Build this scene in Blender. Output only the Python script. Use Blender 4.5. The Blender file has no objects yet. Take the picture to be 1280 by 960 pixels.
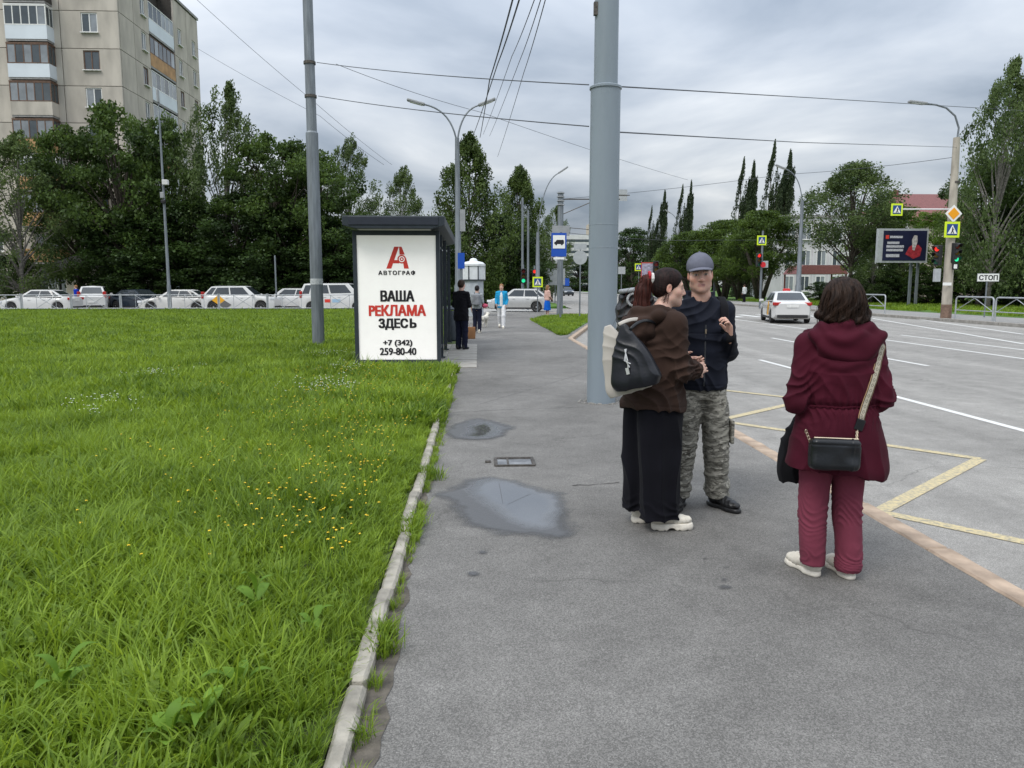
import bpy, bmesh, math, random
import numpy as np
from mathutils import Vector, Matrix, Euler
R = math.radians
random.seed(7)
sc = bpy.context.scene
COL = sc.collection

# ------------------------------------------------------------------ camera
FPX, CX, CY, CAMH = 961.0, 640.0, 480.0, 1.6
PITCH = math.atan(123 / 961.0)
YAW = math.atan(42 / math.hypot(961, 123))
cam = bpy.data.cameras.new('camera')
cam.sensor_width = 36.0
cam.lens = FPX / 1280.0 * 36.0
cam.clip_start = 0.1
cam.clip_end = 6000
camo = bpy.data.objects.new('camera', cam)
COL.objects.link(camo)
camo.location = (0, 0, CAMH)
camo.rotation_euler = (math.pi / 2 - PITCH, 0, -YAW)
sc.camera = camo

# ------------------------------------------------------------------ world: overcast sky over a Nishita sky
SUN_EL, SUN_AZ = R(52), R(-140)          # azimuth from +Y towards +X
world = bpy.data.worlds.new('World')
sc.world = world
world.use_nodes = True
wt = world.node_tree
wt.nodes.clear()
wn, wl = wt.nodes, wt.links.new


def wnode(t, **kw):
    n = wn.new(t)
    for k, v in kw.items():
        setattr(n, k, v)
    return n


def wmath(op, a, b=None, clamp=False):
    n = wnode('ShaderNodeMath', operation=op, use_clamp=clamp)
    for i, v in enumerate((a, b)):
        if v is None:
            continue
        if isinstance(v, (int, float)):
            n.inputs[i].default_value = v
        else:
            wl(v, n.inputs[i])
    return n.outputs[0]


w_out = wnode('ShaderNodeOutputWorld')
w_bg = wnode('ShaderNodeBackground')
w_sky = wnode('ShaderNodeTexSky', sky_type='NISHITA', sun_disc=False)
w_sky.sun_elevation = SUN_EL
w_sky.sun_rotation = SUN_AZ
w_sky.air_density = 1.5
w_sky.dust_density = 2.0
w_tc = wnode('ShaderNodeTexCoord')
w_sep = wnode('ShaderNodeSeparateXYZ')
wl(w_tc.outputs['Generated'], w_sep.inputs[0])
zc = wmath('MAXIMUM', w_sep.outputs[2], 0.0)
den = wmath('ADD', zc, 0.16)
w_cmb = wnode('ShaderNodeCombineXYZ')
wl(wmath('DIVIDE', w_sep.outputs[0], den), w_cmb.inputs[0])
wl(wmath('DIVIDE', w_sep.outputs[1], den), w_cmb.inputs[1])
w_cmb.inputs[2].default_value = 3.1
w_n1 = wnode('ShaderNodeTexNoise')
w_n1.inputs['Scale'].default_value = 0.75
w_n1.inputs['Detail'].default_value = 7
w_n1.inputs['Roughness'].default_value = 0.5
w_n1.inputs['Distortion'].default_value = 0.35
wl(w_cmb.outputs[0], w_n1.inputs['Vector'])
w_ramp = wnode('ShaderNodeValToRGB')
cr = w_ramp.color_ramp
cr.elements[0].position, cr.elements[0].color = 0.34, (0.215, 0.262, 0.335, 1)
cr.elements[1].position, cr.elements[1].color = 0.66, (0.80, 0.815, 0.83, 1)
e = cr.elements.new(0.46)
e.color = (0.405, 0.45, 0.52, 1)
e = cr.elements.new(0.56)
e.color = (0.565, 0.60, 0.65, 1)
wl(w_n1.outputs['Fac'], w_ramp.inputs[0])
# the standard overcast law: the zenith is about three times as bright as the horizon
cie = wmath('ADD', wmath('MULTIPLY', zc, 2.1), 0.62)
w_mul = wnode('ShaderNodeVectorMath', operation='SCALE')
wl(w_ramp.outputs[0], w_mul.inputs[0])
wl(cie, w_mul.inputs['Scale'])
w_skys = wnode('ShaderNodeVectorMath', operation='SCALE')
wl(w_sky.outputs[0], w_skys.inputs[0])
w_skys.inputs['Scale'].default_value = 0.09
w_mix = wnode('ShaderNodeMixRGB')
w_mix.inputs[0].default_value = 0.90
wl(w_skys.outputs[0], w_mix.inputs[1])
wl(w_mul.outputs[0], w_mix.inputs[2])
wl(w_mix.outputs[0], w_bg.inputs[0])
w_bg.inputs[1].default_value = 1.0
wl(w_bg.outputs[0], w_out.inputs[0])

sun = bpy.data.lights.new('sun', 'SUN')
sun.energy = 1.35
sun.angle = R(24)
sun.color = (1.0, 0.96, 0.9)
suno = bpy.data.objects.new('sun', sun)
COL.objects.link(suno)
sd = Vector((math.sin(SUN_AZ) * math.cos(SUN_EL), math.cos(SUN_AZ) * math.cos(SUN_EL), math.sin(SUN_EL)))
suno.rotation_euler = sd.to_track_quat('Z', 'Y').to_euler()
suno.location = sd * 60

vs = sc.view_settings
vs.view_transform = 'Standard'
vs.look = 'None'
vs.exposure = 0.45
vs.gamma = 1.0
vs.use_curve_mapping = False
sc.cycles.max_bounces = 7
sc.cycles.transparent_max_bounces = 8
sc.cycles.use_denoising = True

# ------------------------------------------------------------------ pixel -> direction (distance comes from the ground or a chosen depth)
_cp, _sp, _cy, _sy = math.cos(PITCH), math.sin(PITCH), math.cos(YAW), math.sin(YAW)


def ray(px, py):
    a = (px - CX) / FPX
    b = -(py - CY) / FPX
    f = _cp + b * _sp
    u = -_sp + b * _cp
    return Vector((a * _cy + f * _sy, -a * _sy + f * _cy, u))


def G(px, py, z=0.0):
    r = ray(px, py)
    t = (z - CAMH) / r.z
    return Vector((r.x * t, r.y * t, z))


def A(px, py, Y):
    r = ray(px, py)
    t = Y / r.y
    return Vector((r.x * t, Y, CAMH + r.z * t))


def gx(px, Y):          # world X of a pixel column near the horizon at depth Y
    return A(px, 357, Y).x


# ------------------------------------------------------------------ materials
MATS = {}


def M(name, col, rough=.7, var=.15, sc_=6.0, bump=0.0, bsc=40.0, metal=0.0, spec=.4, col2=None, stretch=None,
      detail=4, coat=0.0, bd=.01):
    if name in MATS:
        return MATS[name]
    m = bpy.data.materials.new(name)
    m.use_nodes = True
    t = m.node_tree
    b = t.nodes['Principled BSDF']
    b.inputs['Roughness'].default_value = rough
    b.inputs['Metallic'].default_value = metal
    b.inputs['Specular IOR Level'].default_value = spec
    b.inputs['Coat Weight'].default_value = coat
    b.inputs['Coat Roughness'].default_value = .08
    tc = t.nodes.new('ShaderNodeTexCoord')
    vec = tc.outputs['Object']
    if stretch:
        mp = t.nodes.new('ShaderNodeMapping')
        mp.inputs['Scale'].default_value = stretch
        t.links.new(vec, mp.inputs[0])
        vec = mp.outputs[0]
    if var > 0 or col2:
        n = t.nodes.new('ShaderNodeTexNoise')
        n.inputs['Scale'].default_value = sc_
        n.inputs['Detail'].default_value = detail
        t.links.new(vec, n.inputs['Vector'])
        r = t.nodes.new('ShaderNodeValToRGB')
        r.color_ramp.elements[0].position = .32
        r.color_ramp.elements[1].position = .68
        c1 = [max(0, c * (1 - var)) for c in col]
        c2 = col2 if col2 else [min(1, c * (1 + var)) for c in col]
        r.color_ramp.elements[0].color = (*c1, 1)
        r.color_ramp.elements[1].color = (*c2, 1)
        t.links.new(n.outputs['Fac'], r.inputs[0])
        t.links.new(r.outputs[0], b.inputs['Base Color'])
    else:
        b.inputs['Base Color'].default_value = (*col, 1)
    if bump > 0:
        n2 = t.nodes.new('ShaderNodeTexNoise')
        n2.inputs['Scale'].default_value = bsc
        n2.inputs['Detail'].default_value = 3
        t.links.new(vec, n2.inputs['Vector'])
        bp = t.nodes.new('ShaderNodeBump')
        bp.inputs['Strength'].default_value = bump
        bp.inputs['Distance'].default_value = bd
        t.links.new(n2.outputs['Fac'], bp.inputs['Height'])
        t.links.new(bp.outputs[0], b.inputs['Normal'])
    MATS[name] = m
    return m


def emat(name, col, strength):
    if name in MATS:
        return MATS[name]
    m = M(name, col, var=0, rough=.4)
    b = m.node_tree.nodes['Principled BSDF']
    b.inputs['Emission Color'].default_value = (*col, 1)
    b.inputs['Emission Strength'].default_value = strength
    return m


def glassmat(name='window_glass', col=(.05, .065, .075), rough=.04):
    m = M(name, col, rough=rough, var=.3, sc_=.7, spec=.8)
    return m


def clearglass():
    if 'clear_glass' in MATS:
        return MATS['clear_glass']
    m = bpy.data.materials.new('clear_glass')
    m.use_nodes = True
    t = m.node_tree
    t.nodes.clear()
    o = t.nodes.new('ShaderNodeOutputMaterial')
    mix = t.nodes.new('ShaderNodeMixShader')
    tr = t.nodes.new('ShaderNodeBsdfTransparent')
    tr.inputs[0].default_value = (.86, .9, .89, 1)
    gl = t.nodes.new('ShaderNodeBsdfGlossy')
    gl.inputs['Roughness'].default_value = .03
    fr = t.nodes.new('ShaderNodeFresnel')
    fr.inputs[0].default_value = 1.5
    t.links.new(fr.outputs[0], mix.inputs[0])
    t.links.new(tr.outputs[0], mix.inputs[1])
    t.links.new(gl.outputs[0], mix.inputs[2])
    t.links.new(mix.outputs[0], o.inputs[0])
    MATS['clear_glass'] = m
    return m


def leafmat(name, c_dark, c_light, trans=.35, rough=.55):
    """foliage: per-leaf tint from the 'tint' attribute, part of the light passes through the leaf"""
    if name in MATS:
        return MATS[name]
    m = bpy.data.materials.new(name)
    m.use_nodes = True
    t = m.node_tree
    b = t.nodes['Principled BSDF']
    out = [n for n in t.nodes if n.type == 'OUTPUT_MATERIAL'][0]
    at = t.nodes.new('ShaderNodeAttribute')
    at.attribute_name = 'tint'
    r = t.nodes.new('ShaderNodeValToRGB')
    r.color_ramp.elements[0].color = (*c_dark, 1)
    r.color_ramp.elements[1].color = (*c_light, 1)
    t.links.new(at.outputs['Fac'], r.inputs[0])
    t.links.new(r.outputs[0], b.inputs['Base Color'])
    b.inputs['Roughness'].default_value = rough
    b.inputs['Specular IOR Level'].default_value = .3
    tr = t.nodes.new('ShaderNodeBsdfTranslucent')
    hs = t.nodes.new('ShaderNodeHueSaturation')
    hs.inputs['Hue'].default_value = .485
    hs.inputs['Value'].default_value = 1.5
    t.links.new(r.outputs[0], hs.inputs['Color'])
    t.links.new(hs.outputs[0], tr.inputs[0])
    mx = t.nodes.new('ShaderNodeMixShader')
    mx.inputs[0].default_value = trans
    t.links.new(b.outputs[0], mx.inputs[1])
    t.links.new(tr.outputs[0], mx.inputs[2])
    t.links.new(mx.outputs[0], out.inputs[0])
    MATS[name] = m
    return m


# ------------------------------------------------------------------ mesh helpers
def tagp(o, label=None, cat=None, group=None, kind=None):
    if label:
        o['label'] = label
    if cat:
        o['category'] = cat
    if group:
        o['group'] = group
    if kind:
        o['kind'] = kind
    return o


def emp(name, label=None, cat=None, loc=(0, 0, 0), rz=0.0, group=None, kind=None, parent=None):
    o = bpy.data.objects.new(name, None)
    o.empty_display_size = .1
    COL.objects.link(o)
    o.location = loc
    o.rotation_euler = (0, 0, rz)
    o.parent = parent
    return tagp(o, label, cat, group, kind)


def ob(name, me, mat, parent=None, loc=(0, 0, 0), rot=(0, 0, 0), scale=None):
    o = bpy.data.objects.new(name, me)
    if mat is not None and len(me.materials) == 0:
        me.materials.append(mat)
    COL.objects.link(o)
    o.parent = parent
    o.location = loc
    o.rotation_euler = rot
    if scale:
        o.scale = scale
    return o


class MB:
    def __init__(s):
        s.v = []
        s.f = []

    def add(s, vs_, fs):
        n = len(s.v)
        s.v += [tuple(v) for v in vs_]
        s.f += [tuple(i + n for i in f) for f in fs]
        return s

    def box(s, c, d, rz=0.0, rot=None, taper=1.0):
        hx, hy, hz = d[0] / 2, d[1] / 2, d[2] / 2
        P = []
        for k in (-1, 1):
            q = taper if k > 0 else 1.0
            for (a, b) in ((-1, -1), (1, -1), (1, 1), (-1, 1)):
                P.append(Vector((a * hx * q, b * hy * q, k * hz)))
        mt = rot.to_matrix() if rot is not None else Matrix.Rotation(rz, 3, 'Z')
        P = [mt @ p + Vector(c) for p in P]
        return s.add(P, [(3, 2, 1, 0), (4, 5, 6, 7), (0, 1, 5, 4), (1, 2, 6, 5), (2, 3, 7, 6), (3, 0, 4, 7)])

    def bbox(s, lo, hi):
        return s.box([(a + b) / 2 for a, b in zip(lo, hi)], [b - a for a, b in zip(lo, hi)])

    def tube(s, pts, rad, n=8, cap=True):
        pts = [Vector(p) for p in pts]
        if not hasattr(rad, '__len__'):
            rad = [rad] * len(pts)
        rings = []
        up = None
        for i, p in enumerate(pts):
            d = (pts[min(i + 1, len(pts) - 1)] - pts[max(i - 1, 0)]).normalized()
            if up is None:
                up = Vector((1, 0, 0)) if abs(d.x) < .9 else Vector((0, 1, 0))
            a = (up - d * up.dot(d)).normalized()
            b = d.cross(a)
            up = a
            rings.append([p + (a * math.cos(q) + b * math.sin(q)) * rad[i] for q in
                          [2 * math.pi * j / n for j in range(n)]])
        V = [v for r in rings for v in r]
        Fc = []
        for i in range(len(pts) - 1):
            for j in range(n):
                k = (j + 1) % n
                Fc.append((i * n + j, i * n + k, (i + 1) * n + k, (i + 1) * n + j))
        if cap:
            Fc.append(tuple(range(n - 1, -1, -1)))
            Fc.append(tuple((len(pts) - 1) * n + j for j in range(n)))
        return s.add(V, Fc)

    def lathe(s, prof, c=(0, 0, 0), n=24):
        V, Fc = [], []
        for (r, z) in prof:
            for j in range(n):
                q = 2 * math.pi * j / n
                V.append((c[0] + r * math.cos(q), c[1] + r * math.sin(q), c[2] + z))
        for i in range(len(prof) - 1):
            for j in range(n):
                k = (j + 1) % n
                Fc.append((i * n + j, i * n + k, (i + 1) * n + k, (i + 1) * n + j))
        Fc.append(tuple(range(n - 1, -1, -1)))
        Fc.append(tuple((len(prof) - 1) * n + j for j in range(n)))
        return s.add(V, Fc)

    def prism(s, poly, z0, z1, mtx=None):
        """polygon (x,y) extruded z0..z1, optional 4x4"""
        n = len(poly)
        ar = sum(poly[i][0] * poly[(i + 1) % n][1] - poly[(i + 1) % n][0] * poly[i][1] for i in range(n))
        if ar < 0:
            poly = poly[::-1]
        V = [Vector((x, y, z0)) for x, y in poly] + [Vector((x, y, z1)) for x, y in poly]
        if mtx is not None:
            V = [mtx @ v for v in V]
        Fc = [tuple(range(n - 1, -1, -1)), tuple(range(n, 2 * n))]
        for i in range(n):
            k = (i + 1) % n
            Fc.append((i, k, n + k, n + i))
        return s.add(V, Fc)

    def sheet(s, poly, z):
        n = len(poly)
        ar = sum(poly[i][0] * poly[(i + 1) % n][1] - poly[(i + 1) % n][0] * poly[i][1] for i in range(n))
        if ar < 0:
            poly = poly[::-1]
        return s.add([(x, y, z) for x, y in poly], [tuple(range(n))])

    def mesh(s, name='mesh', smooth=False):
        me = bpy.data.meshes.new(name)
        me.from_pydata(s.v, [], s.f)
        me.update()
        if smooth:
            me.polygons.foreach_set('use_smooth', [True] * len(me.polygons))
        return me

    def obj(s, name, mat, parent=None, loc=(0, 0, 0), rot=(0, 0, 0), smooth=False, bev=0.0, seg=2):
        o = ob(name, s.mesh(name, smooth), mat, parent, loc, rot)
        if bev > 0:
            b = o.modifiers.new('bevel', 'BEVEL')
            b.width = bev
            b.segments = seg
            b.limit_method = 'ANGLE'
        if smooth:
            autosmooth(o.data)
        return o


def autosmooth(me, ang=40):
    bm = bmesh.new()
    bm.from_mesh(me)
    for e_ in bm.edges:
        if len(e_.link_faces) == 2 and e_.calc_face_angle(0) > R(ang):
            e_.smooth = False
    bm.to_mesh(me)
    bm.free()


_txt_dg = [None]


def textmesh(body, size, bold=0.0, align='CENTER', spacing=1.0, sx=1.0, depth=.002):
    """lettering as a thin solid in the xz plane, facing -y, centred on x, baseline at z=0"""
    c = bpy.data.curves.new('lettering', 'FONT')
    c.body = body
    c.size = size
    c.align_x = align
    c.offset = bold
    c.space_character = spacing
    c.extrude = depth
    c.resolution_u = 4
    o = bpy.data.objects.new('lettering', c)
    COL.objects.link(o)
    dg = bpy.context.evaluated_depsgraph_get()
    me = bpy.data.meshes.new_from_object(o.evaluated_get(dg))
    bpy.data.objects.remove(o)
    me.transform(Matrix.Rotation(R(90), 4, 'X'))
    me.transform(Matrix.Diagonal((sx, 1, 1, 1)))
    me.materials.clear()
    return me


def npmesh(name, V, F, smooth=True):
    V = np.asarray(V, np.float32)
    F = np.asarray(F, np.int32)
    k = F.shape[1]
    me = bpy.data.meshes.new(name)
    me.vertices.add(len(V))
    me.vertices.foreach_set('co', V.ravel())
    me.loops.add(F.size)
    me.loops.foreach_set('vertex_index', F.ravel())
    me.polygons.add(len(F))
    me.polygons.foreach_set('loop_start', np.arange(0, F.size, k, dtype=np.int32))
    me.polygons.foreach_set('loop_total', np.full(len(F), k, np.int32))
    if smooth:
        me.polygons.foreach_set('use_smooth', np.ones(len(F), bool))
    me.update(calc_edges=True)
    return me


def vattr(me, name, vals):
    a = me.attributes.new(name, 'FLOAT', 'POINT')
    a.data.foreach_set('value', np.asarray(vals, np.float32))


def vcol(me, name, cols):
    a = me.attributes.new(name, 'FLOAT_COLOR', 'POINT')
    c = np.ones((len(cols), 4), np.float32)
    c[:, :3] = cols
    a.data.foreach_set('color', c.ravel())


def vn(P, s, seed=0):
    """value noise 0..1 at points P (N,3)"""
    Q = np.asarray(P, np.float64) * s + seed * 17.31
    I = np.floor(Q).astype(np.int64)
    f = Q - I
    f = f * f * (3 - 2 * f)

    def h(a, b, c):
        n = (a * 73856093) ^ (b * 19349663) ^ (c * 83492791) ^ (seed * 2654435761)
        n = (n ^ (n >> 13)) * 1274126177
        n = n & 0x7fffffff
        return ((n ^ (n >> 16)) & 0xffff) / 65535.0
    x, y, z = I[:, 0], I[:, 1], I[:, 2]
    fx, fy, fz = f[:, 0], f[:, 1], f[:, 2]
    r = 0
    for a in (0, 1):
        for b in (0, 1):
            for c in (0, 1):
                r = r + h(x + a, y + b, z + c) * (fx if a else 1 - fx) * (fy if b else 1 - fy) * (fz if c else 1 - fz)
    return r


def copytree(o, parent=None):
    c = o.copy()
    COL.objects.link(c)
    c.parent = parent
    for ch in o.children:
        copytree(ch, c)
    return c

# ================================================================== GROUND
def asphalt(name, base, speck, stain, tracks=False, crack=.6):
    m = bpy.data.materials.new(name)
    m.use_nodes = True
    t = m.node_tree
    N, L = t.nodes.new, t.links.new
    b = t.nodes['Principled BSDF']
    b.inputs['Roughness'].default_value = .85
    b.inputs['Specular IOR Level'].default_value = .3
    geo = N('ShaderNodeNewGeometry')
    P = geo.outputs['Position']

    def noise(scale, det=4, rough=.55, vec=None, dist=0.0):
        n = N('ShaderNodeTexNoise')
        n.inputs['Scale'].default_value = scale
        n.inputs['Detail'].default_value = det
        n.inputs['Roughness'].default_value = rough
        n.inputs['Distortion'].default_value = dist
        L(vec or P, n.inputs['Vector'])
        return n.outputs['Fac']

    def ramp(v, p0, p1, c0, c1):
        r = N('ShaderNodeValToRGB')
        r.color_ramp.elements[0].position = p0
        r.color_ramp.elements[1].position = p1
        r.color_ramp.elements[0].color = (*c0, 1) if hasattr(c0, '__len__') else (c0, c0, c0, 1)
        r.color_ramp.elements[1].color = (*c1, 1) if hasattr(c1, '__len__') else (c1, c1, c1, 1)
        L(v, r.inputs[0])
        return r.outputs[0]

    def mix(mode, f, a, c):
        x = N('ShaderNodeMixRGB')
        x.blend_type = mode
        for i, v in ((0, f), (1, a), (2, c)):
            if isinstance(v, tuple):
                x.inputs[i].default_value = (*v, 1)
            elif isinstance(v, (int, float)):
                x.inputs[i].default_value = v
            else:
                L(v, x.inputs[i])
        return x.outputs[0]
    big = ramp(noise(.45, 5, .6, dist=.6), .3, .7, [c * (1 - stain) for c in base], [c * (1 + stain) for c in base])
    mid = ramp(noise(3.2, 7, .75), .3, .72, .80, 1.16)
    col = mix('MULTIPLY', 1.0, big, mid)
    # dark damp-looking spots and light worn spots
    spots = ramp(noise(2.1, 3, .5, dist=1.2), .68, .78, 1.0, .72)
    col = mix('MULTIPLY', .7, col, spots)
    # aggregate: pale and dark stones
    vo = N('ShaderNodeTexVoronoi')
    vo.inputs['Scale'].default_value = 190
    L(P, vo.inputs['Vector'])
    vo.inputs['Randomness'].default_value = 1.0
    st = ramp(vo.outputs['Color'], .25, .95, 1 - speck, 1 + speck * 1.6)
    col = mix('MULTIPLY', 1.0, col, st)
    fine = ramp(noise(260, 2, .6), .3, .75, 1 - speck * .7, 1 + speck)
    col = mix('MULTIPLY', 1.0, col, fine)
    # sparse chalky pebbles
    v2 = N('ShaderNodeTexVoronoi')
    v2.inputs['Scale'].default_value = 55
    L(P, v2.inputs['Vector'])
    peb = ramp(v2.outputs['Distance'], .12, .20, 1, 0)
    pm = mix('MULTIPLY', 1.0, peb, ramp(noise(7, 3), .50, .64, 0, .8))
    col = mix('MIX', pm, col, (.36, .35, .33))
    if crack > 0:
        wv = N('ShaderNodeVectorMath')
        wv.operation = 'ADD'
        nn = N('ShaderNodeTexNoise')
        nn.inputs['Scale'].default_value = 2.6
        nn.inputs['Detail'].default_value = 6
        L(P, nn.inputs['Vector'])
        sc2 = N('ShaderNodeVectorMath')
        sc2.operation = 'SCALE'
        sc2.inputs['Scale'].default_value = .55
        L(nn.outputs['Color'], sc2.inputs[0])
        L(P, wv.inputs[0])
        L(sc2.outputs[0], wv.inputs[1])
        v3 = N('ShaderNodeTexVoronoi')
        v3.feature = 'DISTANCE_TO_EDGE'
        v3.inputs['Scale'].default_value = .42
        L(wv.outputs[0], v3.inputs['Vector'])
        cm = ramp(v3.outputs['Distance'], .0, .006, 1, 0)
        cm = mix('MULTIPLY', 1.0, cm, ramp(noise(.7, 2), .5, .62, 0, crack))
        col = mix('MIX', cm, col, (base[0] * .4, base[1] * .4, base[2] * .4))
    if tracks:
        mp = N('ShaderNodeMapping')
        mp.inputs['Scale'].default_value = (1.0, .03, 1)
        L(P, mp.inputs[0])
        tr = ramp(noise(1.15, 4, .6, mp.outputs[0]), .35, .68, .84, 1.12)
        col = mix('MULTIPLY', 1.0, col, tr)
    L(col, b.inputs['Base Color'])
    bp = N('ShaderNodeBump')
    bp.inputs['Strength'].default_value = .55
    bp.inputs['Distance'].default_value = .006
    hgt = mix('ADD', 1.0, st, fine)
    L(hgt, bp.inputs['Height'])
    L(bp.outputs[0], b.inputs['Normal'])
    MATS[name] = m
    return m


m_walk = asphalt('sidewalk_asphalt', (.166, .160, .150), .30, .26)
m_road = asphalt('road_asphalt', (.270, .260, .242), .22, .10, tracks=True)
m_soil = M('lawn_soil', (.06, .085, .02), rough=.95, var=.35, sc_=1.5, bump=.6, bsc=20)
m_gr = M('far_grass_ground', (.075, .15, .022), rough=.95, var=.35, sc_=.6, bump=.5, bsc=6, detail=8)
m_kerbr = M('kerb_stone_pinkish', (.36, .275, .205), rough=.85, var=.35, sc_=5, bump=.5, bsc=60, detail=7)
m_kerbl = M('kerb_stone_grey', (.28, .26, .22), rough=.9, var=.4, sc_=7, bump=.7, bsc=45, detail=7)
m_conc = M('concrete_tile', (.29, .275, .25), rough=.9, var=.2, sc_=4, bump=.4, bsc=60, detail=6)
m_dirt = M('dirt', (.10, .088, .072), rough=.95, var=.4, sc_=14, bump=.9, bsc=60, detail=6)

RZ = -0.10                                     # road level below the pavement
# terrain to the horizon
mb = MB()
mb.sheet([(-3000, -60), (3000, -60), (3000, 5000), (-3000, 5000)], -.16)
tagp(mb.obj('ground', m_gr), 'dull green terrain reaching to the horizon', 'ground', kind='structure')
# road and cross street
mb = MB()
mb.sheet([(-160, 46.9), (4, 46.9), (6.0, 44), (6.0, 38), (2.87, 23.6), (2.87, -14), (22, -14), (22.3, 60), (23, 420), (9, 420),
          (7, 57.5), (5, 57.2), (-160, 57.2)], RZ)
tagp(mb.obj('road', m_road), 'wide grey asphalt road with side street on the left', 'road', kind='structure')
# pavement slab
mb = MB()
mb.prism([(-.45, -6), (2.72, -6), (2.72, 23.55), (5.86, 37.9), (5.86, 44), (3.9, 46.75), (-1.2, 46.75), (-1.2, 22), (-.45, 21)],
         -.2, 0)
walk = tagp(mb.obj('sidewalk', m_walk), 'grey asphalt pavement with puddles along the lawn', 'sidewalk', kind='structure')
# lawn slab
mb = MB()
mb.prism([(-.53, -6), (-.53, 46.6), (-140, 46.6), (-140, -6)], -.2, .015)
lawn = tagp(mb.obj('lawn', m_soil), 'soil of the green lawn beside the pavement', 'lawn', kind='structure')
# grass island between pavement and tapering kerb
mb = MB()
mb.prism([(2.62, 24.6), (2.95, 25.3), (5.7, 37.8), (5.7, 41.5), (3.2, 38.2), (2.45, 36.0), (2.5, 30)], -.15, .025)
tagp(mb.obj('grass_island', m_gr), 'small grass island between pavement and road kerb', 'lawn', kind='structure')
# far side: pavement, verge
mb = MB()
mb.prism([(22.2, -14), (26.2, -14), (26.6, 60), (27, 300), (23.2, 300), (22.5, 60)], -.2, .03)
tagp(mb.obj('far_sidewalk', asphalt('far_walk_asphalt', (.25, .245, .235), .12, .12, crack=0)),
     'pavement on the far side of the road', 'sidewalk', kind='structure')
mb = MB()
mb.prism([(26.2, -14), (160, -14), (160, 300), (27, 300), (26.6, 60)], -.2, .05)
tagp(mb.obj('far_verge', m_gr), 'grass verge under the trees across the road', 'lawn', kind='structure')
mb = MB()
mb.prism([(-160, 57.35), (4.8, 57.35), (6.8, 60), (8.5, 300), (-160, 300)], -.2, .03)
tagp(mb.obj('courtyard_ground', m_gr), 'grassy yard in front of the apartment block', 'lawn', kind='structure')


def kerb_run(name, label, pts, wid, z0, z1, mat, length=1.0, jit=.006, seed=1, bev=.012):
    """a run of single kerb stones along a polyline"""
    root = tagp(emp(name), label, 'kerb', kind='structure')
    rnd = random.Random(seed)
    bases = []
    for k in range(4):
        b = MB()
        b.box((0, 0, (z0 + z1) / 2), (wid, length * .985, z1 - z0))
        me = b.mesh('kerb_stone')
        bm = bmesh.new()
        bm.from_mesh(me)
        bmesh.ops.subdivide_edges(bm, edges=[e_ for e_ in bm.edges if abs(e_.verts[0].co.y - e_.verts[1].co.y) > .1], cuts=7,
                                  use_grid_fill=True)
        for v in bm.verts:
            if v.co.z > (z0 + z1) / 2:
                v.co.x += rnd.uniform(-.005, .005)
                v.co.z += rnd.uniform(-.006, .003)
        bmesh.ops.bevel(bm, geom=[e_ for e_ in bm.edges if e_.calc_face_angle(0) > .8], offset=bev, segments=1, affect='EDGES')
        bm.to_mesh(me)
        bm.free()
        me.materials.append(mat)
        bases.append(me)
    for i in range(len(pts) - 1):
        a, c = Vector((*pts[i], 0)), Vector((*pts[i + 1], 0))
        d = (c - a)
        n = max(1, round(d.length / length))
        for k in range(n):
            p = a + d * ((k + .5) / n)
            o = ob('kerb_stone', bases[rnd.randrange(4)], mat, root,
                   (p.x + rnd.uniform(-jit, jit), p.y, rnd.uniform(-jit, jit)),
                   (rnd.uniform(-.006, .006), 0, math.atan2(-d.x, d.y) + rnd.uniform(-.008, .008)),
                   (1, d.length / n / length, 1))
    return root


kerb_run('road_kerb', 'pinkish brown kerb of long stones between pavement and road',
         [(2.80, .4), (2.80, 23.5), (5.92, 37.95), (5.92, 44), (3.95, 46.7)], .15, -.3, .012, m_kerbr, 1.0, .004, 2)
kerb_run('lawn_kerb', 'thin uneven grey kerb stones between lawn and pavement',
         [(-.485, 1.0), (-.485, 14.2)], .075, -.2, .055, m_kerbl, .95, .010, 3, .014)
kerb_run('lawn_end_kerb', 'pale kerb at the far end of the lawn', [(-1.2, 46.75), (-60, 46.75)], .15, -.3, .06, m_conc, 2.0, .004, 4)
kerb_run('far_kerb', 'grey kerb stones along the far side of the road', [(22.2, 12), (22.3, 36), (22.35, 44), (22.4, 90)], .15, -.3, .05,
         m_conc, 2.0, .004, 5)
kerb_run('courtyard_kerb', 'pale kerb along the far side of the side street', [(4.6, 57.28), (-60, 57.28)], .15, -.3, .06, m_conc, 2.0, .004, 6)

# dirt washed along the lawn kerb
mb = MB()
rnd = random.Random(5)
L_, R_ = [], []
y = 1.5
while y < 13.5:
    L_.append((-.455, y))
    w = .03 + .05 * rnd.random() + (.05 * math.exp(-((y - 3.0) / .8) ** 2))
    R_.append((-.455 + w, y))
    y += .12
mb.sheet(L_ + R_[::-1], .004)
tagp(mb.obj('dirt_strip', m_dirt), 'brown dirt washed along the lawn kerb', 'dirt', kind='stuff')

# paved platform of the shelter: single tiles
plat = tagp(emp('shelter_platform'), 'pale concrete slabs under the bus shelter', 'paving', kind='structure')
tm = MB()
tm.box((0, 0, 0), (.672, .742, .12))
tms = tm.mesh('paving_slab')
tms.materials.append(m_conc)
for i in range(4):
    for j in range(9):
        if i == 3 and j == 0:
            continue
        o = ob('paving_slab', tms, m_conc, plat, (-2.42 + i * .68, 14.62 + j * .75, -.040 + random.uniform(-.003, .003)),
               (random.uniform(-.004, .004), random.uniform(-.004, .004), 0))
mb = MB()
mb.box((-1.62, 17.6, -.046), (2.3, 6.85, .10))
mb.obj('bedding', m_dirt, plat)

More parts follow.
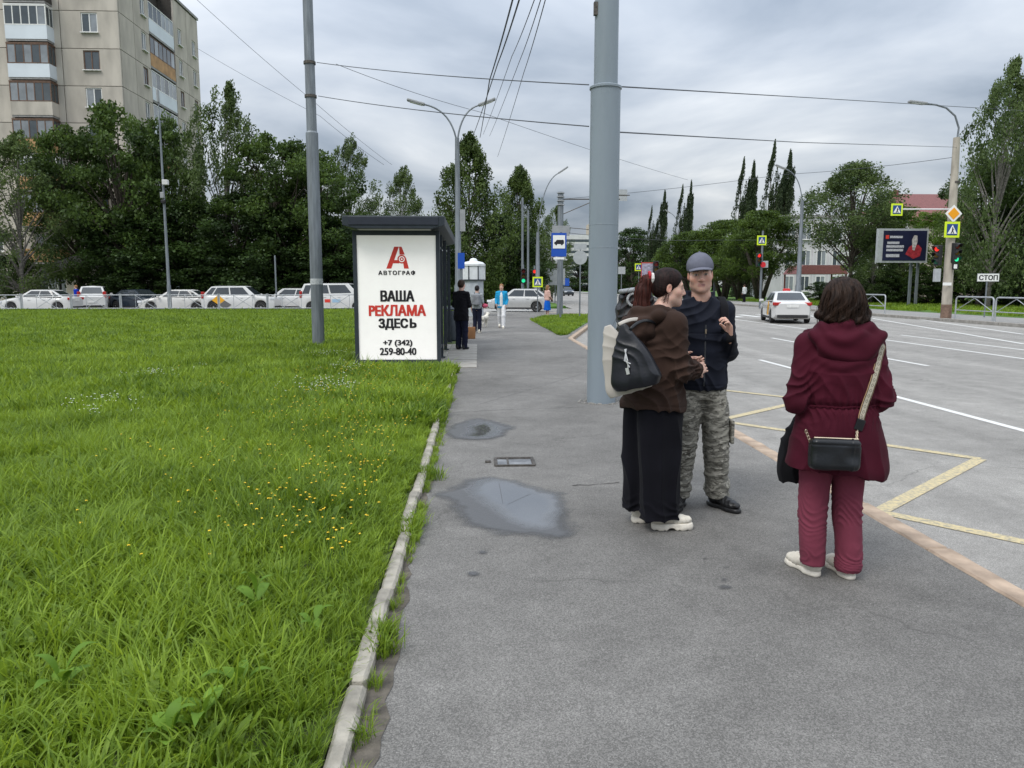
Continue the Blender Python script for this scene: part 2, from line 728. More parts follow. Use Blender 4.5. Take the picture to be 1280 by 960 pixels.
# ------------------------------------------------------------------ road markings
def paint(name, col, wear=.5, sc_=30):
    m = bpy.data.materials.new(name)
    m.use_nodes = True
    t = m.node_tree
    N, L = t.nodes.new, t.links.new
    b = t.nodes['Principled BSDF']
    b.inputs['Roughness'].default_value = .7
    geo = N('ShaderNodeNewGeometry')
    n = N('ShaderNodeTexNoise')
    n.inputs['Scale'].default_value = sc_
    n.inputs['Detail'].default_value = 6
    n.inputs['Roughness'].default_value = .7
    L(geo.outputs['Position'], n.inputs['Vector'])
    r = N('ShaderNodeValToRGB')
    r.color_ramp.elements[0].position = wear - .14
    r.color_ramp.elements[1].position = wear + .06
    r.color_ramp.elements[0].color = (.25, .235, .19, 1)
    r.color_ramp.elements[1].color = (*col, 1)
    L(n.outputs['Fac'], r.inputs[0])
    L(r.outputs[0], b.inputs['Base Color'])
    return m


m_white = paint('white_road_paint', (.62, .62, .60), .40)
m_yel = paint('yellow_road_paint', (.52, .43, .24), .50)


def stripe(mb, a, b, w, z):
    a, b = Vector((a[0], a[1], z)), Vector((b[0], b[1], z))
    d = (b - a).normalized()
    n = Vector((-d.y, d.x, 0)) * (w / 2)
    mb.add([a - n, b - n, b + n, a + n], [(0, 1, 2, 3)])


def marking(name, label, segs, w, mat, z=RZ + .004):
    mb = MB()
    for i, (a, b) in enumerate(segs):
        stripe(mb, a, b, w, z + i * .0006)
    return tagp(mb.obj(name, mat), label, 'road marking', kind='structure')


def gz(px, py):
    p = G(px, py, RZ)
    return (p.x, p.y)


xb = gz(1225, 574)[0]                # outer edge of the bus bay zigzag
kx = 3.02
zz = [gz(905, 526), gz(1225, 574), gz(1105, 640)]
stp = zz[1][1] - zz[2][1]
zz[0] = (kx, zz[0][1])
zz[2] = (kx, zz[2][1])
dY = zz[0][1] - zz[2][1]
segs = []
for k in range(-1, 3):
    o_ = k * dY
    segs.append(((kx, zz[2][1] + o_), (xb, zz[1][1] + o_)))
    segs.append(((xb, zz[1][1] + o_), (kx, zz[0][1] + o_)))
marking('bus_stop_zigzag', 'worn yellow zigzag line of the bus stop', segs, .12, m_yel)
lx = 6.42
marking('bay_line', 'white lane line beside the bus bay', [((lx, 2), (lx, gz(1110, 493)[1]))] +
        [((lx + .05, 15.2 + k * 4), (lx + .05, 17.4 + k * 4)) for k in range(6)], .12, m_white)
marking('lane_dashes', 'white dashes between the lanes', [((9.56, 3.5 + k * 6.2), (9.56, 6.1 + k * 6.2)) for k in range(7)], .12, m_white)
marking('centre_line', 'white double line in the middle of the road', [((12.6, 5), (13.0, 40)), ((14.2, 4), (14.6, 26))], .12, m_white)
marking('far_lane_line', 'white line near the far kerb', [(gz(1280, 430), gz(1090, 398)), (gz(1280, 418), gz(1140, 398))], .14, m_white)
zs = []
for k in range(9):
    yy = 47.6 + k * 1.05
    zs.append(((-.6, yy), (3.6, yy)))
marking('zebra_crossing', 'white bars of the crossing over the side street', zs, .45, m_white)
marking('far_zebra', 'white bars of the crossing over the main road', [((7.6 + k * 1.1, 41.2), (7.6 + k * 1.1, 44.6)) for k in range(13)], .45,
        m_white)

# ------------------------------------------------------------------ puddles
def puddle_mat():
    m = bpy.data.materials.new('puddle_water')
    m.use_nodes = True
    t = m.node_tree
    N, L = t.nodes.new, t.links.new
    b = t.nodes['Principled BSDF']
    out = [n for n in t.nodes if n.type == 'OUTPUT_MATERIAL'][0]
    wet = N('ShaderNodeAttribute')
    wet.attribute_name = 'wet'
    deep = N('ShaderNodeAttribute')
    deep.attribute_name = 'deep'
    r = N('ShaderNodeValToRGB')
    r.color_ramp.elements[0].color = (.36,) * 3 + (1,)
    r.color_ramp.elements[1].color = (.015,) * 3 + (1,)
    L(deep.outputs['Fac'], r.inputs[0])
    L(r.outputs[0], b.inputs['Roughness'])
    geo = N('ShaderNodeNewGeometry')
    n = N('ShaderNodeTexNoise')
    n.inputs['Scale'].default_value = 90
    n.inputs['Detail'].default_value = 4
    L(geo.outputs['Position'], n.inputs['Vector'])
    c = N('ShaderNodeValToRGB')
    c.color_ramp.elements[0].color = (.06, .06, .062, 1)
    c.color_ramp.elements[1].color = (.125, .125, .127, 1)
    L(n.outputs['Fac'], c.inputs[0])
    L(c.outputs[0], b.inputs['Base Color'])
    sp = N('ShaderNodeMapRange')
    sp.inputs['To Min'].default_value = .10
    sp.inputs['To Max'].default_value = .85
    L(deep.outputs['Fac'], sp.inputs['Value'])
    L(sp.outputs[0], b.inputs['Specular IOR Level'])
    b.inputs['IOR'].default_value = 2.7
    inv = N('ShaderNodeMath')
    inv.operation = 'SUBTRACT'
    inv.inputs[0].default_value = 1.0
    L(deep.outputs['Fac'], inv.inputs[1])
    bp = N('ShaderNodeBump')
    bp.inputs['Distance'].default_value = .003
    L(inv.outputs[0], bp.inputs['Strength'])
    L(n.outputs['Fac'], bp.inputs['Height'])
    L(bp.outputs[0], b.inputs['Normal'])
    tr = N('ShaderNodeBsdfTransparent')
    mx = N('ShaderNodeMixShader')
    L(wet.outputs['Fac'], mx.inputs[0])
    L(tr.outputs[0], mx.inputs[1])
    L(b.outputs[0], mx.inputs[2])
    L(mx.outputs[0], out.inputs[0])
    MATS['puddle_water'] = m
    return m


def polydist(P, poly):
    """signed distance (positive inside) of points to polygon"""
    poly = np.array(poly)
    n = len(poly)
    d = np.full(len(P), 1e9)
    ins = np.zeros(len(P), bool)
    for i in range(n):
        a, b = poly[i], poly[(i + 1) % n]
        ab = b - a
        t = np.clip(((P - a) @ ab) / (ab @ ab), 0, 1)
        d = np.minimum(d, np.linalg.norm(P - a - t[:, None] * ab, axis=1))
        c = ((a[1] > P[:, 1]) != (b[1] > P[:, 1])) & (P[:, 0] < (b[0] - a[0]) * (P[:, 1] - a[1]) / (b[1] - a[1] + 1e-12) + a[0])
        ins ^= c
    return np.where(ins, d, -d)


def puddle(label, outer, inner, fade=.13, name='puddle', mat=None):
    f = lambda L: [tuple(G(400 + u / 3.428, 440 + v / 3.428)[:2]) for u, v in L]
    o_, i_ = f(outer), f(inner)
    lo, hi = np.min(o_, 0) - .05, np.max(o_, 0) + .05
    s = .016
    xs, ys = np.arange(lo[0], hi[0], s), np.arange(lo[1], hi[1], s)
    XX, YY = np.meshgrid(xs, ys, indexing='ij')
    P = np.stack([XX.ravel(), YY.ravel()], 1)
    nz = vn(np.c_[P, P[:, :1] * 0], 9, 3) - .5 + .6 * (vn(np.c_[P, P[:, :1] * 0], 26, 4) - .5)
    do = polydist(P, o_) + nz * .07
    di = polydist(P, i_) + nz * .05
    wet = np.clip(do / fade, 0, 1)
    deep = np.clip(di / .16 + .55, 0, 1)
    nx, ny = len(xs), len(ys)
    I = np.arange(nx * ny).reshape(nx, ny)
    Q = np.stack([I[:-1, :-1], I[1:, :-1], I[1:, 1:], I[:-1, 1:]], -1).reshape(-1, 4)
    keep = (wet[Q].max(1) > 0)
    Q = Q[keep]
    used = np.unique(Q)
    mp = -np.ones(nx * ny, int)
    mp[used] = np.arange(len(used))
    me = npmesh('puddle', np.c_[P[used], np.full(len(used), .0055)], mp[Q])
    vattr(me, 'wet', wet[used] * .93)
    vattr(me, 'deep', deep[used])
    return tagp(ob(name, me, mat or MATS.get('puddle_water') or puddle_mat()), label, 'puddle', kind='structure')


puddle('larger puddle reflecting the grey sky on the pavement',
       [(480, 605), (560, 575), (640, 540), (730, 527), (850, 548), (960, 588), (1055, 608), (1072, 690), (1115, 790), (1040, 812), (900, 802),
        (800, 797), (700, 782), (600, 752), (550, 690), (530, 640), (470, 618)],
       [(650, 590), (690, 560), (745, 550), (820, 562), (890, 585), (990, 618), (1000, 660), (985, 700), (960, 745), (900, 750), (830, 720),
        (760, 670), (700, 632)])
puddle('smaller puddle with a dark patch of water beside the lawn kerb',
       [(515, 345), (555, 312), (620, 290), (680, 284), (760, 294), (845, 325), (805, 362), (740, 380), (650, 382), (540, 374)],
       [(630, 360), (655, 345), (650, 325), (700, 306), (748, 322), (752, 345), (720, 362), (670, 366)])
def pxpoly(cx, cy, rx, ry, n=10):
    return [((cx + rx * math.cos(6.283 * k / n) - 400) * 3.428, (cy + ry * math.sin(6.283 * k / n) - 440) * 3.428) for k in range(n)]


m_damp = MATS['puddle_water'].copy()
m_damp.name = 'damp_asphalt'
m_damp.node_tree.nodes['Principled BSDF'].inputs['IOR'].default_value = 1.2
for i, (cx, cy, rx, ry) in enumerate(((907, 710, 7, 3), (921, 712, 6, 3), (905, 724, 8, 4), (905, 735, 6, 3), (602, 690, 7, 3), (590, 717, 6, 3), (880, 700, 5, 2))):
    q = pxpoly(cx, cy, rx, ry)
    puddle('small dark damp spot on the asphalt', q, pxpoly(cx, cy, .1, .1), .03, 'damp_spot', m_damp)
# seams and cracks in the asphalt
m_crack = M('crack_shadow', (.055, .053, .05), rough=.95, var=.3, sc_=30)  # dark tone of the seam and crack strips


def crack(label, pxs, w, seed, jit=.02):
    rnd = random.Random(seed)
    P = [G(*p) for p in pxs]
    line = []
    for i in range(len(P) - 1):
        n = max(2, int((P[i + 1] - P[i]).length / .06))
        for k in range(n):
            p = P[i].lerp(P[i + 1], k / n)
            line.append(p + Vector((rnd.gauss(0, jit * .4), rnd.gauss(0, jit), 0)))
    mb = MB()
    for i in range(len(line) - 1):
        a, b = line[i], line[i + 1]
        d = (b - a).normalized()
        nn = Vector((-d.y, d.x, 0)) * w * rnd.uniform(.2, .9)
        n2 = Vector((-d.y, d.x, 0)) * w * rnd.uniform(.2, .9)
        mb.add([a - nn + Vector((0, 0, .003)), b - n2 + Vector((0, 0, .003)), b + n2 + Vector((0, 0, .003)), a + nn + Vector((0, 0, .003))], [(0, 1, 2, 3)])
    tagp(mb.obj('asphalt_crack', m_crack), label, 'crack', kind='structure')


crack('thin seam across the pavement before the trolley pole', [(560, 516), (640, 512), (735, 509)], .007, 1, .012)
crack('thin crack running from the big puddle to the trousers', [(712, 607), (745, 605), (785, 603)], .010, 2)
crack('diagonal seam towards the shelter', [(600, 505), (660, 488), (735, 465)], .005, 5, .01)
# utility hatch with standing water
h0 = G(643, 578)
ht = emp('utility_hatch', 'rectangular steel hatch frame with standing water in the pavement', 'hatch', (h0.x, h0.y, 0))
m_steel = M('weathered_steel', (.10, .09, .08), rough=.6, var=.4, sc_=30, metal=.6)
mb = MB()
for c, d in (((0, -.15, .005), (.36, .03, .022)), ((0, .15, .005), (.36, .03, .022)), ((-.17, 0, .005), (.03, .27, .022)),
             ((.17, 0, .005), (.03, .27, .022))):
    mb.box(c, d)
mb.obj('frame', m_steel, ht, bev=.003)
mb = MB()
mb.box((-.06, .0, .004), (.018, .26, .014))
mb.obj('cross_bar', m_steel, ht)
mb = MB()
mb.sheet([(-.155, -.135), (.155, -.135), (.155, .135), (-.155, .135)], .006)
mb.obj('standing_water', M('hatch_water', (.02, .02, .022), rough=.02, var=0, spec=.7, metal=.5, col2=(.3, .3, .3)), ht)
mb = MB()
mb.box((-.24, .02, .006), (.05, .06, .02))
mb.obj('hinge', m_steel, ht, bev=.004)

# ================================================================== APARTMENT BLOCK
m_panel = M('concrete_panel', (.43, .395, .345), rough=.9, var=.22, sc_=.9, bump=.25, bsc=14, stretch=(1, 1, .35), detail=8)
m_joint = M('panel_joint', (.05, .045, .04), rough=.95, var=.2)
m_pvc = M('white_window_frame', (.72, .72, .70), rough=.5, var=.06)
m_brown = M('brown_window_frame', (.13, .075, .05), rough=.6, var=.25)
m_sheet = M('white_balcony_cladding', (.60, .65, .70), rough=.55, var=.08, sc_=.6)
m_orange = M('ochre_balcony_cladding', (.40, .235, .11), rough=.7, var=.25, sc_=1.5)
m_dark = M('dark_balcony_cladding', (.05, .045, .04), rough=.7, var=.2)
m_tin = M('roof_tin', (.24, .235, .23), rough=.6, var=.2)
m_glass = glassmat()
m_curt = glassmat('curtained_glass', (.22, .24, .26), .12)

SH = 2.8
Y0 = 64.0
XC = A(150, 60, Y0).x
FL0 = .6                                   # level of the ground floor
blk = emp('apartment_block', 'nine storey beige concrete panel apartment block with glazed balconies', 'building', (XC, Y0, 0))


def panel_mesh(w, h, op=None, t=.16):
    b = MB()
    if op is None:
        b.bbox((-w / 2, -t, 0), (w / 2, 0, h))
    else:
        cx, cz, ow, oh = op
        b.bbox((-w / 2, -t, 0), (cx - ow / 2, 0, h))
        b.bbox((cx + ow / 2, -t, 0), (w / 2, 0, h))
        b.bbox((cx - ow / 2, -t, 0), (cx + ow / 2, 0, cz - oh / 2))
        b.bbox((cx - ow / 2, -t, cz + oh / 2), (cx + ow / 2, 0, h))
    me = b.mesh('wall_panel')
    me.materials.append(m_panel)
    return me


WMESH = {}


def window_at(parent, M4, w, h, mat, nm=2, sill=True):
    """window = frame (> pane, sill); local x along the wall, y into the wall"""
    key = (w, h, nm, mat.name)
    if key not in WMESH:
        f = MB()
        t = .075
        f.bbox((-w / 2, 0, 0), (w / 2, .06, t))
        f.bbox((-w / 2, 0, h - t), (w / 2, .06, h))
        for k in range(nm + 1):
            x = -w / 2 + (w - t) * k / nm
            f.bbox((x, -.002, t), (x + t, .058, h - t))
        fm = f.mesh('window')
        fm.materials.append(mat)
        panes = []
        for k in range(nm):
            x0 = -w / 2 + (w - t) * k / nm + t
            x1 = -w / 2 + (w - t) * (k + 1) / nm
            p = MB()
            p.bbox((x0, .03, t), (x1, .045, h - t))
            panes.append(p.mesh('pane'))
        s = MB()
        s.bbox((-w / 2 - .06, -.24, -.07), (w / 2 + .06, .02, -.012))
        sm = s.mesh('sill')
        sm.materials.append(m_pvc)
        WMESH[key] = (fm, panes, sm)
    fm, panes, sm = WMESH[key]
    o = ob('window', fm, None, parent)
    o.matrix_local = M4
    for p in panes:
        g = ob('pane', p, None, o)
        if not p.materials:
            p.materials.append(m_glass)
        if random.random() < .4:
            g.material_slots[0].link = 'OBJECT'
            g.material_slots[0].material = m_curt
    if sill:
        ob('sill', sm, None, o)
    return o


front_cols = []                            # (x centre, width, kind)
x = 0.0
cols = [(4.45, 'win'), (4.1, 'bal'), (4.3, 'win'), (4.3, 'win'), (4.1, 'bal'), (4.3, 'win')]
for w, kd in cols:
    front_cols.append((x - w / 2, w, kd))
    x -= w
FW = -x
fmesh = {}
# core behind the panels, its dark surface shows in the joints
mb = MB()
mb.bbox((-FW, .175, 0), (-.175, 5.8, 27.7))
mb.bbox((-FW, 5.8, 0), (-1.4, 11.3, 27.7))
mb.bbox((-FW, 11.3, 0), (-.175, 17.6, 27.7))
mb.obj('core', m_joint, blk)
bal_style = {8: ('dark', None), 7: ('white', m_pvc), 6: ('white', m_brown), 5: ('grey', m_brown), 4: ('ochre', m_brown), 3: ('ochre', m_pvc),
             2: ('ochre', m_brown), 1: ('ochre', None), 0: ('grey', None)}
bal_m = {'dark': m_dark, 'white': m_sheet, 'grey': m_panel, 'ochre': m_orange}


def balcony(parent, M4, w, d, clad, frame, end=True):
    b = MB()
    b.bbox((-w / 2, -d, -.1), (w / 2, 0, .06))
    o = b.obj('balcony', m_tin, parent)
    o.matrix_local = M4
    p = MB()
    p.bbox((-w / 2 - .03, -d - .03, .05), (w / 2 + .03, -d + .03, 1.08))
    p.bbox((-w / 2 - .03, -d + .03, .05), (-w / 2 + .03, 0, 1.08))
    p.bbox((w / 2 - .03, -d + .03, .05), (w / 2 + .03, 0, 1.08))
    p.obj('parapet', clad, o)
    if frame is not None:
        f = MB()
        n = 5
        for k in range(n + 1):
            xx = -w / 2 + w * k / n
            f.box((xx, -d, 1.77), (.07, .07, 1.4))
        for yy in (-d / 2, -.05):
            for sx in (-1, 1):
                f.box((sx * w / 2, yy, 1.77), (.06, .06, 1.4))
        for zz in (1.1, 2.48):
            f.box((0, -d, zz), (w + .06, .08, .07))
            for sx in (-1, 1):
                f.box((sx * w / 2, -d / 2, zz), (.06, d, .06))
        f.bbox((-w / 2 - .05, -d - .05, 2.52), (w / 2 + .05, 0, 2.60))
        f.obj('glazing_frame', frame, o)
        for k in range(n):
            g = MB()
            g.bbox((-w / 2 + w * k / n + .04, -d - .012, 1.14), (-w / 2 + w * (k + 1) / n - .04, -d + .012, 2.44))
            g.obj('pane', m_curt if random.random() < .6 else m_glass, o)
        for sx in (-1, 1):
            g = MB()
            g.bbox((sx * w / 2 - .012, -d + .05, 1.14), (sx * w / 2 + .012, -.06, 2.44))
            g.obj('pane', m_glass, o)
    return o


for (cx, w, kd) in front_cols:
    for k in range(9):
        zf = FL0 + SH * k
        z0 = zf - .3
        h = SH if k < 8 else SH + 2.15
        if k == 0:
            z0, h = 0.0, SH + .3
        op = (0, (zf + .9 + .72) - z0, 1.25, 1.45) if kd == 'win' else (0, zf + 1.25 - z0, 2.2, 2.1)
        key = (w, kd, k if k in (0, 8) else 1)
        if key not in fmesh:
            fmesh[key] = panel_mesh(w - .055, h - .05, op)
        ob('wall_panel', fmesh[key], None, blk, (cx, .16, z0 + .015))
        if kd == 'win':
            window_at(blk, Matrix.Translation((cx, .06, zf + .9)), 1.24, 1.44, m_pvc if (k * 7 + int(cx)) % 4 else m_brown)
        else:
            window_at(blk, Matrix.Translation((cx, .10, zf + .2)), 2.19, 2.08, m_pvc, 3, False)
            st, fr = bal_style[k]
            if k > 0:
                balcony(blk, Matrix.Translation((cx, 0, zf)), 3.05, 1.0, bal_m[st], fr)
# side face (x = 0 plane, facing +x): local frame with x along +Y and y into -X
RS = Matrix.Rotation(R(90), 4, 'Z')
side = [(0.16, 2.6, None), (2.76, 3.0, .4), (11.35, 3.15, -.2), (14.5, 3.1, .3)]
for (ya, w, wx) in side:
    for k in range(9):
        zf = FL0 + SH * k
        z0, h = zf - .3, (SH if k < 8 else SH + 2.15)
        if k == 0:
            z0, h = 0.0, SH + .3
        op = None if wx is None else (wx, (zf + .9 + .72) - z0, .95, 1.45)
        key = ('s', w, wx, k if k in (0, 8) else 1)
        if key not in fmesh:
            fmesh[key] = panel_mesh(w - .055, h - .05, op)
        o = ob('wall_panel', fmesh[key], None, blk)
        o.matrix_local = Matrix.Translation((-.16, ya + w / 2, z0 + .015)) @ RS
        if wx is not None:
            window_at(blk, Matrix.Translation((-.06, ya + w / 2 + wx, zf + .9)) @ RS, .94, 1.44, m_pvc if k % 3 else m_brown)
for k in range(9):                          # recessed loggias
    zf = FL0 + SH * k
    b = MB()
    b.bbox((-1.38, 5.82, zf - .12), (-.02, 11.28, zf + .05))
    lo = b.obj('balcony', m_tin, blk)
    cl = [m_sheet, m_orange, m_sheet][k % 3]
    b = MB()
    b.bbox((-.07, 5.84, zf + .06), (-.01, 11.26, zf + 1.1))
    b.obj('parapet', cl, lo)
    fr = m_pvc if k % 3 != 1 else m_brown
    b = MB()
    for q in range(7):
        b.box((-.04, 5.86 + 5.38 * q / 6, zf + 1.78), (.06, .06, 1.32))
    b.box((-.04, 8.55, zf + 1.14), (.07, 5.4, .07))
    b.box((-.04, 8.55, zf + 2.47), (.07, 5.4, .07))
    b.obj('glazing_frame', fr, lo)
    for q in range(6):
        g = MB()
        y0_ = 5.86 + 5.38 * q / 6
        g.bbox((-.05, y0_ + .04, zf + 1.19), (-.03, y0_ + .86, zf + 2.42))
        g.obj('pane', m_curt if random.random() < .5 else m_glass, lo)
mb = MB()
mb.bbox((-FW - .1, -.12, 27.72), (.1, 5.9, 27.95))
mb.bbox((-FW - .1, 5.9, 27.72), (-1.2, 11.2, 27.95))
mb.bbox((-FW - .1, 11.2, 27.72), (.1, 17.7, 27.95))
rf = mb.obj('roof', m_tin, blk)
mb = MB()
mb.tube([(-1.5, 9, 27.9), (-1.5, 9, 31.5)], .03, 6)
mb.obj('antenna', m_steel, rf)
# entrance porch
px0 = A(107, 350, 61).x
por = emp('entrance_porch', 'small flat roofed porch at the apartment block entrance', 'porch', (px0, 61.6, 0))
mb = MB()
mb.prism([(-1.9, 0), (1.9, 0), (1.5, .5), (0, .95), (-1.5, .5)], -1.4, 1.9, Matrix.Translation((0, 0, 2.9)) @ Matrix.Rotation(R(90), 4, 'X'))
mb.obj('canopy', m_tin, por)
for sx in (-1.6, 1.6, .1):
    mb = MB()
    mb.box((sx, -1.2, 1.45), (.12, .12, 2.88))
    mb.obj('post', m_dark, por)
mb = MB()
mb.bbox((-.6, 1.95, .3), (.6, 2.05, 2.5))
mb.obj('door', m_tin, por)

# ================================================================== BUS SHELTER
m_frame = M('dark_shelter_frame', (.032, .040, .050), rough=.45, var=.15, metal=.2)
m_poster = M('white_poster', (.86, .845, .81), rough=.35, var=.02)
_b = m_poster.node_tree.nodes['Principled BSDF']          # back-lit panel
_b.inputs['Emission Color'].default_value = (1, .97, .92, 1)
_b.inputs['Emission Strength'].default_value = .13
m_blk = M('black_print', (.012, .011, .014), rough=.5, var=0)
m_red = M('red_print', (.62, .045, .03), rough=.5, var=0)
SY = 15.35
XL, XR = A(444, 440, SY).x, A(551, 440, SY).x
ZB, ZT = .06, A(500, 288, SY).z
shl = emp('bus_shelter', 'dark framed bus shelter with flat roof and white advertising panel', 'bus shelter', ((XL + XR) / 2, SY, 0))
W2 = (XR - XL) / 2
mb = MB()
fw = .075
mb.bbox((-W2, 0, ZB), (-W2 + fw, .16, ZT))
mb.bbox((W2 - fw, 0, ZB), (W2, .16, ZT))
mb.bbox((-W2 + fw, .001, ZB), (W2 - fw, .159, ZB + .07))
mb.bbox((-W2 + fw, .001, ZT - .09), (W2 - fw, .159, ZT))
mb.bbox((-W2 + fw, .07, ZB + .07), (W2 - fw, .15, ZT - .09))
ad = mb.obj('advertising_lightbox', m_frame, shl, bev=.006)
mb = MB()
mb.bbox((-W2 + fw + .004, .03, ZB + .074), (W2 - fw - .004, .066, ZT - .094))
pst = mb.obj('poster', m_poster, ad)


def fit_text(body, pxc, py0, py1, pw, mat, bold=.0, Y=SY, spacing=1.0, parent=pst, root=shl, yoff=.026, name='lettering', flip=False):
    """text fitted to a width in pixels and a height band in pixels at the sign's own depth; bold = stroke widening"""
    a, b = A(pxc - pw / 2, py0, Y), A(pxc + pw / 2, py1, Y)
    me = textmesh(body, 1.0, 0, 'CENTER', spacing, depth=0)
    co = np.empty(len(me.vertices) * 3, np.float32)
    me.vertices.foreach_get('co', co)
    co = co.reshape(-1, 3)
    if flip:
        co[:, 2] *= -1
    lo, hi = co.min(0), co.max(0)
    w, h = b.x - a.x, a.z - b.z
    bx = bold * h
    co[:, 0] = (co[:, 0] - (lo[0] + hi[0]) / 2) / (hi[0] - lo[0]) * (w - 2 * bx)
    co[:, 2] = (co[:, 2] - lo[2]) / (hi[2] - lo[2]) * (h - bx) + bx / 2
    me.vertices.foreach_set('co', co.ravel())
    me.update()
    if bold > 0:
        bm = bmesh.new()
        for k, (ox, oz) in enumerate(((-1, -.5), (-.5, .5), (0, 0), (.5, -.5), (1, .5), (-1, .5), (1, -.5), (0, .5))):
            m2 = me.copy()
            m2.transform(Matrix.Translation((ox * bx, -.0007 * k, oz * bx)))
            bm.from_mesh(m2)
            bpy.data.meshes.remove(m2)
        bm.to_mesh(me)
        bm.free()
    o = ob(name, me, mat, parent)
    o.location = ((a.x + b.x) / 2 - root.location.x, yoff, b.z - root.location.z)
    return o


fit_text('АВТОГPАФ', 496, 338, 344, 47, m_blk, .05, spacing=1.25)
fit_text('ВАША', 496.5, 363, 377, 43, m_blk, .055)
fit_text('PEКЛАМА', 496.5, 381, 395, 72, m_red, .055)
fit_text('ЗДЕС', 491.5, 398, 412.5, 37.5, m_blk, .055)
fit_text('P', 516.3, 398, 410, 9, m_blk, .055, flip=True)       # the soft sign is a P turned over
fit_text('+7 (342)', 497, 425, 434, 37, m_blk, .05)
fit_text('259-80-40', 497.5, 435, 444, 46, m_blk, .05)
# logo: heavy letter A with a lens ring cut into its right leg
lc = A(496, 322, SY)
u = .425 / 100
mb = MB()
mtx = Matrix.Translation((lc.x - shl.location.x, .029, lc.z)) @ Matrix.Rotation(R(90), 4, 'X') @ Matrix.Scale(u, 4)
mb.prism([(-50, -50), (-27, -50), (10, 50), (-12, 50)], 0, .6, mtx)
mb.prism([(10.5, 50), (22, 50), (36, 14), (12, 14)], 0, .6, mtx)
mb.prism([(28, -22), (42, -2), (54, -50), (32, -50)], 0, .6, mtx)
mb.prism([(-18, -26), (10, -26), (10, -11), (-12, -11)], 0, .62, mtx)
mb.prism([(22 + 20 * math.cos(q * .2618), -7 + 20 * math.sin(q * .2618)) for q in range(24)], 0, .8, mtx)
mb.obj('logo', m_red, pst)
mb = MB()
ring = [(22 + 13.5 * math.cos(q * .2618), -7 + 13.5 * math.sin(q * .2618)) for q in range(24)]
mb.prism(ring, 0, 1.1, mtx)
lg = mb.obj('logo_ring', m_poster, pst)
mb = MB()
mb.prism([(22 + 9.5 * math.cos(q * .2618), -7 + 9.5 * math.sin(q * .2618)) for q in range(24)], 0, 1.4, mtx)
mb.obj('logo_lens', m_red, pst)
mb = MB()
mb.prism([(22 + 4 * math.cos(q * .2618), -7 + 4 * math.sin(q * .2618)) for q in range(24)], 0, 1.7, mtx)
mb.obj('logo_dot', m_poster, pst)
# roof, posts, glass, bench
RX0, RX1 = A(428, 284, SY - .3).x - shl.location.x, A(556, 284, SY - .3).x - shl.location.x
SL = 6.2
zr0 = ZT + .01
mb = MB()
mb.prism([(RX0, zr0 + .06), (RX0 + .25, zr0), (RX1 - .25, zr0), (RX1, zr0 + .06), (RX1, zr0 + .24), (RX0, zr0 + .24)], -SL, .35,
         Matrix.Rotation(R(90), 4, 'X'))
rfo = mb.obj('roof', m_frame, shl, bev=.012)
mb = MB()
mb.bbox((RX0 + .28, -.3, zr0 - .012), (RX1 - .28, SL - .05, zr0 - .003))
mb.obj('ceiling_panel', M('shelter_ceiling', (.42, .42, .40), rough=.6, var=.1), rfo)
mb = MB()
mb.bbox((RX0 + .12, -.37, zr0 + .07), (RX1 - .12, -.352, zr0 + .22))
mb.obj('fascia', M('shelter_fascia', (.022, .026, .038), rough=.4, var=.1), rfo, bev=.004)
posts = [(W2 - .05, 1.35), (W2 - .05, 3.4), (W2 - .05, 5.9), (-W2 + .05, 1.35), (-W2 + .05, 3.4), (-W2 + .05, 5.9)]
for (a, b) in posts:
    mb = MB()
    mb.box((a, b, (.04 + zr0) / 2), (.08, .08, zr0 - .06))
    mb.box((a, b, .06), (.16, .16, .03))
    mb.obj('post', m_frame, shl)
cg = clearglass()
for (y0_, y1_) in ((.22, 1.28), (1.42, 3.33), (3.47, 5.83)):
    mb = MB()
    mb.bbox((-W2 + .045, y0_, .35), (-W2 + .055, y1_, 2.35))
    mb.obj('glass_pane', cg, shl)
    mb = MB()
    for zz in (.33, 2.37):
        mb.box((-W2 + .05, (y0_ + y1_) / 2, zz), (.05, y1_ - y0_, .04))
    mb.obj('rail', m_frame, shl)
mb = MB()
mb.bbox((W2 - .055, .22, .35), (W2 - .045, 1.28, 2.35))
mb.obj('glass_pane', cg, shl)
mb = MB()
for zz in (.33, 2.37):
    mb.box((W2 - .05, .75, zz), (.05, 1.05, .04))
mb.obj('rail', m_frame, shl)
mb = MB()
mb.bbox((-W2 + .1, 5.895, .35), (W2 - .1, 5.905, 2.35))
mb.obj('glass_pane', cg, shl)
bn = MB()
for k in range(4):
    bn.bbox((-W2 + .22 + k * .1, 1.7, .47), (-W2 + .30 + k * .1, 5.4, .51))
for yy in (2.0, 3.5, 5.1):
    bn.box((-W2 + .42, yy, .255), (.35, .06, .41))
bn.obj('bench', m_frame, shl)
# litter bin beside the shelter
bp_ = G(577, 424)
lb = emp('litter_bin', 'slim dark grey litter bin at the end of the shelter', 'bin', (A(573, 400, 22.3).x - .2, 22.3, 0))
mb = MB()
mb.lathe([(.17, .02), (.2, .05), (.21, .85), (.19, .88), (.16, .86)], n=16)
mb.obj('body', m_frame, lb, smooth=True)
mb = MB()
mb.lathe([(.2, .9), (.215, .93), (.12, 1.0), (.02, 1.02)], n=16)
mb.obj('lid', m_frame, lb, smooth=True)

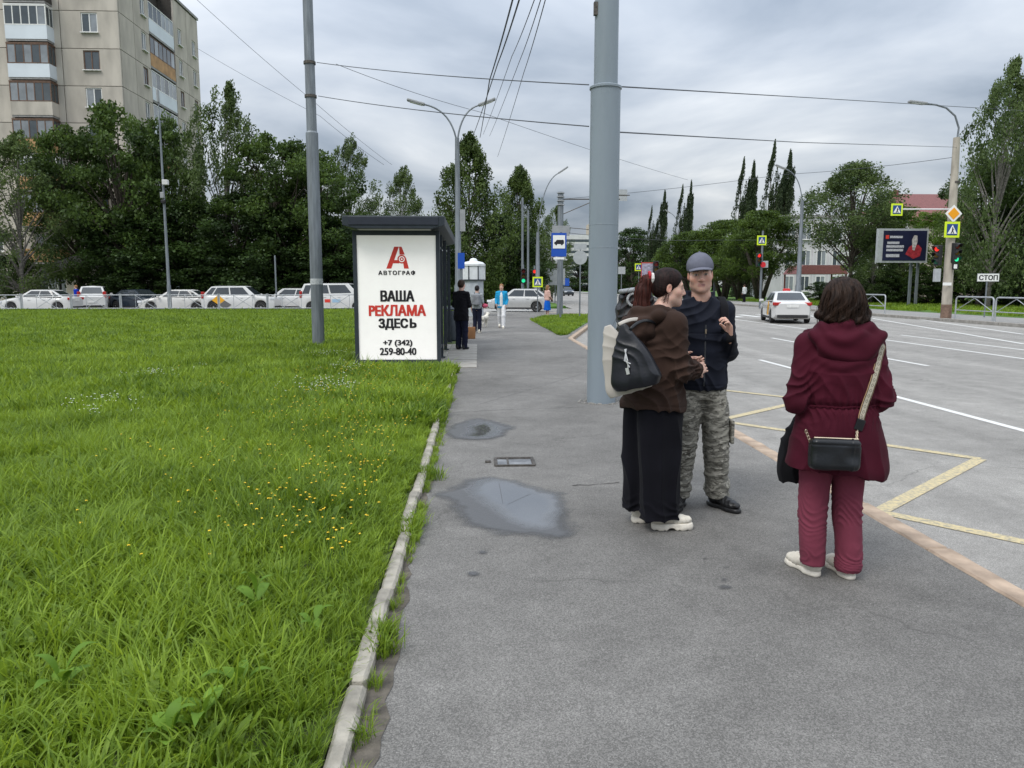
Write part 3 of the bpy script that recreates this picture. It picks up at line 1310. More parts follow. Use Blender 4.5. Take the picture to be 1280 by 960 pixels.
# ================================================================== POLES AND LAMPS
m_galv = M('galvanised_steel', (.18, .20, .22), rough=.5, var=.22, sc_=3, metal=.35, stretch=(4, 4, .6), detail=6)
m_gpaint = M('grey_pole_paint', (.215, .255, .288), rough=.38, var=.07, sc_=1.2, stretch=(3, 3, .5), detail=6, bump=.06, bsc=8)
m_concp = M('concrete_pole', (.38, .345, .29), rough=.9, var=.22, sc_=3, bump=.3, bsc=30, stretch=(1, 1, .4))
m_lamp = M('lamp_head_grey', (.28, .29, .30), rough=.5, var=.1)
m_lens = M('lamp_lens', (.7, .7, .68), rough=.3, var=0)
m_wire = M('overhead_wire', (.06, .065, .075), rough=.6, var=0)

# large trolley pole on the pavement
bpx, bpy_ = 1.69, 10.48
big = emp('trolley_pole', 'thick grey painted steel pole standing on the pavement', 'pole', (bpx, bpy_, 0))
zst = A(752, 106, bpy_ - .2).z
mb = MB()
mb.lathe([(.197, -.05), (.197, zst)], n=48)
low = mb.obj('lower_tube', m_gpaint, big, smooth=True)
mb = MB()
mb.lathe([(.202, zst - .012), (.212, zst - .008), (.212, zst + .018), (.19, zst + .03), (.157, zst + .045)], n=48)
mb.obj('step_collar', m_gpaint, low, smooth=True)
mb = MB()
mb.lathe([(.157, zst + .03), (.150, 10.5), (.09, 10.55)], n=48)
up_ = mb.obj('upper_tube', m_gpaint, big, smooth=True)
mb = MB()
zcl = A(740, 6, bpy_ - .2).z
mb.box((-.155, -.06, zcl), (.05, .06, .16))
mb.obj('cable_clamp', m_steel, up_)
for zz in (A(752, 280, bpy_ - .2).z, A(752, 309, bpy_ - .2).z):
    mb = MB()
    mb.lathe([(.1985, zz - .004), (.2, zz), (.1985, zz + .004)], n=48)
    mb.obj('weld_seam', m_gpaint, low, smooth=True)
mb = MB()
rnd = random.Random(3)
for k in range(60):
    q = rnd.uniform(0, 6.28)
    rr = .2 + abs(rnd.gauss(0, .06))
    s = rnd.uniform(.008, .03)
    mb.box((rr * math.cos(q), rr * math.sin(q), s * .25), (s, s * 1.3, s * .5), rz=q)
tagp(mb.obj('crumbled_asphalt', M('rubble', (.27, .26, .24), var=.3, sc_=30), big), kind='stuff')

# galvanised stepped pole on the lawn
lp = emp('galvanised_pole', 'galvanised stepped steel pole standing in the lawn', 'pole', (-3.91, 18.95, 0))
z1 = A(392, 165, 18.9).z
mb = MB()
mb.lathe([(.150, -.05), (.146, z1 - .02), (.12, z1 + .02), (.112, 11.5), (.05, 11.55)], n=12)
sh_ = mb.obj('shaft', m_galv, lp)
for py in (78, 120):
    zz = A(390, py, 18.9).z
    mb = MB()
    mb.lathe([(.135, zz - .03), (.142, zz - .03), (.142, zz + .03), (.135, zz + .03)], n=16)
    mb.obj('clamp', m_steel, sh_)
zz = A(397, 352, 18.9).z
mb = MB()
mb.lathe([(.151, zz - .07), (.153, zz - .07), (.153, zz + .07), (.151, zz + .07)], n=12)
mb.obj('notice_band', M('faded_notice', (.42, .44, .45), var=.3, sc_=20), sh_)


def curve_pts(a, b, bulge, n=10):
    """arc that rises from a (vertical tangent) and bends over to b"""
    a, b = Vector(a), Vector(b)
    c = Vector((a.x, a.y, b.z)) * bulge + (a + b) / 2 * (1 - bulge)
    return [a * (1 - t) ** 2 + c * 2 * t * (1 - t) + b * t * t for t in [i / n for i in range(n + 1)]]


def lamp_head(parent, p, d, L=.75):
    d = Vector(d).normalized()
    mb = MB()
    rot = d.to_track_quat('X', 'Z').to_euler()
    c = Vector(p) + d * (L / 2)
    mb.box(c, (L, .26, .10), rot=rot)
    h = mb.obj('lamp_head', m_lamp, parent, bev=.03)
    mb = MB()
    mb.box(c - Vector((0, 0, .06)), (L * .7, .2, .02), rot=rot)
    mb.obj('lens', m_lens, h)


def lamp_post(label, px, Y, top, arms, r0=.12, r1=.075, mat=None, name='street_lamp', group=None, ar=.035):
    """top and arm ends are pixels on the plane of the post"""
    mat = mat or m_galv
    X = gx(px, Y)
    root = emp(name, label, 'street lamp', (X, Y, -.02), group=group)
    zt = A(px, top, Y).z
    mb = MB()
    mb.lathe([(r0 * 1.25, -.05), (r0 * 1.25, 1.6), (r0, 1.7), (r1, zt)], n=12)
    mb.obj('pole', mat, root, smooth=True)
    for (ax, ay) in arms:
        e_ = A(ax, ay, Y) - Vector((X, Y, 0))
        pts = curve_pts((0, 0, zt - .25), e_, .72)
        mb = MB()
        mb.tube(pts, ar, 8)
        arm = mb.obj('arm', mat, root, smooth=True)
        lamp_head(arm, pts[-1], pts[-1] - pts[-2])
    return root


dl = lamp_post('double armed street lamp behind the bus shelter', 573, 33, 172, [(531, 130), (598, 131)], .14, .09)
mb = MB()
mb.box((.2, 0, A(575, 275, 33).z), (.22, .18, .9))
mb.obj('control_box', m_lamp, dl)
lamp_post('single street lamp with curved arm beside the white taxi', 998, 52, 250, [(982, 211)], .17, .1)
lamp_post('street lamp rising above the pruned willows', 849, 95, 300, [(838, 266)], .16, .1)
lamp_post('street lamp leaning out over the crossing from the poplars', 672, 52, 290, [(698, 216)], .16, .1)
thin = lamp_post('thin lamp post carrying cameras behind the parked cars', 211, 48, 150, [(198, 128)], .095, .05, ar=.025)
for (py, dx, c, s) in ((228, .2, M('camera_white', (.6, .6, .6), var=.05), (.34, .26, .3)), (244, -.02, m_lamp, (.22, .2, .35)),
                       (252, .02, m_blk, (.25, .22, .2))):
    mb = MB()
    mb.box((dx, -.16, A(209, py, 48).z), s)
    mb.obj('camera_box', c, thin, bev=.03)


def post(label, px, Y, pytop, r=.05, mat=None, name='post', group=None, pybase=None):
    X = gx(px, Y)
    root = emp(name, label, 'post', (X, Y, -.08), group=group)
    mb = MB()
    mb.lathe([(r * 1.15, -.05), (r, .3), (r * .92, A(px, pytop, Y).z), (r * .4, A(px, pytop, Y).z + .02)], n=10)
    mb.obj('pole', mat or m_galv, root, smooth=True)
    return root


post('thin steel post behind the white estate car', 345, 53, 318, .06)
post('slender white aerial mast beside the poplar trees', 653, 56, 246, .09)
post('grey post rising out of the pruned willows', 893, 90, 275, .14)
post('bent grey pole between the aerial mast and the crossing lamp', 660, 54, 262, .08)
# contact wire pole with bracket
cp_ = post('tapered contact wire pole behind the bus stop sign', 700, 43, 238, .17, m_galv, 'contact_pole')
for (p0, p1, r) in (((700, 249), (775, 249), .035), ((703, 268), (752, 247), .025), ((703, 284), (772, 290), .02)):
    mb = MB()
    mb.tube([A(*p0, 43) - cp_.location, A(*p1, 43) - cp_.location], r, 6)
    mb.obj('bracket', m_steel, cp_)
for k in range(4):
    mb = MB()
    mb.lathe([(.19, 0), (.23, .03), (.19, .06)], (0, 0, A(700, 240 + k * 5, 43).z), n=10)
    mb.obj('insulator', m_lamp, cp_, smooth=True)
mb = MB()
mb.box((-.0, -.2, A(699, 287, 43).z), (.95, .1, .55))
mb.obj('back_plate', m_lamp, cp_)

# ------------------------------------------------------------------ signs
m_syel = M('sign_fluorescent', (.62, .78, .03), rough=.45, var=0)
m_sblue = M('sign_blue', (.012, .075, .40), rough=.4, var=0)
m_sdblue = M('sign_dark_blue', (.015, .06, .22), rough=.4, var=0)
m_swhite = M('sign_white', (.78, .78, .76), rough=.45, var=0)
m_sor = M('sign_orange', (.80, .33, .01), rough=.45, var=0)
m_sgrey = M('sign_back_grey', (.36, .38, .39), rough=.55, var=.1)
MXZ = Matrix.Rotation(R(90), 4, 'X')


def flat(name, poly, mat, parent, y, t=.012):
    """polygon in xz, front face at y (towards the camera is -y)"""
    mb = MB()
    mb.prism([(a, b) for a, b in poly], -t, 0, Matrix.Translation((0, y - t + .0, 0)) @ MXZ)
    return mb.obj(name, mat, parent)


def rect(cx, cz, w, h):
    return [(cx - w / 2, cz - h / 2), (cx + w / 2, cz - h / 2), (cx + w / 2, cz + h / 2), (cx - w / 2, cz + h / 2)]


def crossing_plate(parent, cx, cz, s, y):
    p = flat('crossing_sign', rect(cx, cz, s, s), m_syel, parent, y)
    k = s * .70
    flat('blue_field', rect(cx, cz, k, k), m_sblue if False else m_sdblue, p, y - .014)
    flat('white_triangle', [(cx - k * .44, cz - k * .38), (cx + k * .44, cz - k * .38), (cx, cz + k * .42)], m_swhite, p, y - .028)
    q = k * .5
    fig = MB()
    mt = Matrix.Translation((0, y - .055, 0)) @ MXZ
    for poly in ([(cx - .06 * q, cz + .28 * q), (cx + .07 * q, cz + .28 * q), (cx + .07 * q, cz + .42 * q), (cx - .06 * q, cz + .42 * q)],
                 [(cx - .1 * q, cz - .2 * q), (cx + .1 * q, cz - .2 * q), (cx + .08 * q, cz + .25 * q), (cx - .08 * q, cz + .25 * q)],
                 [(cx - .32 * q, cz - .7 * q), (cx - .18 * q, cz - .7 * q), (cx + .06 * q, cz - .21 * q), (cx - .09 * q, cz - .21 * q)],
                 [(cx + .2 * q, cz - .7 * q), (cx + .34 * q, cz - .7 * q), (cx + .09 * q, cz - .21 * q), (cx - .04 * q, cz - .21 * q)],
                 [(cx + .09 * q, cz + .2 * q), (cx + .3 * q, cz - .05 * q), (cx + .24 * q, cz - .1 * q), (cx + .09 * q, cz + .07 * q)]):
        fig.prism(poly, -.012, 0, mt)
    fig.obj('pedestrian_figure', m_blk, p)
    return p


m_vis = M('traffic_light_black', (.02, .021, .022), rough=.5, var=.1)
m_tlg = emat('lit_green_lens', (.02, .55, .25), 1.0)
m_tlr = M('dark_red_lens', (.16, .015, .012), rough=.25, var=0)
m_tly = M('dark_amber_lens', (.14, .08, .01), rough=.25, var=0)
m_tlr2 = emat('lit_red_lens', (.8, .03, .02), .9)


def traffic_light(parent, cx, cz, y, lit='green', w=.32, rz=0.0):
    """head with three visored lenses, faces -y"""
    h = MB()
    mt = Matrix.Translation((cx, y, cz)) @ Matrix.Rotation(rz, 4, 'Z')
    h.prism(rect(0, 0, w, w * 2.9), -.1, .1, mt @ MXZ)
    o = h.obj('traffic_light_head', m_vis, parent, bev=.03)
    for k, (nm, mm) in enumerate((('red_lens', m_tlr2 if lit == 'red' else m_tlr), ('amber_lens', m_tly),
                                  ('green_lens', m_tlg if lit == 'green' else M('dark_green_lens', (.01, .1, .06), rough=.25, var=0)))):
        zc_ = (1 - k) * w * .92
        l = MB()
        l.lathe([(w * .36, 0), (w * .34, .02), (w * .2, .045), (.005, .055)], n=18)
        l.v = [tuple(mt @ Vector((a, -.1 - c, zc_ + b))) for a, b, c in l.v]
        lo_ = l.obj(nm, mm, o, smooth=True)
        v = MB()
        n = 12
        V = []
        for i in range(n + 1):
            q = math.pi * (i / n * 1.16 - .08)
            for (rr, dd) in ((.40, .09), (.40, .36 - .12 * (1 - math.sin(max(0, min(math.pi, q)))))):
                V.append(mt @ Vector((w * rr * math.cos(q), -dd, zc_ + w * rr * math.sin(q))))
        v.add(V, [(2 * i, 2 * i + 1, 2 * i + 3, 2 * i + 2) for i in range(n)])
        vo_ = v.obj('visor', m_vis, lo_)
        s_ = vo_.modifiers.new('solid', 'SOLIDIFY')
        s_.thickness = .008
    return o


# bus stop sign
bs_ = emp('bus_stop_sign', 'blue bus stop sign with black bus pictogram on a post', 'sign', (gx(698, 36) + .1, 36, 0))
bo = bs_.location


def lz(px, py, o):
    p = A(px, py, o.y)
    return p.x - o.x, p.z - o.z


mb = MB()
mb.lathe([(.05, -.1), (.05, lz(698, 290, bo)[1])], n=10)
mb.obj('pole', m_galv, bs_, smooth=True)
cx_, cz_ = lz(698.5, 306, bo)
hw, hh = .70 / 2, 1.08 / 2
bpl = flat('sign_plate', rect(cx_, cz_, 2 * hw, 2 * hh), m_sblue, bs_, -.06)
flat('white_field', rect(cx_, cz_ + .13, .56, .60), m_swhite, bpl, -.075)
mb = MB()
mt = Matrix.Translation((cx_, -.092, cz_ + .12)) @ MXZ
mb.prism([(-.22, -.09), (.22, -.09), (.23, .06), (.2, .1), (-.1, .1), (-.16, .02), (-.22, .0)], -.012, 0, mt)
for q in (-.13, .13):
    mb.prism([(q + .045 * math.cos(k * .524), -.1 + .045 * math.sin(k * .524)) for k in range(12)], -.012, .001, mt)
mb.obj('bus_pictogram', m_blk, bpl)
flat('timetable_plate', rect(cx_, cz_ - hh - .08, .5, .10), m_swhite, bs_, -.06)

# round sign seen from behind
rs = emp('round_sign', 'round traffic sign seen from its grey back, on a thin post', 'sign', (gx(725, 37.7), 37.7, -.05))
mb = MB()
mb.lathe([(.035, -.1), (.035, lz(725, 305, rs.location)[1])], n=8)
mb.obj('pole', m_galv, rs, smooth=True)
cx_, cz_ = lz(725, 322, rs.location)
flat('disc', [(cx_ + .34 * math.cos(k * .2618), cz_ + .34 * math.sin(k * .2618)) for k in range(24)], m_sgrey, rs, -.04)
flat('plate', rect(cx_, cz_ + .52, .62, .3), m_sgrey, rs, -.04)

# crossing sign by the side street
for (px, py, Y, lab, s, base) in ((672, 352.5, 47, 'pedestrian crossing sign on a low post by the silver hatchback', .62, None),
                                  (798, 334, 88, 'pedestrian crossing sign beyond the intersection beside a red board', .85, None)):
    cs = emp('crossing_sign_post', lab, 'sign', (gx(px, Y), Y, -.1))
    mb = MB()
    cx_, cz_ = lz(px, py, cs.location)
    mb.lathe([(.035, -.05), (.035, cz_ + s * .4)], n=8)
    mb.obj('pole', m_galv, cs, smooth=True)
    crossing_plate(cs, cx_, cz_, s, -.05)

# traffic light with crossing sign in front of the willows
tl = emp('traffic_light', 'traffic light with crossing sign before the pruned willows', 'traffic light', (gx(951, 56.8), 56.8, 0))
cx_, cz_ = lz(951.5, 300.5, tl.location)
mb = MB()
mb.lathe([(.09, -.1), (.08, cz_ + .7)], n=10)
mb.obj('pole', m_galv, tl, smooth=True)
crossing_plate(tl, cx_, cz_, .7, -.1)
x_, z_ = lz(947.5, 325, tl.location)
traffic_light(tl, x_, z_, -.12, 'red', .34)
x_, z_ = lz(956, 330.5, tl.location)
mb = MB()
mb.box((x_, -.05, z_), (.42, .2, .5))
mb.obj('countdown_box', m_sgrey, tl, bev=.02)
x_, z_ = lz(952, 331, tl.location)
mb = MB()
mb.lathe([(.2, 0), (.2, .02)], (0, 0, 0), n=16)
mb.v = [(a + x_, -.3 - c, b + z_) for a, b, c in mb.v]
mb.obj('no_entry_disc', M('sign_red', (.55, .02, .03), var=0), tl)
# red framed board and traffic light beyond the intersection
rb = emp('roadside_board', 'red framed notice board with a green traffic light beyond the intersection', 'sign', (gx(812, 84), 84, -.1))
x_, z_ = lz(812, 338, rb.location)
flat('board', rect(x_, z_, 1.9, 1.75), M('board_red', (.42, .07, .06), var=.1), rb, 0)
flat('print', rect(x_ - .1, z_, 1.5, 1.5), M('board_print', (.32, .30, .38), var=.5, sc_=3, stretch=(1, 1, 6)), rb, -.02)
mb = MB()
mb.lathe([(.07, -.05), (.06, z_ - .8)], (x_ - .4, 0, 0), n=8)
mb.obj('pole', m_galv, rb, smooth=True)
x2, z2 = lz(819, 337, rb.location)
traffic_light(rb, x2, z2, -.3, 'green', .62)

# concrete lamp pole at the far kerb, with its signs
PP = Vector((22.62, 36.3, .03))
cpn = emp('concrete_lamp_pole', 'leaning concrete lamp pole with diamond sign and crossing sign at the far kerb', 'street lamp', PP)


def pl(px, py, y=None):
    p = A(px, py, y or PP.y)
    return p - PP


b0, b1 = pl(1182, 400), pl(1196, 172)
b0.z = -.1
mb = MB()
mb.tube([b0, b1], [.235, .15], 12)
mb.obj('pole', m_concp, cpn)
mb = MB()
mb.tube([b0 + (b1 - b0) * .004, b0 + (b1 - b0) * .09], [.242, .238], 12)
mb.obj('brown_base_paint', M('pole_base_brown', (.17, .11, .08), var=.3, sc_=8), cpn)
arm = [pl(1196, 178), pl(1198.5, 160), pl(1194, 145), pl(1183, 135), pl(1170, 131), pl(1158, 129.5)]
mb = MB()
mb.tube(arm, .045, 8)
am = mb.obj('arm', m_galv, cpn, smooth=True)
lamp_head(am, arm[-1], arm[-1] - arm[-2], .85)
zz = pl(1194, 228)
mb = MB()
mb.tube([zz - Vector((0, 0, .05)), zz + Vector((0, 0, .05))], .2, 12)
mb.obj('clamp', m_steel, cpn)
c = pl(1192, 267, 36.0)
s = .41
flat('priority_sign', [(c.x - s, c.z), (c.x, c.z - s), (c.x + s, c.z), (c.x, c.z + s)], m_swhite, cpn, -.3)
s = .28
flat('orange_diamond', [(c.x - s, c.z), (c.x, c.z - s), (c.x + s, c.z), (c.x, c.z + s)], m_sor, cpn, -.315)
c = pl(1190, 287, 36.0)
crossing_plate(cpn, c.x, c.z, .74, -.3)
a, b = pl(1128, 261.5, 36.2), pl(1188, 261.5, 36.2)
mb = MB()
mb.tube([a, b], .03, 8)
mb.obj('sign_arm', M('white_tube', (.7, .7, .7), var=0), cpn)
c = pl(1121, 262, 36.0)
crossing_plate(cpn, c.x, c.z, .56, -.3)
c = pl(1176.5, 319, 36.0)
traffic_light(cpn, c.x, c.z, -.05, 'red', .33, R(-70))
c = pl(1195, 316, 36.0)
traffic_light(cpn, c.x, c.z, -.25, 'green', .32, R(12))
c = pl(1194, 333, 36.0)
flat('arrow_plate', rect(c.x, c.z, .30, .30), m_blk, cpn, -.3)
flat('white_arrow', rect(c.x, c.z, .16, .2), m_swhite, cpn, -.315)
c = pl(1175, 344, 36.0)
mb = MB()
mb.box((c.x, -.05, c.z), (.28, .2, .62))
mb.obj('control_box', m_sgrey, cpn, bev=.02)
c = pl(1184, 355, 36.0)
flat('number_plate', rect(c.x, c.z, .42, .14), m_swhite, cpn, -.29)
# STOP plate
so = emp('stop_line_sign', 'white rectangular plate lettered СТОП on a post behind the railing', 'sign', (gx(1232, 37.5), 37.5, .03))
x_, z_ = lz(1234.5, 347, so.location)
mb = MB()
mb.tube([(lz(1230, 399, so.location)[0], 0, -.05), (x_ - .02, 0, z_ + .15)], .035, 8)
mb.obj('pole', m_galv, so)
spl = flat('plate', rect(x_, z_, 1.08, .36), m_swhite, so, -.05)
flat('plate_border', rect(x_, z_, 1.12, .40), m_sgrey, so, -.035)
fit_text('СТОП', 1234.5, 343.8, 350.2, 23, m_blk, .05, Y=37.5, parent=spl, root=so, yoff=-.062)

# billboard
BB = Vector((gx(1126, 56), 56, .05))
bb = emp('billboard', 'two legged billboard with a dark advertising screen and red figure', 'billboard', BB)
p0, p1 = A(1096, 286, 56) - BB, A(1155.5, 328.5, 56) - BB
cxb, czb = (p0.x + p1.x) / 2, (p0.z + p1.z) / 2
wb, hb = p1.x - p0.x, p0.z - p1.z
flat('screen_frame', rect(cxb, czb, wb, hb), m_sgrey, bb, 0, .3)
scr = flat('screen', rect(cxb + .12, czb, wb - .5, hb - .3), M('dark_poster', (.012, .014, .04), rough=.35, var=.3, sc_=1), bb, -.312, .02)
for (a, b, w_, h_) in ((-.55, .62, .95, .16), (-.75, .2, .9, .17), (-.6, -.06, 1.3, .17), (-.62, -.32, 1.25, .17), (-.75, -.72, 1.0, .22)):
    flat('print_line', rect(cxb + a + .0, czb + b, w_, h_), M('poster_print', (.42, .42, .46), var=.5, sc_=14, stretch=(1, 1, 3)), scr, -.335, .01)
flat('red_mark', rect(cxb - 1.22, czb + .62, .24, .26), m_red, scr, -.335, .01)
flat('red_garment', [(cxb + .2, czb - .62), (cxb + .45, czb - .1), (cxb + .75, czb + .1), (cxb + 1.15, czb + .05), (cxb + 1.4, czb - .2),
                     (cxb + 1.3, czb - .75), (cxb + .8, czb - .95)], M('poster_red', (.30, .02, .03), var=.3, sc_=5), scr, -.335, .01)
flat('grey_beard', [(cxb + .7, czb - .3), (cxb + .62, czb + .4), (cxb + .78, czb + .75), (cxb + 1.0, czb + .72), (cxb + 1.05, czb + .3),
                    (cxb + .85, czb - .35)], M('poster_grey', (.40, .37, .36), var=.4, sc_=6), scr, -.348, .01)
for px in (1138.5, 1147):
    x_ = (A(px, 350, 56) - BB).x
    mb = MB()
    mb.box((x_, .1, (czb - hb / 2) / 2), (.16, .16, czb - hb / 2 - .002))
    mb.obj('leg', m_galv, bb)
# signs near the silver car / far signs
for (px, py, Y, w_, h_, mm, lab) in ((576.5, 326, 25, .22, .5, m_sblue, 'narrow blue road sign half hidden behind the shelter'),
                                     (694, 346, 75, 1.9, 1.6, m_sgrey, 'back of a large grey direction board beyond the crossing'),
                                     (702, 352.5, 110, 2.2, 1.1, m_sblue, 'small blue road sign far up the road'),
                                     (777, 338, 80, .75, .75, m_sgrey, 'small grey sign disc seen from behind beside the trolley pole')):
    sg = emp('road_sign', lab, 'sign', (gx(px, Y), Y, -.1))
    x_, z_ = lz(px, py, sg.location)
    flat('plate', rect(x_, z_, w_, h_), mm, sg, -.05)
    mb = MB()
    mb.lathe([(.05, -.05), (.045, z_ + h_ * .4)], (x_, 0, 0), n=8)
    mb.obj('pole', m_galv, sg, smooth=True)
# signals around the silver car
for (px, py, Y, lit, lab) in ((654, 345, 55, 'green', 'traffic light on a mast behind the silver hatchback'),
                              (668, 345, 60, 'red', 'traffic light beside the curved lamp behind the silver hatchback')):
    sg = emp('traffic_light', lab, 'traffic light', (gx(px, Y), Y, -.1))
    x_, z_ = lz(px, py, sg.location)
    mb = MB()
    mb.lathe([(.07, -.05), (.06, z_ + .8)], n=8)
    mb.obj('pole', m_galv, sg, smooth=True)
    traffic_light(sg, x_, z_, -.2, lit, .36)

# kiosk: round-topped white booth
kk = emp('kiosk', 'small octagonal booth with white sign band and domed roof', 'kiosk', (gx(592, 41), 41, 0))
m_kw = M('kiosk_white', (.62, .64, .66), rough=.5, var=.08)


def octo(r, z0, z1):
    b = MB()
    b.prism([(r * math.cos(q), r * math.sin(q)) for q in [R(22.5 + 45 * k) for k in range(8)]], z0, z1)
    return b


octo(.56, -.05, 1.9).obj('body', M('kiosk_grey', (.40, .43, .46), rough=.6, var=.12), kk)
octo(.63, 1.9, 2.62).obj('sign_band', m_kw, kk)
octo(.66, 1.86, 1.92).obj('lower_trim', m_frame, kk)
rfk = octo(.68, 2.62, 2.72).obj('cornice', m_kw, kk)
mb = MB()
mb.lathe([(.6, 2.72), (.5, 2.82), (.22, 2.88), (.2, 2.95), (.12, 3.02), (.01, 3.04)], n=16)
mb.obj('dome', m_kw, rfk, smooth=True)
for q in range(8):
    b = MB()
    a_ = R(22.5 + 45 * q)
    b.box((.635 * math.cos(a_), .635 * math.sin(a_), 2.26), (.05, .05, .72), rz=a_)
    b.obj('corner_trim', m_frame if q in (5, 6) else m_kw, kk)

# ------------------------------------------------------------------ railings
m_rail = M('railing_grey', (.36, .38, .40), rough=.55, var=.15, metal=.2)


def railing_proto(L, h, cross=True, r=.028):
    root = emp('railing', '', 'railing')
    for x_ in (0, L):
        mb = MB()
        mb.box((x_, 0, h / 2 - .05), (.085, .06, h + .1))
        mb.obj('post', m_rail, root)
    for z_ in (h - .08, .25):
        mb = MB()
        mb.tube([(.04, 0, z_), (L - .04, 0, z_)], r, 6)
        mb.obj('rail', m_rail, root)
    if cross:
        for (a, b) in (((L * .3, .27), (L * .7, h - .1)), ((L * .3, h - .1), (L * .7, .27))):
            mb = MB()
            mb.tube([(a[0], .01 if a[1] < .5 else -.03, a[1]), (b[0], .01 if a[1] < .5 else -.03, b[1])], r * .6, 6)
            mb.obj('diagonal', m_rail, root)
        for q in (.3, .7):
            mb = MB()
            mb.tube([(L * q, 0, .25), (L * q, 0, h - .08)], r * .55, 6)
            mb.obj('upright', m_rail, root)
    return root


rp = railing_proto(2.85, 1.12)
rp.location = (gx(455, 47.3) - 2.9, 47.35, 0)
tagp(rp, 'grey steel railing bay with a crossed centre at the end of the lawn', 'railing', 'railing bays along the end of the lawn')
bays = ('in front of the lettered van', 'beside the lawn pole in front of the estate car', 'in front of the hatchback with the orange diamond',
        'in front of the boot of the saloon at the camera post', 'with the camera post behind it', 'in front of the dark blue car', 'in front of the white crossover',
        'in front of the bonnet of the saloon by the sign post', 'next to the bay before the saloon bonnet')
rp['label'] = 'grey railing bay ' + bays[0]
for k in range(1, 9):
    c_ = copytree(rp)
    c_['label'] = 'grey railing bay ' + bays[k]
    c_.location = (rp.location.x - 2.9 * k, 47.35, 0)


def hoop_railing(label, a, b, group=None):
    """barrier with rounded top corners"""
    a, b = Vector(a), Vector(b)
    d = b - a
    L = d.length
    root = emp('barrier', label, 'barrier', a, math.atan2(d.y, d.x), group)
    h, r = 1.05, .16
    pts = [(0, 0, -.05), (0, 0, h - r)] + [(r - r * math.cos(q), 0, h - r + r * math.sin(q)) for q in (.5, 1.0, 1.57)] + \
          [(L - r + r * math.sin(q), 0, h - r + r * math.cos(q)) for q in (0, .57, 1.07, 1.57)] + [(L, 0, -.05)]
    mb = MB()
    mb.tube(pts, .035, 8)
    mb.obj('hoop', m_rail, root, smooth=True)
    mb = MB()
    mb.tube([(0, 0, .42), (L, 0, .42)], .025, 6)
    mb.obj('rail', m_rail, root)
    for (p, q) in (((.1, .44), (L * .5, h - .05)), ((L * .5, h - .05), (L - .1, .44))):
        mb = MB()
        mb.tube([(p[0], .012, p[1]), (q[0], .012, q[1])], .016, 6)
        mb.obj('diagonal', m_rail, root)
    return root


g_ = 'barriers along the far kerb'
hoop_railing('hooped grey barrier next to the concrete lamp pole', (22.75, 35.9, .03), (22.75, 33.2, .03), g_)
hoop_railing('hooped grey barrier in front of the СТОП plate', (22.75, 33.05, .03), (22.75, 30.5, .03), g_)
hoop_railing('hooped grey barrier beyond the one at the СТОП plate', (22.75, 30.35, .03), (22.75, 27.8, .03), g_)
hoop_railing('hooped grey barrier ending below the billboard', (22.9, 45.5, .03), (22.9, 42.6, .03), g_)
hoop_railing('hooped grey barrier behind the white taxi', (22.9, 49.2, .03), (22.9, 46.0, .03), g_)

# ------------------------------------------------------------------ wires
def wire(label, pts, r=.012, sag=0.0, name='overhead_wire'):
    P = [Vector(p) for p in pts]
    out = []
    for i in range(len(P) - 1):
        n = 10
        for k in range(n):
            t = k / n
            out.append(P[i].lerp(P[i + 1], t) - Vector((0, 0, sag * 4 * t * (1 - t))))
    out.append(P[-1])
    o_ = out[0].copy()
    mb = MB()
    mb.tube([p - o_ for p in out], r, 6)
    return tagp(mb.obj(name, m_wire, None, o_, smooth=True), label, 'wire', 'overhead wires')


a1, a2 = A(396, 78, 18.9), A(398, 120, 18.9)
b1_, b2_ = A(736, 106, 10.4), A(736, 158, 10.4)
c1_, c2_ = A(1215, 131, 36.2), A(1196, 184, 36.2)
wire('upper span wire from the lawn pole to the trolley pole', [a1, b1_], .008, .05)
wire('lower span wire from the lawn pole to the trolley pole', [a2, b2_], .008, .05)
wire('upper span wire from the trolley pole across the road', [A(770, 108, 10.4), A(1010, 122, 20), A(1290, 139, 33)], .010, .0)
wire('lower span wire from the trolley pole to the concrete lamp pole', [A(770, 165, 10.4), A(1000, 178, 20), c2_], .010, .0)
for i, (p, q, q2, lab) in enumerate((((655, -20), (622, 80), (592, 168), 'twisted feeder cable nearest the double lamp'),
                                     ((646, -20), (612, 100), (600, 172), 'feeder cable beside the twisted one above the shelter'),
                                     ((675, -20), (640, 70), (604, 168), 'middle feeder cable over the pavement'),
                                     ((682, -20), (650, 75), (612, 170), 'feeder cable sagging over the pavement'),
                                     ((687, -20), (655, 90), (622, 196), 'feeder cable closest to the trolley pole'))):
    wire(lab, [A(*p, 9.5), A(*q, 17), A(*q2, 34)], .007 + .005 * (i < 2), .04)
wire('thin wire running down from the apartment block to the trees', [A(225, -20, 40), A(390, 125, 45), A(490, 206, 60)], .011, .1)
wire('thin wire rising behind the lawn pole', [A(246, 60, 62), A(400, 145, 50), A(480, 206, 60)], .011, .1)
wire('thin wire crossing the sky behind the trolley pole', [A(420, 80, 30), A(600, 140, 35), A(860, 225, 60)], .009, .1)
wire('contact wire span over the intersection', [A(700, 249, 43), A(980, 218, 48), A(1196, 196, 36.2)], .012, .1)
wire('lower contact wire over the intersection', [A(700, 290, 43), A(900, 300, 60), A(1180, 292, 70)], .014, .2)
# pantograph guide panel hanging from the bracket
hp = A(777, 244, 43)
ck = emp('hanging_route_plate', 'small grey plate hanging from the bracket beside the trolley pole', 'plate', hp)
flat('plate', rect(0, 0, .62, .62), m_sgrey, ck, 0)
mb = MB()
mb.box((0, 0, .0), (.9, .05, .05))
mb.obj('holder', m_steel, ck)

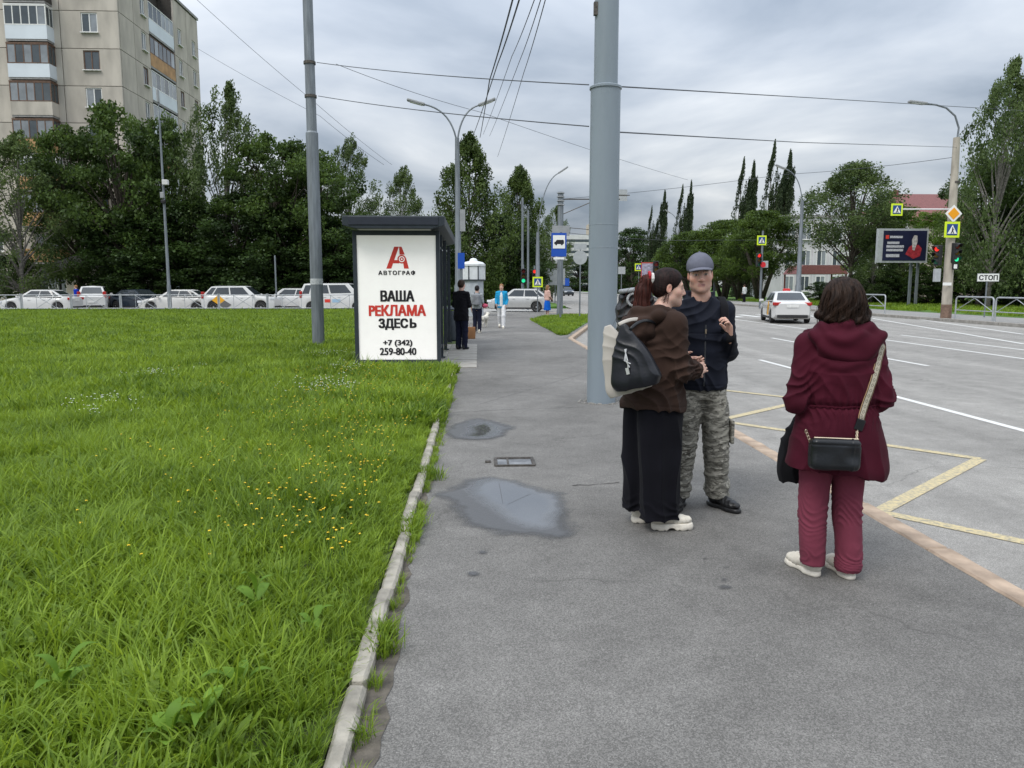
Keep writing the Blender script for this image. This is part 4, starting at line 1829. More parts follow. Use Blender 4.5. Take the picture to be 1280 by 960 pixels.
# ================================================================== FAR BUILDINGS
m_wwall = M('white_wall', (.55, .54, .56), rough=.85, var=.1, sc_=.5)
m_rroof = M('red_metal_roof', (.17, .062, .058), rough=.6, var=.2)
m_pink = M('pale_pink_wall', (.52, .43, .38), rough=.85, var=.1, sc_=.5)
sb = emp('school_building', 'white three storey building with rows of windows behind the trees', 'building', (gx(976, 96), 96, 0))
mb = MB()
mb.bbox((0, 0, 0), (16, 12, 10))
mb.obj('wall', m_wwall, sb)
mb = MB()
mb.bbox((-.2, -.2, 10.0), (16.2, 12.2, 10.3))
mb.obj('roof', m_tin, sb)
for k in range(8):
    for f_ in range(3):
        window_at(sb, Matrix.Translation((1 + k * 2, -.05, .9 + f_ * 3.2)), 1.2, 1.9, m_pvc, 2)
    mb = MB()
    mb.bbox((k * 2 - .12, -.12, 0), (k * 2 + .12, .0, 10))
    mb.obj('pilaster', m_wwall, sb)
cn = emp('red_canopy', 'dark red roofed entrance pavilion before the white building', 'canopy', (gx(1018, 88), 88, 0))
mb = MB()
mb.prism([(-3, 2.9), (3, 2.9), (2.2, 3.9), (-2.2, 3.9)], -2, 2, MXZ)
mb.obj('roof', m_rroof, cn)
for a in (-2.8, 2.8):
    for b in (-1.8, 1.8):
        mb = MB()
        mb.box((a, b, 1.4), (.15, .15, 3.0))
        mb.obj('post', m_rroof, cn)
rh = emp('red_roofed_house', 'pale building with a red hipped roof rising behind the billboard', 'building', (gx(1150, 100), 100, 0))
mb = MB()
mb.bbox((-7, 0, 0), (9, 10, 9.6))
mb.obj('wall', m_pink, rh)
mb = MB()
mb.add([(-7.6, -.6, 9.6), (9.6, -.6, 9.6), (9.6, 10.6, 9.6), (-7.6, 10.6, 9.6), (-1.5, 5, 14.0), (6, 5, 14.0)],
       [(0, 1, 5, 4), (1, 2, 5), (2, 3, 4, 5), (3, 0, 4), (3, 2, 1, 0)])
rr_ = mb.obj('roof', m_rroof, rh)
mb = MB()
mb.box((-1.5, 4.6, 14.0), (.5, .5, .9))
mb.obj('chimney', m_rroof, rr_)
for k in range(6):
    window_at(rh, Matrix.Translation((-5.5 + k * 2.5, -.05, 6.2)), 1.2, 1.8, m_pvc, 2)
for (px, Y, w_, h_, lab, mm) in ((735, 420, 26, 29, 'hazy pale tower block far up the road', m_wwall),
                                 (752, 460, 16, 38, 'ochre tower block behind the hazy pale one', m_pink)):
    fb = emp('tower_block', lab, 'building', (gx(px, Y), Y, -.2))
    mb = MB()
    mb.bbox((-w_ / 2, 0, 0), (w_ / 2, 12, h_))
    mb.obj('wall', mm, fb)
    for f_ in range(int(h_ / 3)):
        mb = MB()
        mb.bbox((-w_ / 2 + .8, -.06, 1.2 + f_ * 3), (w_ / 2 - .8, .02, 2.6 + f_ * 3))
        mb.obj('window_band', m_glass, fb)

# ================================================================== TREES
rng = np.random.default_rng(11)
m_bark = M('dark_bark', (.075, .062, .05), rough=.95, var=.35, sc_=6, bump=.6, bsc=20)
m_bbark = M('birch_bark', (.15, .14, .125), rough=.9, var=.45, sc_=5, stretch=(1, 1, 3))
LEAF = {
    'broad': leafmat('leaf_dark_green', (.020, .042, .009), (.100, .165, .034), .34),
    'birch': leafmat('leaf_birch', (.030, .055, .016), (.125, .180, .055), .38),
    'poplar': leafmat('leaf_poplar', (.024, .048, .010), (.100, .150, .034), .32),
    'lombardy': leafmat('leaf_lombardy', (.016, .030, .012), (.050, .076, .028), .25),
    'willow': leafmat('leaf_willow', (.020, .042, .007), (.098, .160, .024), .30),
    'bush': leafmat('leaf_bush', (.040, .085, .010), (.135, .225, .030), .38),
    'shade': leafmat('leaf_shade', (.013, .028, .007), (.048, .092, .018), .27),
}


LEAF['tallbirch'] = LEAF['birch']


def env(kind, t):
    if kind == 'tallbirch':
        kind = 'birch'
    if kind in ('broad', 'shade'):
        return np.sin(np.pi * np.clip(t * .86 + .10, 0, 1)) ** .6
    if kind == 'birch':
        return np.clip((1.04 - t ** 1.8) ** .8 * (.55 + .75 * np.minimum(1, 2.2 * t)), .1, 1.1)
    if kind == 'poplar':
        return np.clip((1.04 - t ** 2.5), .04, 1) * (.62 + .38 * np.minimum(1, t * 3))
    if kind == 'lombardy':
        return np.clip((1.04 - t ** 2.2), 0, 1) * (.55 + .45 * np.minimum(1, t * 2))
    if kind == 'willow':
        return np.sqrt(np.clip(1.02 - t * t, 0, 1)) * (.8 + .2 * t)
    return np.sqrt(np.clip(1 - (1.7 * t - .7) ** 2 * .9, 0.05, 1))


KP = {   # crown start fraction, clumps, leaves per clump, clump radius, z stretch, leaf length, leaf width
    'broad': (.16, 135, 140, .82, .70, .25, .16),
    'shade': (.05, 140, 130, .90, .75, .28, .18),
    'birch': (.14, 150, 120, .78, 1.15, .20, .12),
    'tallbirch': (.46, 170, 130, .72, 1.0, .20, .12),
    'poplar': (.06, 170, 150, .78, 1.45, .22, .13),
    'lombardy': (.03, 190, 110, .58, 2.0, .28, .15),
    'willow': (.38, 220, 130, .78, 1.0, .32, .085),
    'bush': (.02, 130, 140, .75, .8, .22, .13),
}


def make_tree(kind, variant, H=12.0, W=8.0, lean=0.0):
    g = np.random.default_rng(hash((kind, variant)) % 1000 if False else (variant * 97 + len(kind) * 13 + ord(kind[0])))
    f0, nc, nl, cr_, zs_, ll, lw = KP[kind]
    spires = []
    if kind == 'lombardy':
        spires = [(g.uniform(-.28, .28) * W, g.uniform(-.2, .2) * W, g.uniform(.72, 1.0)) for _ in range(3)]
        spires[0] = (0, 0, 1.0)
    C, Rad, Tint = [], [], []
    ph = g.uniform(0, 6.28, 4)
    for i in range(nc):
        t = g.uniform(0, 1) ** (.75 if kind in ('broad', 'willow') else .95)
        if kind == 'willow':
            t = 1 - g.uniform(0, 1) ** 1.6
        a = g.uniform(0, 6.283)
        lob = 1 + .20 * math.sin(2 * a + ph[0]) + .14 * math.sin(3 * a + ph[1] + 5 * t) + .10 * math.sin(7 * t * 3 + ph[2])
        r = env(kind, np.array(t)) * W / 2 * lob * (.30 + .70 * math.sqrt(g.uniform(0, 1)))
        z = H * (f0 + (1 - f0) * t)
        x_, y_ = r * math.cos(a), r * math.sin(a)
        if spires:
            sx, sy, sh = spires[g.integers(3)]
            z = H * (f0 + (sh - f0) * t)
            x_, y_ = sx * (.4 + .6 * t) + .5 * x_ * g.uniform(.4, 1.7), sy * (.4 + .6 * t) + .5 * y_
        k = 1.0 - (.50 if kind in ('birch', 'poplar', 'lombardy') else .15) * t * t
        C.append((x_ + lean * (t ** 1.5), y_, z - cr_ * .5 * (kind != 'bush')))
        Rad.append(cr_ * k * g.uniform(.7, 1.35))
        Tint.append(g.uniform(.1, .85))
    C, Rad, Tint = np.array(C), np.array(Rad), np.array(Tint)
    n = nc * nl
    ci = np.repeat(np.arange(nc), nl)
    d = g.normal(size=(n, 3))
    d /= np.linalg.norm(d, axis=1)[:, None] + 1e-9
    d *= (g.uniform(0, 1, n) ** .45)[:, None] * Rad[ci][:, None]
    if kind == 'willow':
        d[:, 2] = -np.abs(d[:, 2]) * 1.9 + .35 * Rad[ci]
        d[:, :2] *= .95
    elif kind in ('poplar', 'lombardy'):
        d[:, 2] *= zs_
        d[:, :2] += C[ci][:, :2] / (W / 2) * (d[:, 2:3] * .35)
        d[:, :2] *= np.clip(1 - .45 * d[:, 2:3] / (Rad[ci][:, None] * zs_), .4, 1.5)
        if kind == 'lombardy':
            d[:, 0] += d[:, 2] * .10
    else:
        d[:, 2] *= zs_
    if kind in ('birch', 'tallbirch'):
        d[:, 0] += d[:, 2] * .25 + .12 * np.abs(d[:, 2])
    P = C[ci] + d
    P[:, 2] = np.maximum(P[:, 2], .05)
    # leaf frame
    nr = g.normal(size=(n, 3)) * .8 + np.array([0, -.1, .65])
    nr /= np.linalg.norm(nr, axis=1)[:, None]
    tv = g.normal(size=(n, 3))
    if kind in ('willow',):
        tv = tv * .35 + np.array([0.1, 0, -1.0])
    elif kind in ('birch', 'tallbirch'):
        tv = tv * .7 + np.array([0.5, 0, -.5])
    elif kind in ('lombardy', 'poplar'):
        tv = tv * .7 + np.array([.15, 0, .7])
    tv -= nr * np.sum(tv * nr, 1)[:, None]
    tv /= np.linalg.norm(tv, axis=1)[:, None] + 1e-9
    bv = np.cross(nr, tv)
    s = g.uniform(.6, 1.3, n)[:, None]
    L_ = tv * ll * s * .5
    B_ = bv * lw * s * .5
    up = nr * (ll * .10) * s
    V = np.stack([P - L_, P + B_ - up, P + L_, P - B_ - up], 1).reshape(-1, 3)
    F = np.arange(4 * n).reshape(-1, 4)
    me = npmesh('crown', V, F, smooth=False)
    ti = np.clip(Tint[ci] + g.normal(0, .16, n), 0, 1)
    vattr(me, 'tint', np.repeat(ti, 4))
    me.materials.append(LEAF[kind])
    # trunk and limbs
    mb = MB()
    rt = H * .018 * (1.25 if kind in ('broad', 'shade', 'willow') else .9)
    nodes = []
    zt = H * (.62 if kind == 'willow' else .86)
    m_ = 9
    for i in range(m_ + 1):
        t = i / m_
        nodes.append(Vector((lean * t ** 2 * .6 + .12 * math.sin(3 * t + ph[0]) * t, .12 * math.sin(4 * t + ph[1]) * t, zt * t - .1)))
    mb.tube(nodes, [rt * (1.3 if i == 0 else 1.0) * (1 - .85 * i / m_) for i in range(m_ + 1)], 8)
    order = g.permutation(nc)[:44]
    for j in order:
        e_ = Vector(C[j])
        tb = min(.95, max(.12, (e_.z / zt) * (.55 if kind not in ('lombardy', 'poplar') else .75) - .02))
        i0 = tb * m_
        b0 = nodes[int(i0)].lerp(nodes[min(m_, int(i0) + 1)], i0 - int(i0))
        mid = b0.lerp(e_, .5) + Vector((g.normal(0, .2), g.normal(0, .2), .25))
        r0 = rt * (1 - .85 * tb) * .55
        mb.tube([b0, mid, e_], [r0, r0 * .6, .012], 5, cap=False)
    if kind == 'willow':
        for q in range(3):
            a = 2.1 * q + ph[0]
            e_ = Vector((math.cos(a) * W * .28, math.sin(a) * W * .28, H * .66))
            mb.tube([(math.cos(a) * .2, math.sin(a) * .2, 0), e_ * .5 + Vector((0, 0, H * .05)), e_], [rt * .8, rt * .6, rt * .3], 6)
    tm_ = mb.mesh('trunk', smooth=True)
    tm_.materials.append(m_bbark if kind == 'birch' else m_bark)
    return me, tm_


PROTO = {}
for kd, nv in (('broad', 3), ('shade', 2), ('birch', 3), ('poplar', 2), ('lombardy', 2), ('willow', 2), ('bush', 2), ('tallbirch', 1)):
    for v in range(nv):
        PROTO[(kd, v)] = make_tree(kd, v, lean={'birch': .5, 'lombardy': 1.3}.get(kd, 0))


def tree(label, kd, v, px, Y, top, wpx, rz=None, cat='tree', name=None, group=None, base=None, dx=0):
    X = gx(px, Y)
    h = A(px, top, Y).z
    w = wpx / FPX * Y
    nm = name or {'birch': 'birch_tree', 'tallbirch': 'birch_tree', 'poplar': 'poplar_tree', 'lombardy': 'columnar_poplar', 'willow': 'pruned_willow', 'bush': 'bush',
                  'shade': 'bushy_tree'}.get(kd, 'leafy_tree')
    root = emp(nm, label, cat, (X + dx, Y, 0), random.uniform(0, 6.28) if rz is None else rz, group)
    root.scale = (w / 8.0, w / 8.0, h / 12.0)
    cm, tm_ = PROTO[(kd, v)]
    ob('crown', cm, None, root)
    ob('trunk', tm_, None, root)
    return root


T = tree
T('airy light green tree by the corner of the apartment block with its trunk showing', 'birch', 0, 28, 56, 160, 120, 0.2, name='leafy_tree')
T('rounded tree against the apartment block below its balconies', 'broad', 0, 100, 60, 155, 110)
T('tall dark tree with bare twigs covering the apartment block corner', 'broad', 1, 160, 59, 130, 130)
T('dark tree behind the thin camera post', 'broad', 2, 212, 61, 142, 100)
T('tall loose birch at the right edge of the apartment block', 'birch', 1, 285, 60, 100, 105, 0.0)
T('broad dark tree between the loose birch and the lawn pole', 'broad', 0, 350, 59, 165, 130)
T('dark tree directly behind the lawn pole', 'broad', 1, 400, 60, 190, 120)
T('slim birch over the left end of the shelter roof', 'birch', 2, 437, 64, 168, 80, 0.0)
T('narrow birch standing apart between shelter and double lamp', 'birch', 0, 503, 76, 205, 70, 0.0)
T('dense dark tree behind the shelter advertising panel', 'shade', 0, 470, 60, 268, 120)
T('upswept poplar behind the double armed lamp', 'poplar', 0, 588, 66, 166, 112)
T('upswept poplar beside the aerial mast', 'poplar', 1, 649, 74, 207, 84)
T('small loose tree behind the contact wire pole', 'birch', 1, 690, 82, 256, 52, 0.0)
T('dark low tree behind the kiosk', 'shade', 1, 545, 62, 285, 90)
T('dark low tree between the two upswept poplars', 'shade', 0, 620, 68, 268, 92)
T('dark low tree below the second poplar', 'shade', 1, 655, 70, 290, 70)
for i, (px, top, w, Y) in enumerate(((170, 262, 120, 58), (235, 250, 120, 58), (300, 240, 120, 58), (360, 255, 120, 58), (415, 270, 110, 58), (268, 300, 100, 57.5),
                                     (330, 305, 100, 57.5), (195, 315, 90, 57.8), (390, 318, 100, 57.6), (450, 322, 90, 57.6), (500, 300, 90, 60))):
    T('dark thicket ' + ('behind the dark blue parked car', 'behind the thin camera post', 'behind the white hatchback with the orange diamond', 'behind the thin steel post',
                         'behind the lawn pole', 'low behind the saloon at the camera post', 'low between the hatchback and the estate car', 'low beside the apartment porch',
                         'low behind the lettered van', 'low beside the shelter advertising panel', 'behind the shelter roof')[i], 'shade', i % 2, px, Y + random.uniform(0, 1.5), top, w, name='thicket', cat='bush',
      group='dark thickets behind the parked cars')
T('bright green bush at the foot of the apartment block', 'bush', 0, 48, 57.8, 335, 22, cat='bush')
T('dark hedge bush at the left corner of the apartment block', 'shade', 1, 12, 58.2, 318, 60, name='hedge_bush', cat='bush')
# right of the trolley pole
T('dark tree mass beyond the road beside the trolley pole', 'shade', 0, 790, 150, 285, 66)
T('dark wood edge filling the gap next to the trolley pole', 'shade', 1, 768, 165, 312, 60)
g_ = 'columnar poplars above the willows'
for i, (px, top, w) in enumerate(((809, 255, 16), (823, 241, 20), (845, 228, 22), (856, 229, 17))):
    T(('shortest', 'second shortest', 'tallest', 'slim tall')[i] + ' dark columnar poplar in the farther row above the willows', 'lombardy', i % 2, px, 135, top, w * 1.6, 0.0, group=g_)
for i, (px, top, w, lab) in enumerate(((918, 193, 26, 'windswept columnar poplar, shorter of the pair beside the tallest group'),
                                       (930, 205, 24, 'windswept columnar poplar leaning on the shorter pair'),
                                       (954, 171, 30, 'tallest windswept columnar poplar above the willows'),
                                       (973, 192, 28, 'windswept columnar poplar right of the tallest, over the lamp arm'))):
    T(lab, 'lombardy', i % 2, px, 104, top, w * 1.7, 0.0, group='windswept columnar poplars')
for i, (px, top, w, Y, lab) in enumerate(((832, 318, 75, 98, 'low pruned willow at the end of the willow row'),
                                          (866, 288, 100, 92, 'pruned willow above the traffic light board'),
                                          (905, 274, 110, 88, 'pruned willow with the grey post in it'),
                                          (950, 262, 112, 78, 'largest pruned willow with a broad domed crown'),
                                          (925, 300, 90, 84, 'pruned willow tucked under the largest one'))):
    T(lab, 'willow', i % 2, px, Y, top, w)
T('birch blown sideways in front of the white building', 'tallbirch', 0, 1062, 64, 203, 125, 0.0)
T('lower birch boughs before the white building', 'birch', 0, 1090, 62, 292, 60, 0.0, name='small_birch')
T('light green leafy tree behind the billboard', 'bush', 0, 1125, 66, 262, 100, name='leafy_tree')
T('light green leafy tree behind the concrete lamp pole', 'bush', 1, 1172, 62, 268, 90, name='leafy_tree')
T('mid green tree between billboard and windblown birch', 'bush', 1, 1098, 70, 258, 90, name='leafy_tree')
T('big tall birch above the СТОП plate', 'birch', 1, 1236, 50, 68, 120, 0.0)
T('tall birch at the road bend behind the big one', 'birch', 2, 1278, 54, 80, 110, 0.0)
T('dark tree below the big birch', 'broad', 1, 1225, 54, 195, 110)
T('dark tree right of the СТОП plate', 'shade', 0, 1272, 53, 240, 110)
g_ = 'shrubs along the far verge'
for i, (px, top, w, Y, k) in enumerate(((1025, 352, 36, 72, 'shade'), (1050, 350, 40, 70, 'shade'), (1078, 340, 50, 64, 'shade'), (1108, 336, 50, 62, 'shade'),
                                     (1160, 338, 60, 60, 'shade'), (1205, 335, 60, 58, 'shade'), (1245, 330, 60, 56, 'shade'), (1285, 330, 60, 56, 'shade'), (1135, 345, 40, 63, 'bush'))):
    T('low green shrub ' + ('beside the red canopy', 'before the white building', 'behind the hooped barrier under the billboard', 'at the left side of the billboard legs',
                            'between the billboard and the concrete lamp pole', 'behind the concrete lamp pole', 'behind the СТОП plate', 'beyond the СТОП plate at the verge',
                            'of lighter green right under the billboard')[i], k, i % 2, px, Y, top, w, name='shrub', cat='bush', group=g_)
# distant tree line closing the horizon
g_ = 'distant trees closing the horizon'
for i in range(26):
    px = -60 + i * 56
    Y = random.uniform(210, 260)
    T('hazy distant tree on the horizon', ('shade', 'broad')[i % 2], i % 2, px, Y, random.uniform(318, 332), random.uniform(70, 95), name='distant_tree',
      group=g_)

# ================================================================== GRASS
def tuft(name, nb, spread, hmin, hmax, wid, bend, seed, broad=False):
    g = np.random.default_rng(seed)
    V, F, Ti = [], [], []
    for i in range(nb):
        a = g.uniform(0, 6.283)
        r = spread * math.sqrt(g.uniform(0, 1))
        bx, by = r * math.cos(a), r * math.sin(a)
        h = g.uniform(hmin, hmax)
        da = g.uniform(0, 6.283) if g.uniform() < .7 else a
        bd = h * g.uniform(.15, bend)
        dx, dy = math.cos(da), math.sin(da)
        wa = da + 1.57 + g.normal(0, .5)
        wx, wy = math.cos(wa), math.sin(wa)
        w = wid * g.uniform(.6, 1.3)
        pts = []
        for t, ww in ((0, .55), (.4, 1.0), (.75, .75), (1.0, .0)):
            q = bd * t ** 1.8
            z = h * (t - .22 * bend * t * t * t)
            if broad:
                ww = (.25, 1.0, .85, .0)[[0, .4, .75, 1.0].index(t)]
            pts.append((bx + dx * q, by + dy * q, z, w * ww * .5))
        n = len(V)
        for (x_, y_, z_, hw_) in pts[:3]:
            V.append((x_ - wx * hw_, y_ - wy * hw_, z_))
            V.append((x_ + wx * hw_, y_ + wy * hw_, z_ + (.3 * hw_ if broad else 0)))
        V.append(pts[3][:3])
        F += [(n, n + 1, n + 3, n + 2), (n + 2, n + 3, n + 5, n + 4), (n + 4, n + 5, n + 6)]
        Ti += [float(np.clip(g.normal(.5, .22), 0, 1))] * 7
    me = bpy.data.meshes.new(name)
    me.from_pydata(V, [], F)
    me.update()
    vattr(me, 'tint', Ti)
    me.materials.append(m_grass)
    o = bpy.data.objects.new(name, me)
    return o


def grassmat():
    m = leafmat('grass_blade', (.066, .130, .010), (.245, .355, .032), .40, .5)
    t = m.node_tree
    N, L = t.nodes.new, t.links.new
    geo = N('ShaderNodeNewGeometry')
    n = N('ShaderNodeTexNoise')
    n.inputs['Scale'].default_value = .9
    n.inputs['Detail'].default_value = 4
    L(geo.outputs['Position'], n.inputs['Vector'])
    at = [q for q in t.nodes if q.type == 'ATTRIBUTE'][0]
    rp_ = [q for q in t.nodes if q.type == 'VALTORGB'][0]
    mt = N('ShaderNodeMath')
    mt.operation = 'MULTIPLY_ADD'
    L(n.outputs['Fac'], mt.inputs[0])
    mt.inputs[1].default_value = 1.5
    mt.inputs[2].default_value = -.75
    ad_ = N('ShaderNodeMath')
    ad_.operation = 'ADD'
    ad_.use_clamp = True
    L(mt.outputs[0], ad_.inputs[0])
    L(at.outputs['Fac'], ad_.inputs[1])
    L(ad_.outputs[0], rp_.inputs[0])
    return m


m_grass = grassmat()


def gn_scatter(name, label, protos, pts, rots, scl, idx, cat='grass', mat=None):
    colx = bpy.data.collections.new(name + '_kinds')
    for i, o in enumerate(protos):
        o.name = '%s_%02d' % (name, i)
        colx.objects.link(o)
    me = bpy.data.meshes.new(name)
    me.vertices.add(len(pts))
    me.vertices.foreach_set('co', np.asarray(pts, np.float32).ravel())
    a = me.attributes.new('rot', 'FLOAT_VECTOR', 'POINT')
    a.data.foreach_set('vector', np.asarray(rots, np.float32).ravel())
    a = me.attributes.new('scl', 'FLOAT', 'POINT')
    a.data.foreach_set('value', np.asarray(scl, np.float32))
    a = me.attributes.new('idx', 'INT', 'POINT')
    a.data.foreach_set('value', np.asarray(idx, np.int32))
    me.update()
    o = ob(name, me, mat)
    ng = bpy.data.node_groups.new(name + '_scatter', 'GeometryNodeTree')
    ng.interface.new_socket('Geometry', in_out='INPUT', socket_type='NodeSocketGeometry')
    ng.interface.new_socket('Geometry', in_out='OUTPUT', socket_type='NodeSocketGeometry')
    N, L = ng.nodes.new, ng.links.new
    gi, go = N('NodeGroupInput'), N('NodeGroupOutput')
    ci = N('GeometryNodeCollectionInfo')
    ci.inputs['Collection'].default_value = colx
    ci.inputs['Separate Children'].default_value = True
    ci.inputs['Reset Children'].default_value = True
    ip = N('GeometryNodeInstanceOnPoints')
    ip.inputs['Pick Instance'].default_value = True

    def attr(nm, ty):
        n = N('GeometryNodeInputNamedAttribute')
        n.data_type = ty
        n.inputs['Name'].default_value = nm
        return n.outputs['Attribute']
    L(gi.outputs[0], ip.inputs['Points'])
    L(ci.outputs[0], ip.inputs['Instance'])
    L(attr('idx', 'INT'), ip.inputs['Instance Index'])
    L(attr('rot', 'FLOAT_VECTOR'), ip.inputs['Rotation'])
    L(attr('scl', 'FLOAT'), ip.inputs['Scale'])
    L(ip.outputs[0], go.inputs[0])
    md = o.modifiers.new('scatter', 'NODES')
    md.node_group = ng
    return tagp(o, label, cat, kind='stuff')


protos = []
for k in range(5):
    protos.append(tuft('t', 34, .075, .07, .20, .0075, .9, 100 + k))            # 0-4 near grass
for k in range(2):
    protos.append(tuft('t', 12, .05, .22, .36, .006, .8, 120 + k))               # 5-6 tall stalks
for k in range(3):
    protos.append(tuft('t', 13, .06, .07, .15, .030, 1.2, 130 + k, True))        # 7-9 broad-leaved weeds
for k in range(4):
    protos.append(tuft('t', 44, .16, .09, .22, .015, .8, 140 + k))               # 10-13 middle distance
for k in range(3):
    protos.append(tuft('t', 60, .38, .10, .24, .034, .7, 150 + k))               # 14-16 far


def scatter_region(y0, y1, dens, xr=(-.55, None), g=rng):
    area_y = np.linspace(y0, y1, 400)
    wdt = .76 * area_y + 1.8
    n = int((wdt.mean() * (y1 - y0)) * dens)
    y_ = np.interp(g.uniform(0, 1, n), np.cumsum(wdt) / wdt.sum(), area_y)
    x_ = xr[0] - g.uniform(0, 1, n) * (.76 * y_ + 1.8)
    return np.c_[x_, y_]


def inpad(p):
    return (p[:, 0] > -2.80) & (p[:, 1] > 14.22) & (p[:, 1] < 21.1)


allp, alls, alli = [], [], []
for (y0, y1, dens, ch, s0, s1) in ((1.2, 9, 210, 'near', .75, 1.25), (8.5, 20, 85, 'mid', .8, 1.25), (19, 46.4, 26, 'far', .8, 1.2)):
    p = scatter_region(y0, y1, dens)
    p = p[~inpad(p)]
    n = len(p)
    if ch == 'near':
        patch = vn(np.c_[p, p[:, :1] * 0], 1.6, 5)
        u_ = rng.uniform(0, 1, n)
        i_ = rng.integers(0, 5, n)
        i_ = np.where(u_ < .05, rng.integers(5, 7, n), i_)
        i_ = np.where(u_ > .90 - .25 * patch, rng.integers(7, 10, n), i_)
        s = rng.uniform(s0, s1, n) * (.75 + .55 * patch)
        edge = np.clip((-.5 - p[:, 0]) / .5, 0, 1)
        s *= .48 + .52 * edge
        drop = (edge < .12) & (rng.uniform(0, 1, n) < .6)
        p, i_, s = p[~drop], i_[~drop], s[~drop]
        # worn thin patches right behind the kerb stones
    elif ch == 'mid':
        u_ = rng.uniform(0, 1, n)
        i_ = rng.integers(10, 14, n)
        i_ = np.where(u_ < .12, rng.integers(5, 10, n), i_)
        s = rng.uniform(s0, s1, n) * (.7 + .6 * vn(np.c_[p, p[:, :1] * 0], .8, 6))
    else:
        i_ = rng.integers(14, 17, n)
        s = rng.uniform(s0, s1, n)
        keep = p[:, 0] < -1.3
        p, i_, s = p[keep], i_[keep], s[keep]
    allp.append(np.c_[p, np.full(len(p), .012)])
    alli.append(i_)
    alls.append(s)
# tufts growing in the kerb joints, round the platform edge and on the island
ex = []
for k in range(900):
    ex.append((rng.uniform(-.80, -.55), rng.uniform(1.3, 13.8), .01, rng.integers(0, 5) if k % 4 else rng.integers(7, 10), rng.uniform(.32, .62)))
for k in range(150):
    ex.append((-.44 + abs(rng.normal(0, .02)), rng.uniform(1.8, 13.5), .0, rng.integers(0, 5), rng.uniform(.25, .6)))
for (y_, nn_) in ((6.35, 26), (5.05, 16), (4.75, 14), (3.3, 20), (8.9, 6), (10.6, 8)):
    for k in range(nn_):
        ex.append((-.47 + rng.normal(0, .05), y_ + rng.normal(0, .07), .0, rng.integers(0, 5) if k % 3 else rng.integers(7, 10), rng.uniform(.4, .85)))
for k in range(240):
    ex.append((rng.uniform(-2.9, -.5), 14.15 + rng.normal(0, .05), .0, rng.integers(10, 14), rng.uniform(.6, 1.3)))
for k in range(120):
    ex.append((-2.85 + rng.normal(0, .06), rng.uniform(14.1, 21.3), .0, rng.integers(10, 14), rng.uniform(.6, 1.2)))
for k in range(900):
    t = rng.uniform(0, 1)
    y_ = 24.9 + t * 15.5
    xa, xb_ = np.interp(y_, [24.6, 30, 36, 38.2, 41.5], [2.62, 2.52, 2.5, 3.2, 5.6]), np.interp(y_, [24.6, 37.8, 41.5], [2.75, 5.6, 5.65])
    ex.append((rng.uniform(xa, xb_), y_, .02, rng.integers(10, 17) if y_ > 30 else rng.integers(10, 14), rng.uniform(.45, .8)))
ex = np.array(ex)
allp.append(ex[:, :3])
alli.append(ex[:, 3].astype(int))
alls.append(ex[:, 4])
# verge across the road
n = 2600
v_ = np.c_[rng.uniform(26.8, 48, n), rng.uniform(28, 80, n), np.full(n, .05)]
allp.append(v_)
alli.append(rng.integers(14, 17, n))
alls.append(rng.uniform(.8, 1.3, n))
allp, alli, alls = np.concatenate(allp), np.concatenate(alli), np.concatenate(alls)
n = len(allp)
rots = np.c_[rng.normal(0, .12, n), rng.normal(0, .12, n), rng.uniform(0, 6.283, n)]
gn_scatter('lawn_grass', 'uncut bright green grass and weeds of the lawn', protos, allp, rots, alls, alli)


# wild flowers
def flower(name, mat, h, rr, heads):
    mb = MB()
    g = random.Random(int(h * 1000) + heads)
    for k in range(heads):
        bx, by = g.uniform(-.06, .06), g.uniform(-.06, .06)
        hh_ = h * g.uniform(.7, 1.1)
        mb.tube([(bx * .3, by * .3, 0), (bx, by, hh_)], .0022, 3, cap=False)
        n = 6
        V = [(bx, by, hh_ + .006)] + [(bx + rr * math.cos(1.047 * j), by + rr * math.sin(1.047 * j), hh_ + .004 * (j % 2)) for j in range(n)]
        mb.add(V, [(0, 1 + j, 1 + (j + 1) % n) for j in range(n)])
    me = mb.mesh(name)
    me.materials.append(mat)
    me.materials.append(m_fstem)
    for p in me.polygons:
        p.material_index = 1 if len(p.vertices) == 4 else 0
    return bpy.data.objects.new(name, me)


m_fstem = M('flower_stem', (.07, .14, .02), rough=.7)
m_fy = M('yellow_petal', (.75, .50, .02), rough=.6, var=.1)
m_fw = M('white_petal', (.62, .64, .58), rough=.6, var=.1)
fl = [flower('f', m_fy, .18, .009, 1), flower('f', m_fy, .20, .008, 2), flower('f', m_fw, .19, .009, 4)]
fp, fi = [], []
for k in range(620):
    y_ = rng.uniform(4, 14) if rng.uniform() < .8 else rng.uniform(14, 30)
    x_ = -.7 - abs(rng.normal(0, 1.1)) * (y_ / 8)
    fp.append((x_, y_, .01))
    fi.append(int(rng.integers(0, 2)))
for (cx_, cy_, nn_) in ((-2.2, 11.2, 36), (-2.3, 14.0, 30), (-4.5, 9.5, 24), (-5.2, 13, 26), (-3.2, 16.5, 20)):
    for k in range(nn_):
        fp.append((cx_ + rng.normal(0, .3), cy_ + rng.normal(0, .4), .01))
        fi.append(2)
fp = np.array(fp)
fp = fp[:, :]
n = len(fp)
gn_scatter('wild_flowers', 'small yellow and white wild flowers scattered in the lawn', fl, fp, np.c_[np.zeros(n), np.zeros(n), rng.uniform(0, 6.28, n)],
           rng.uniform(.8, 1.2, n), fi, 'flowers')

# broad-leaved plantain plants near the kerb, single plants with single leaves
m_plan = leafmat('plantain_leaf', (.075, .155, .012), (.15, .27, .025), .3, .6)


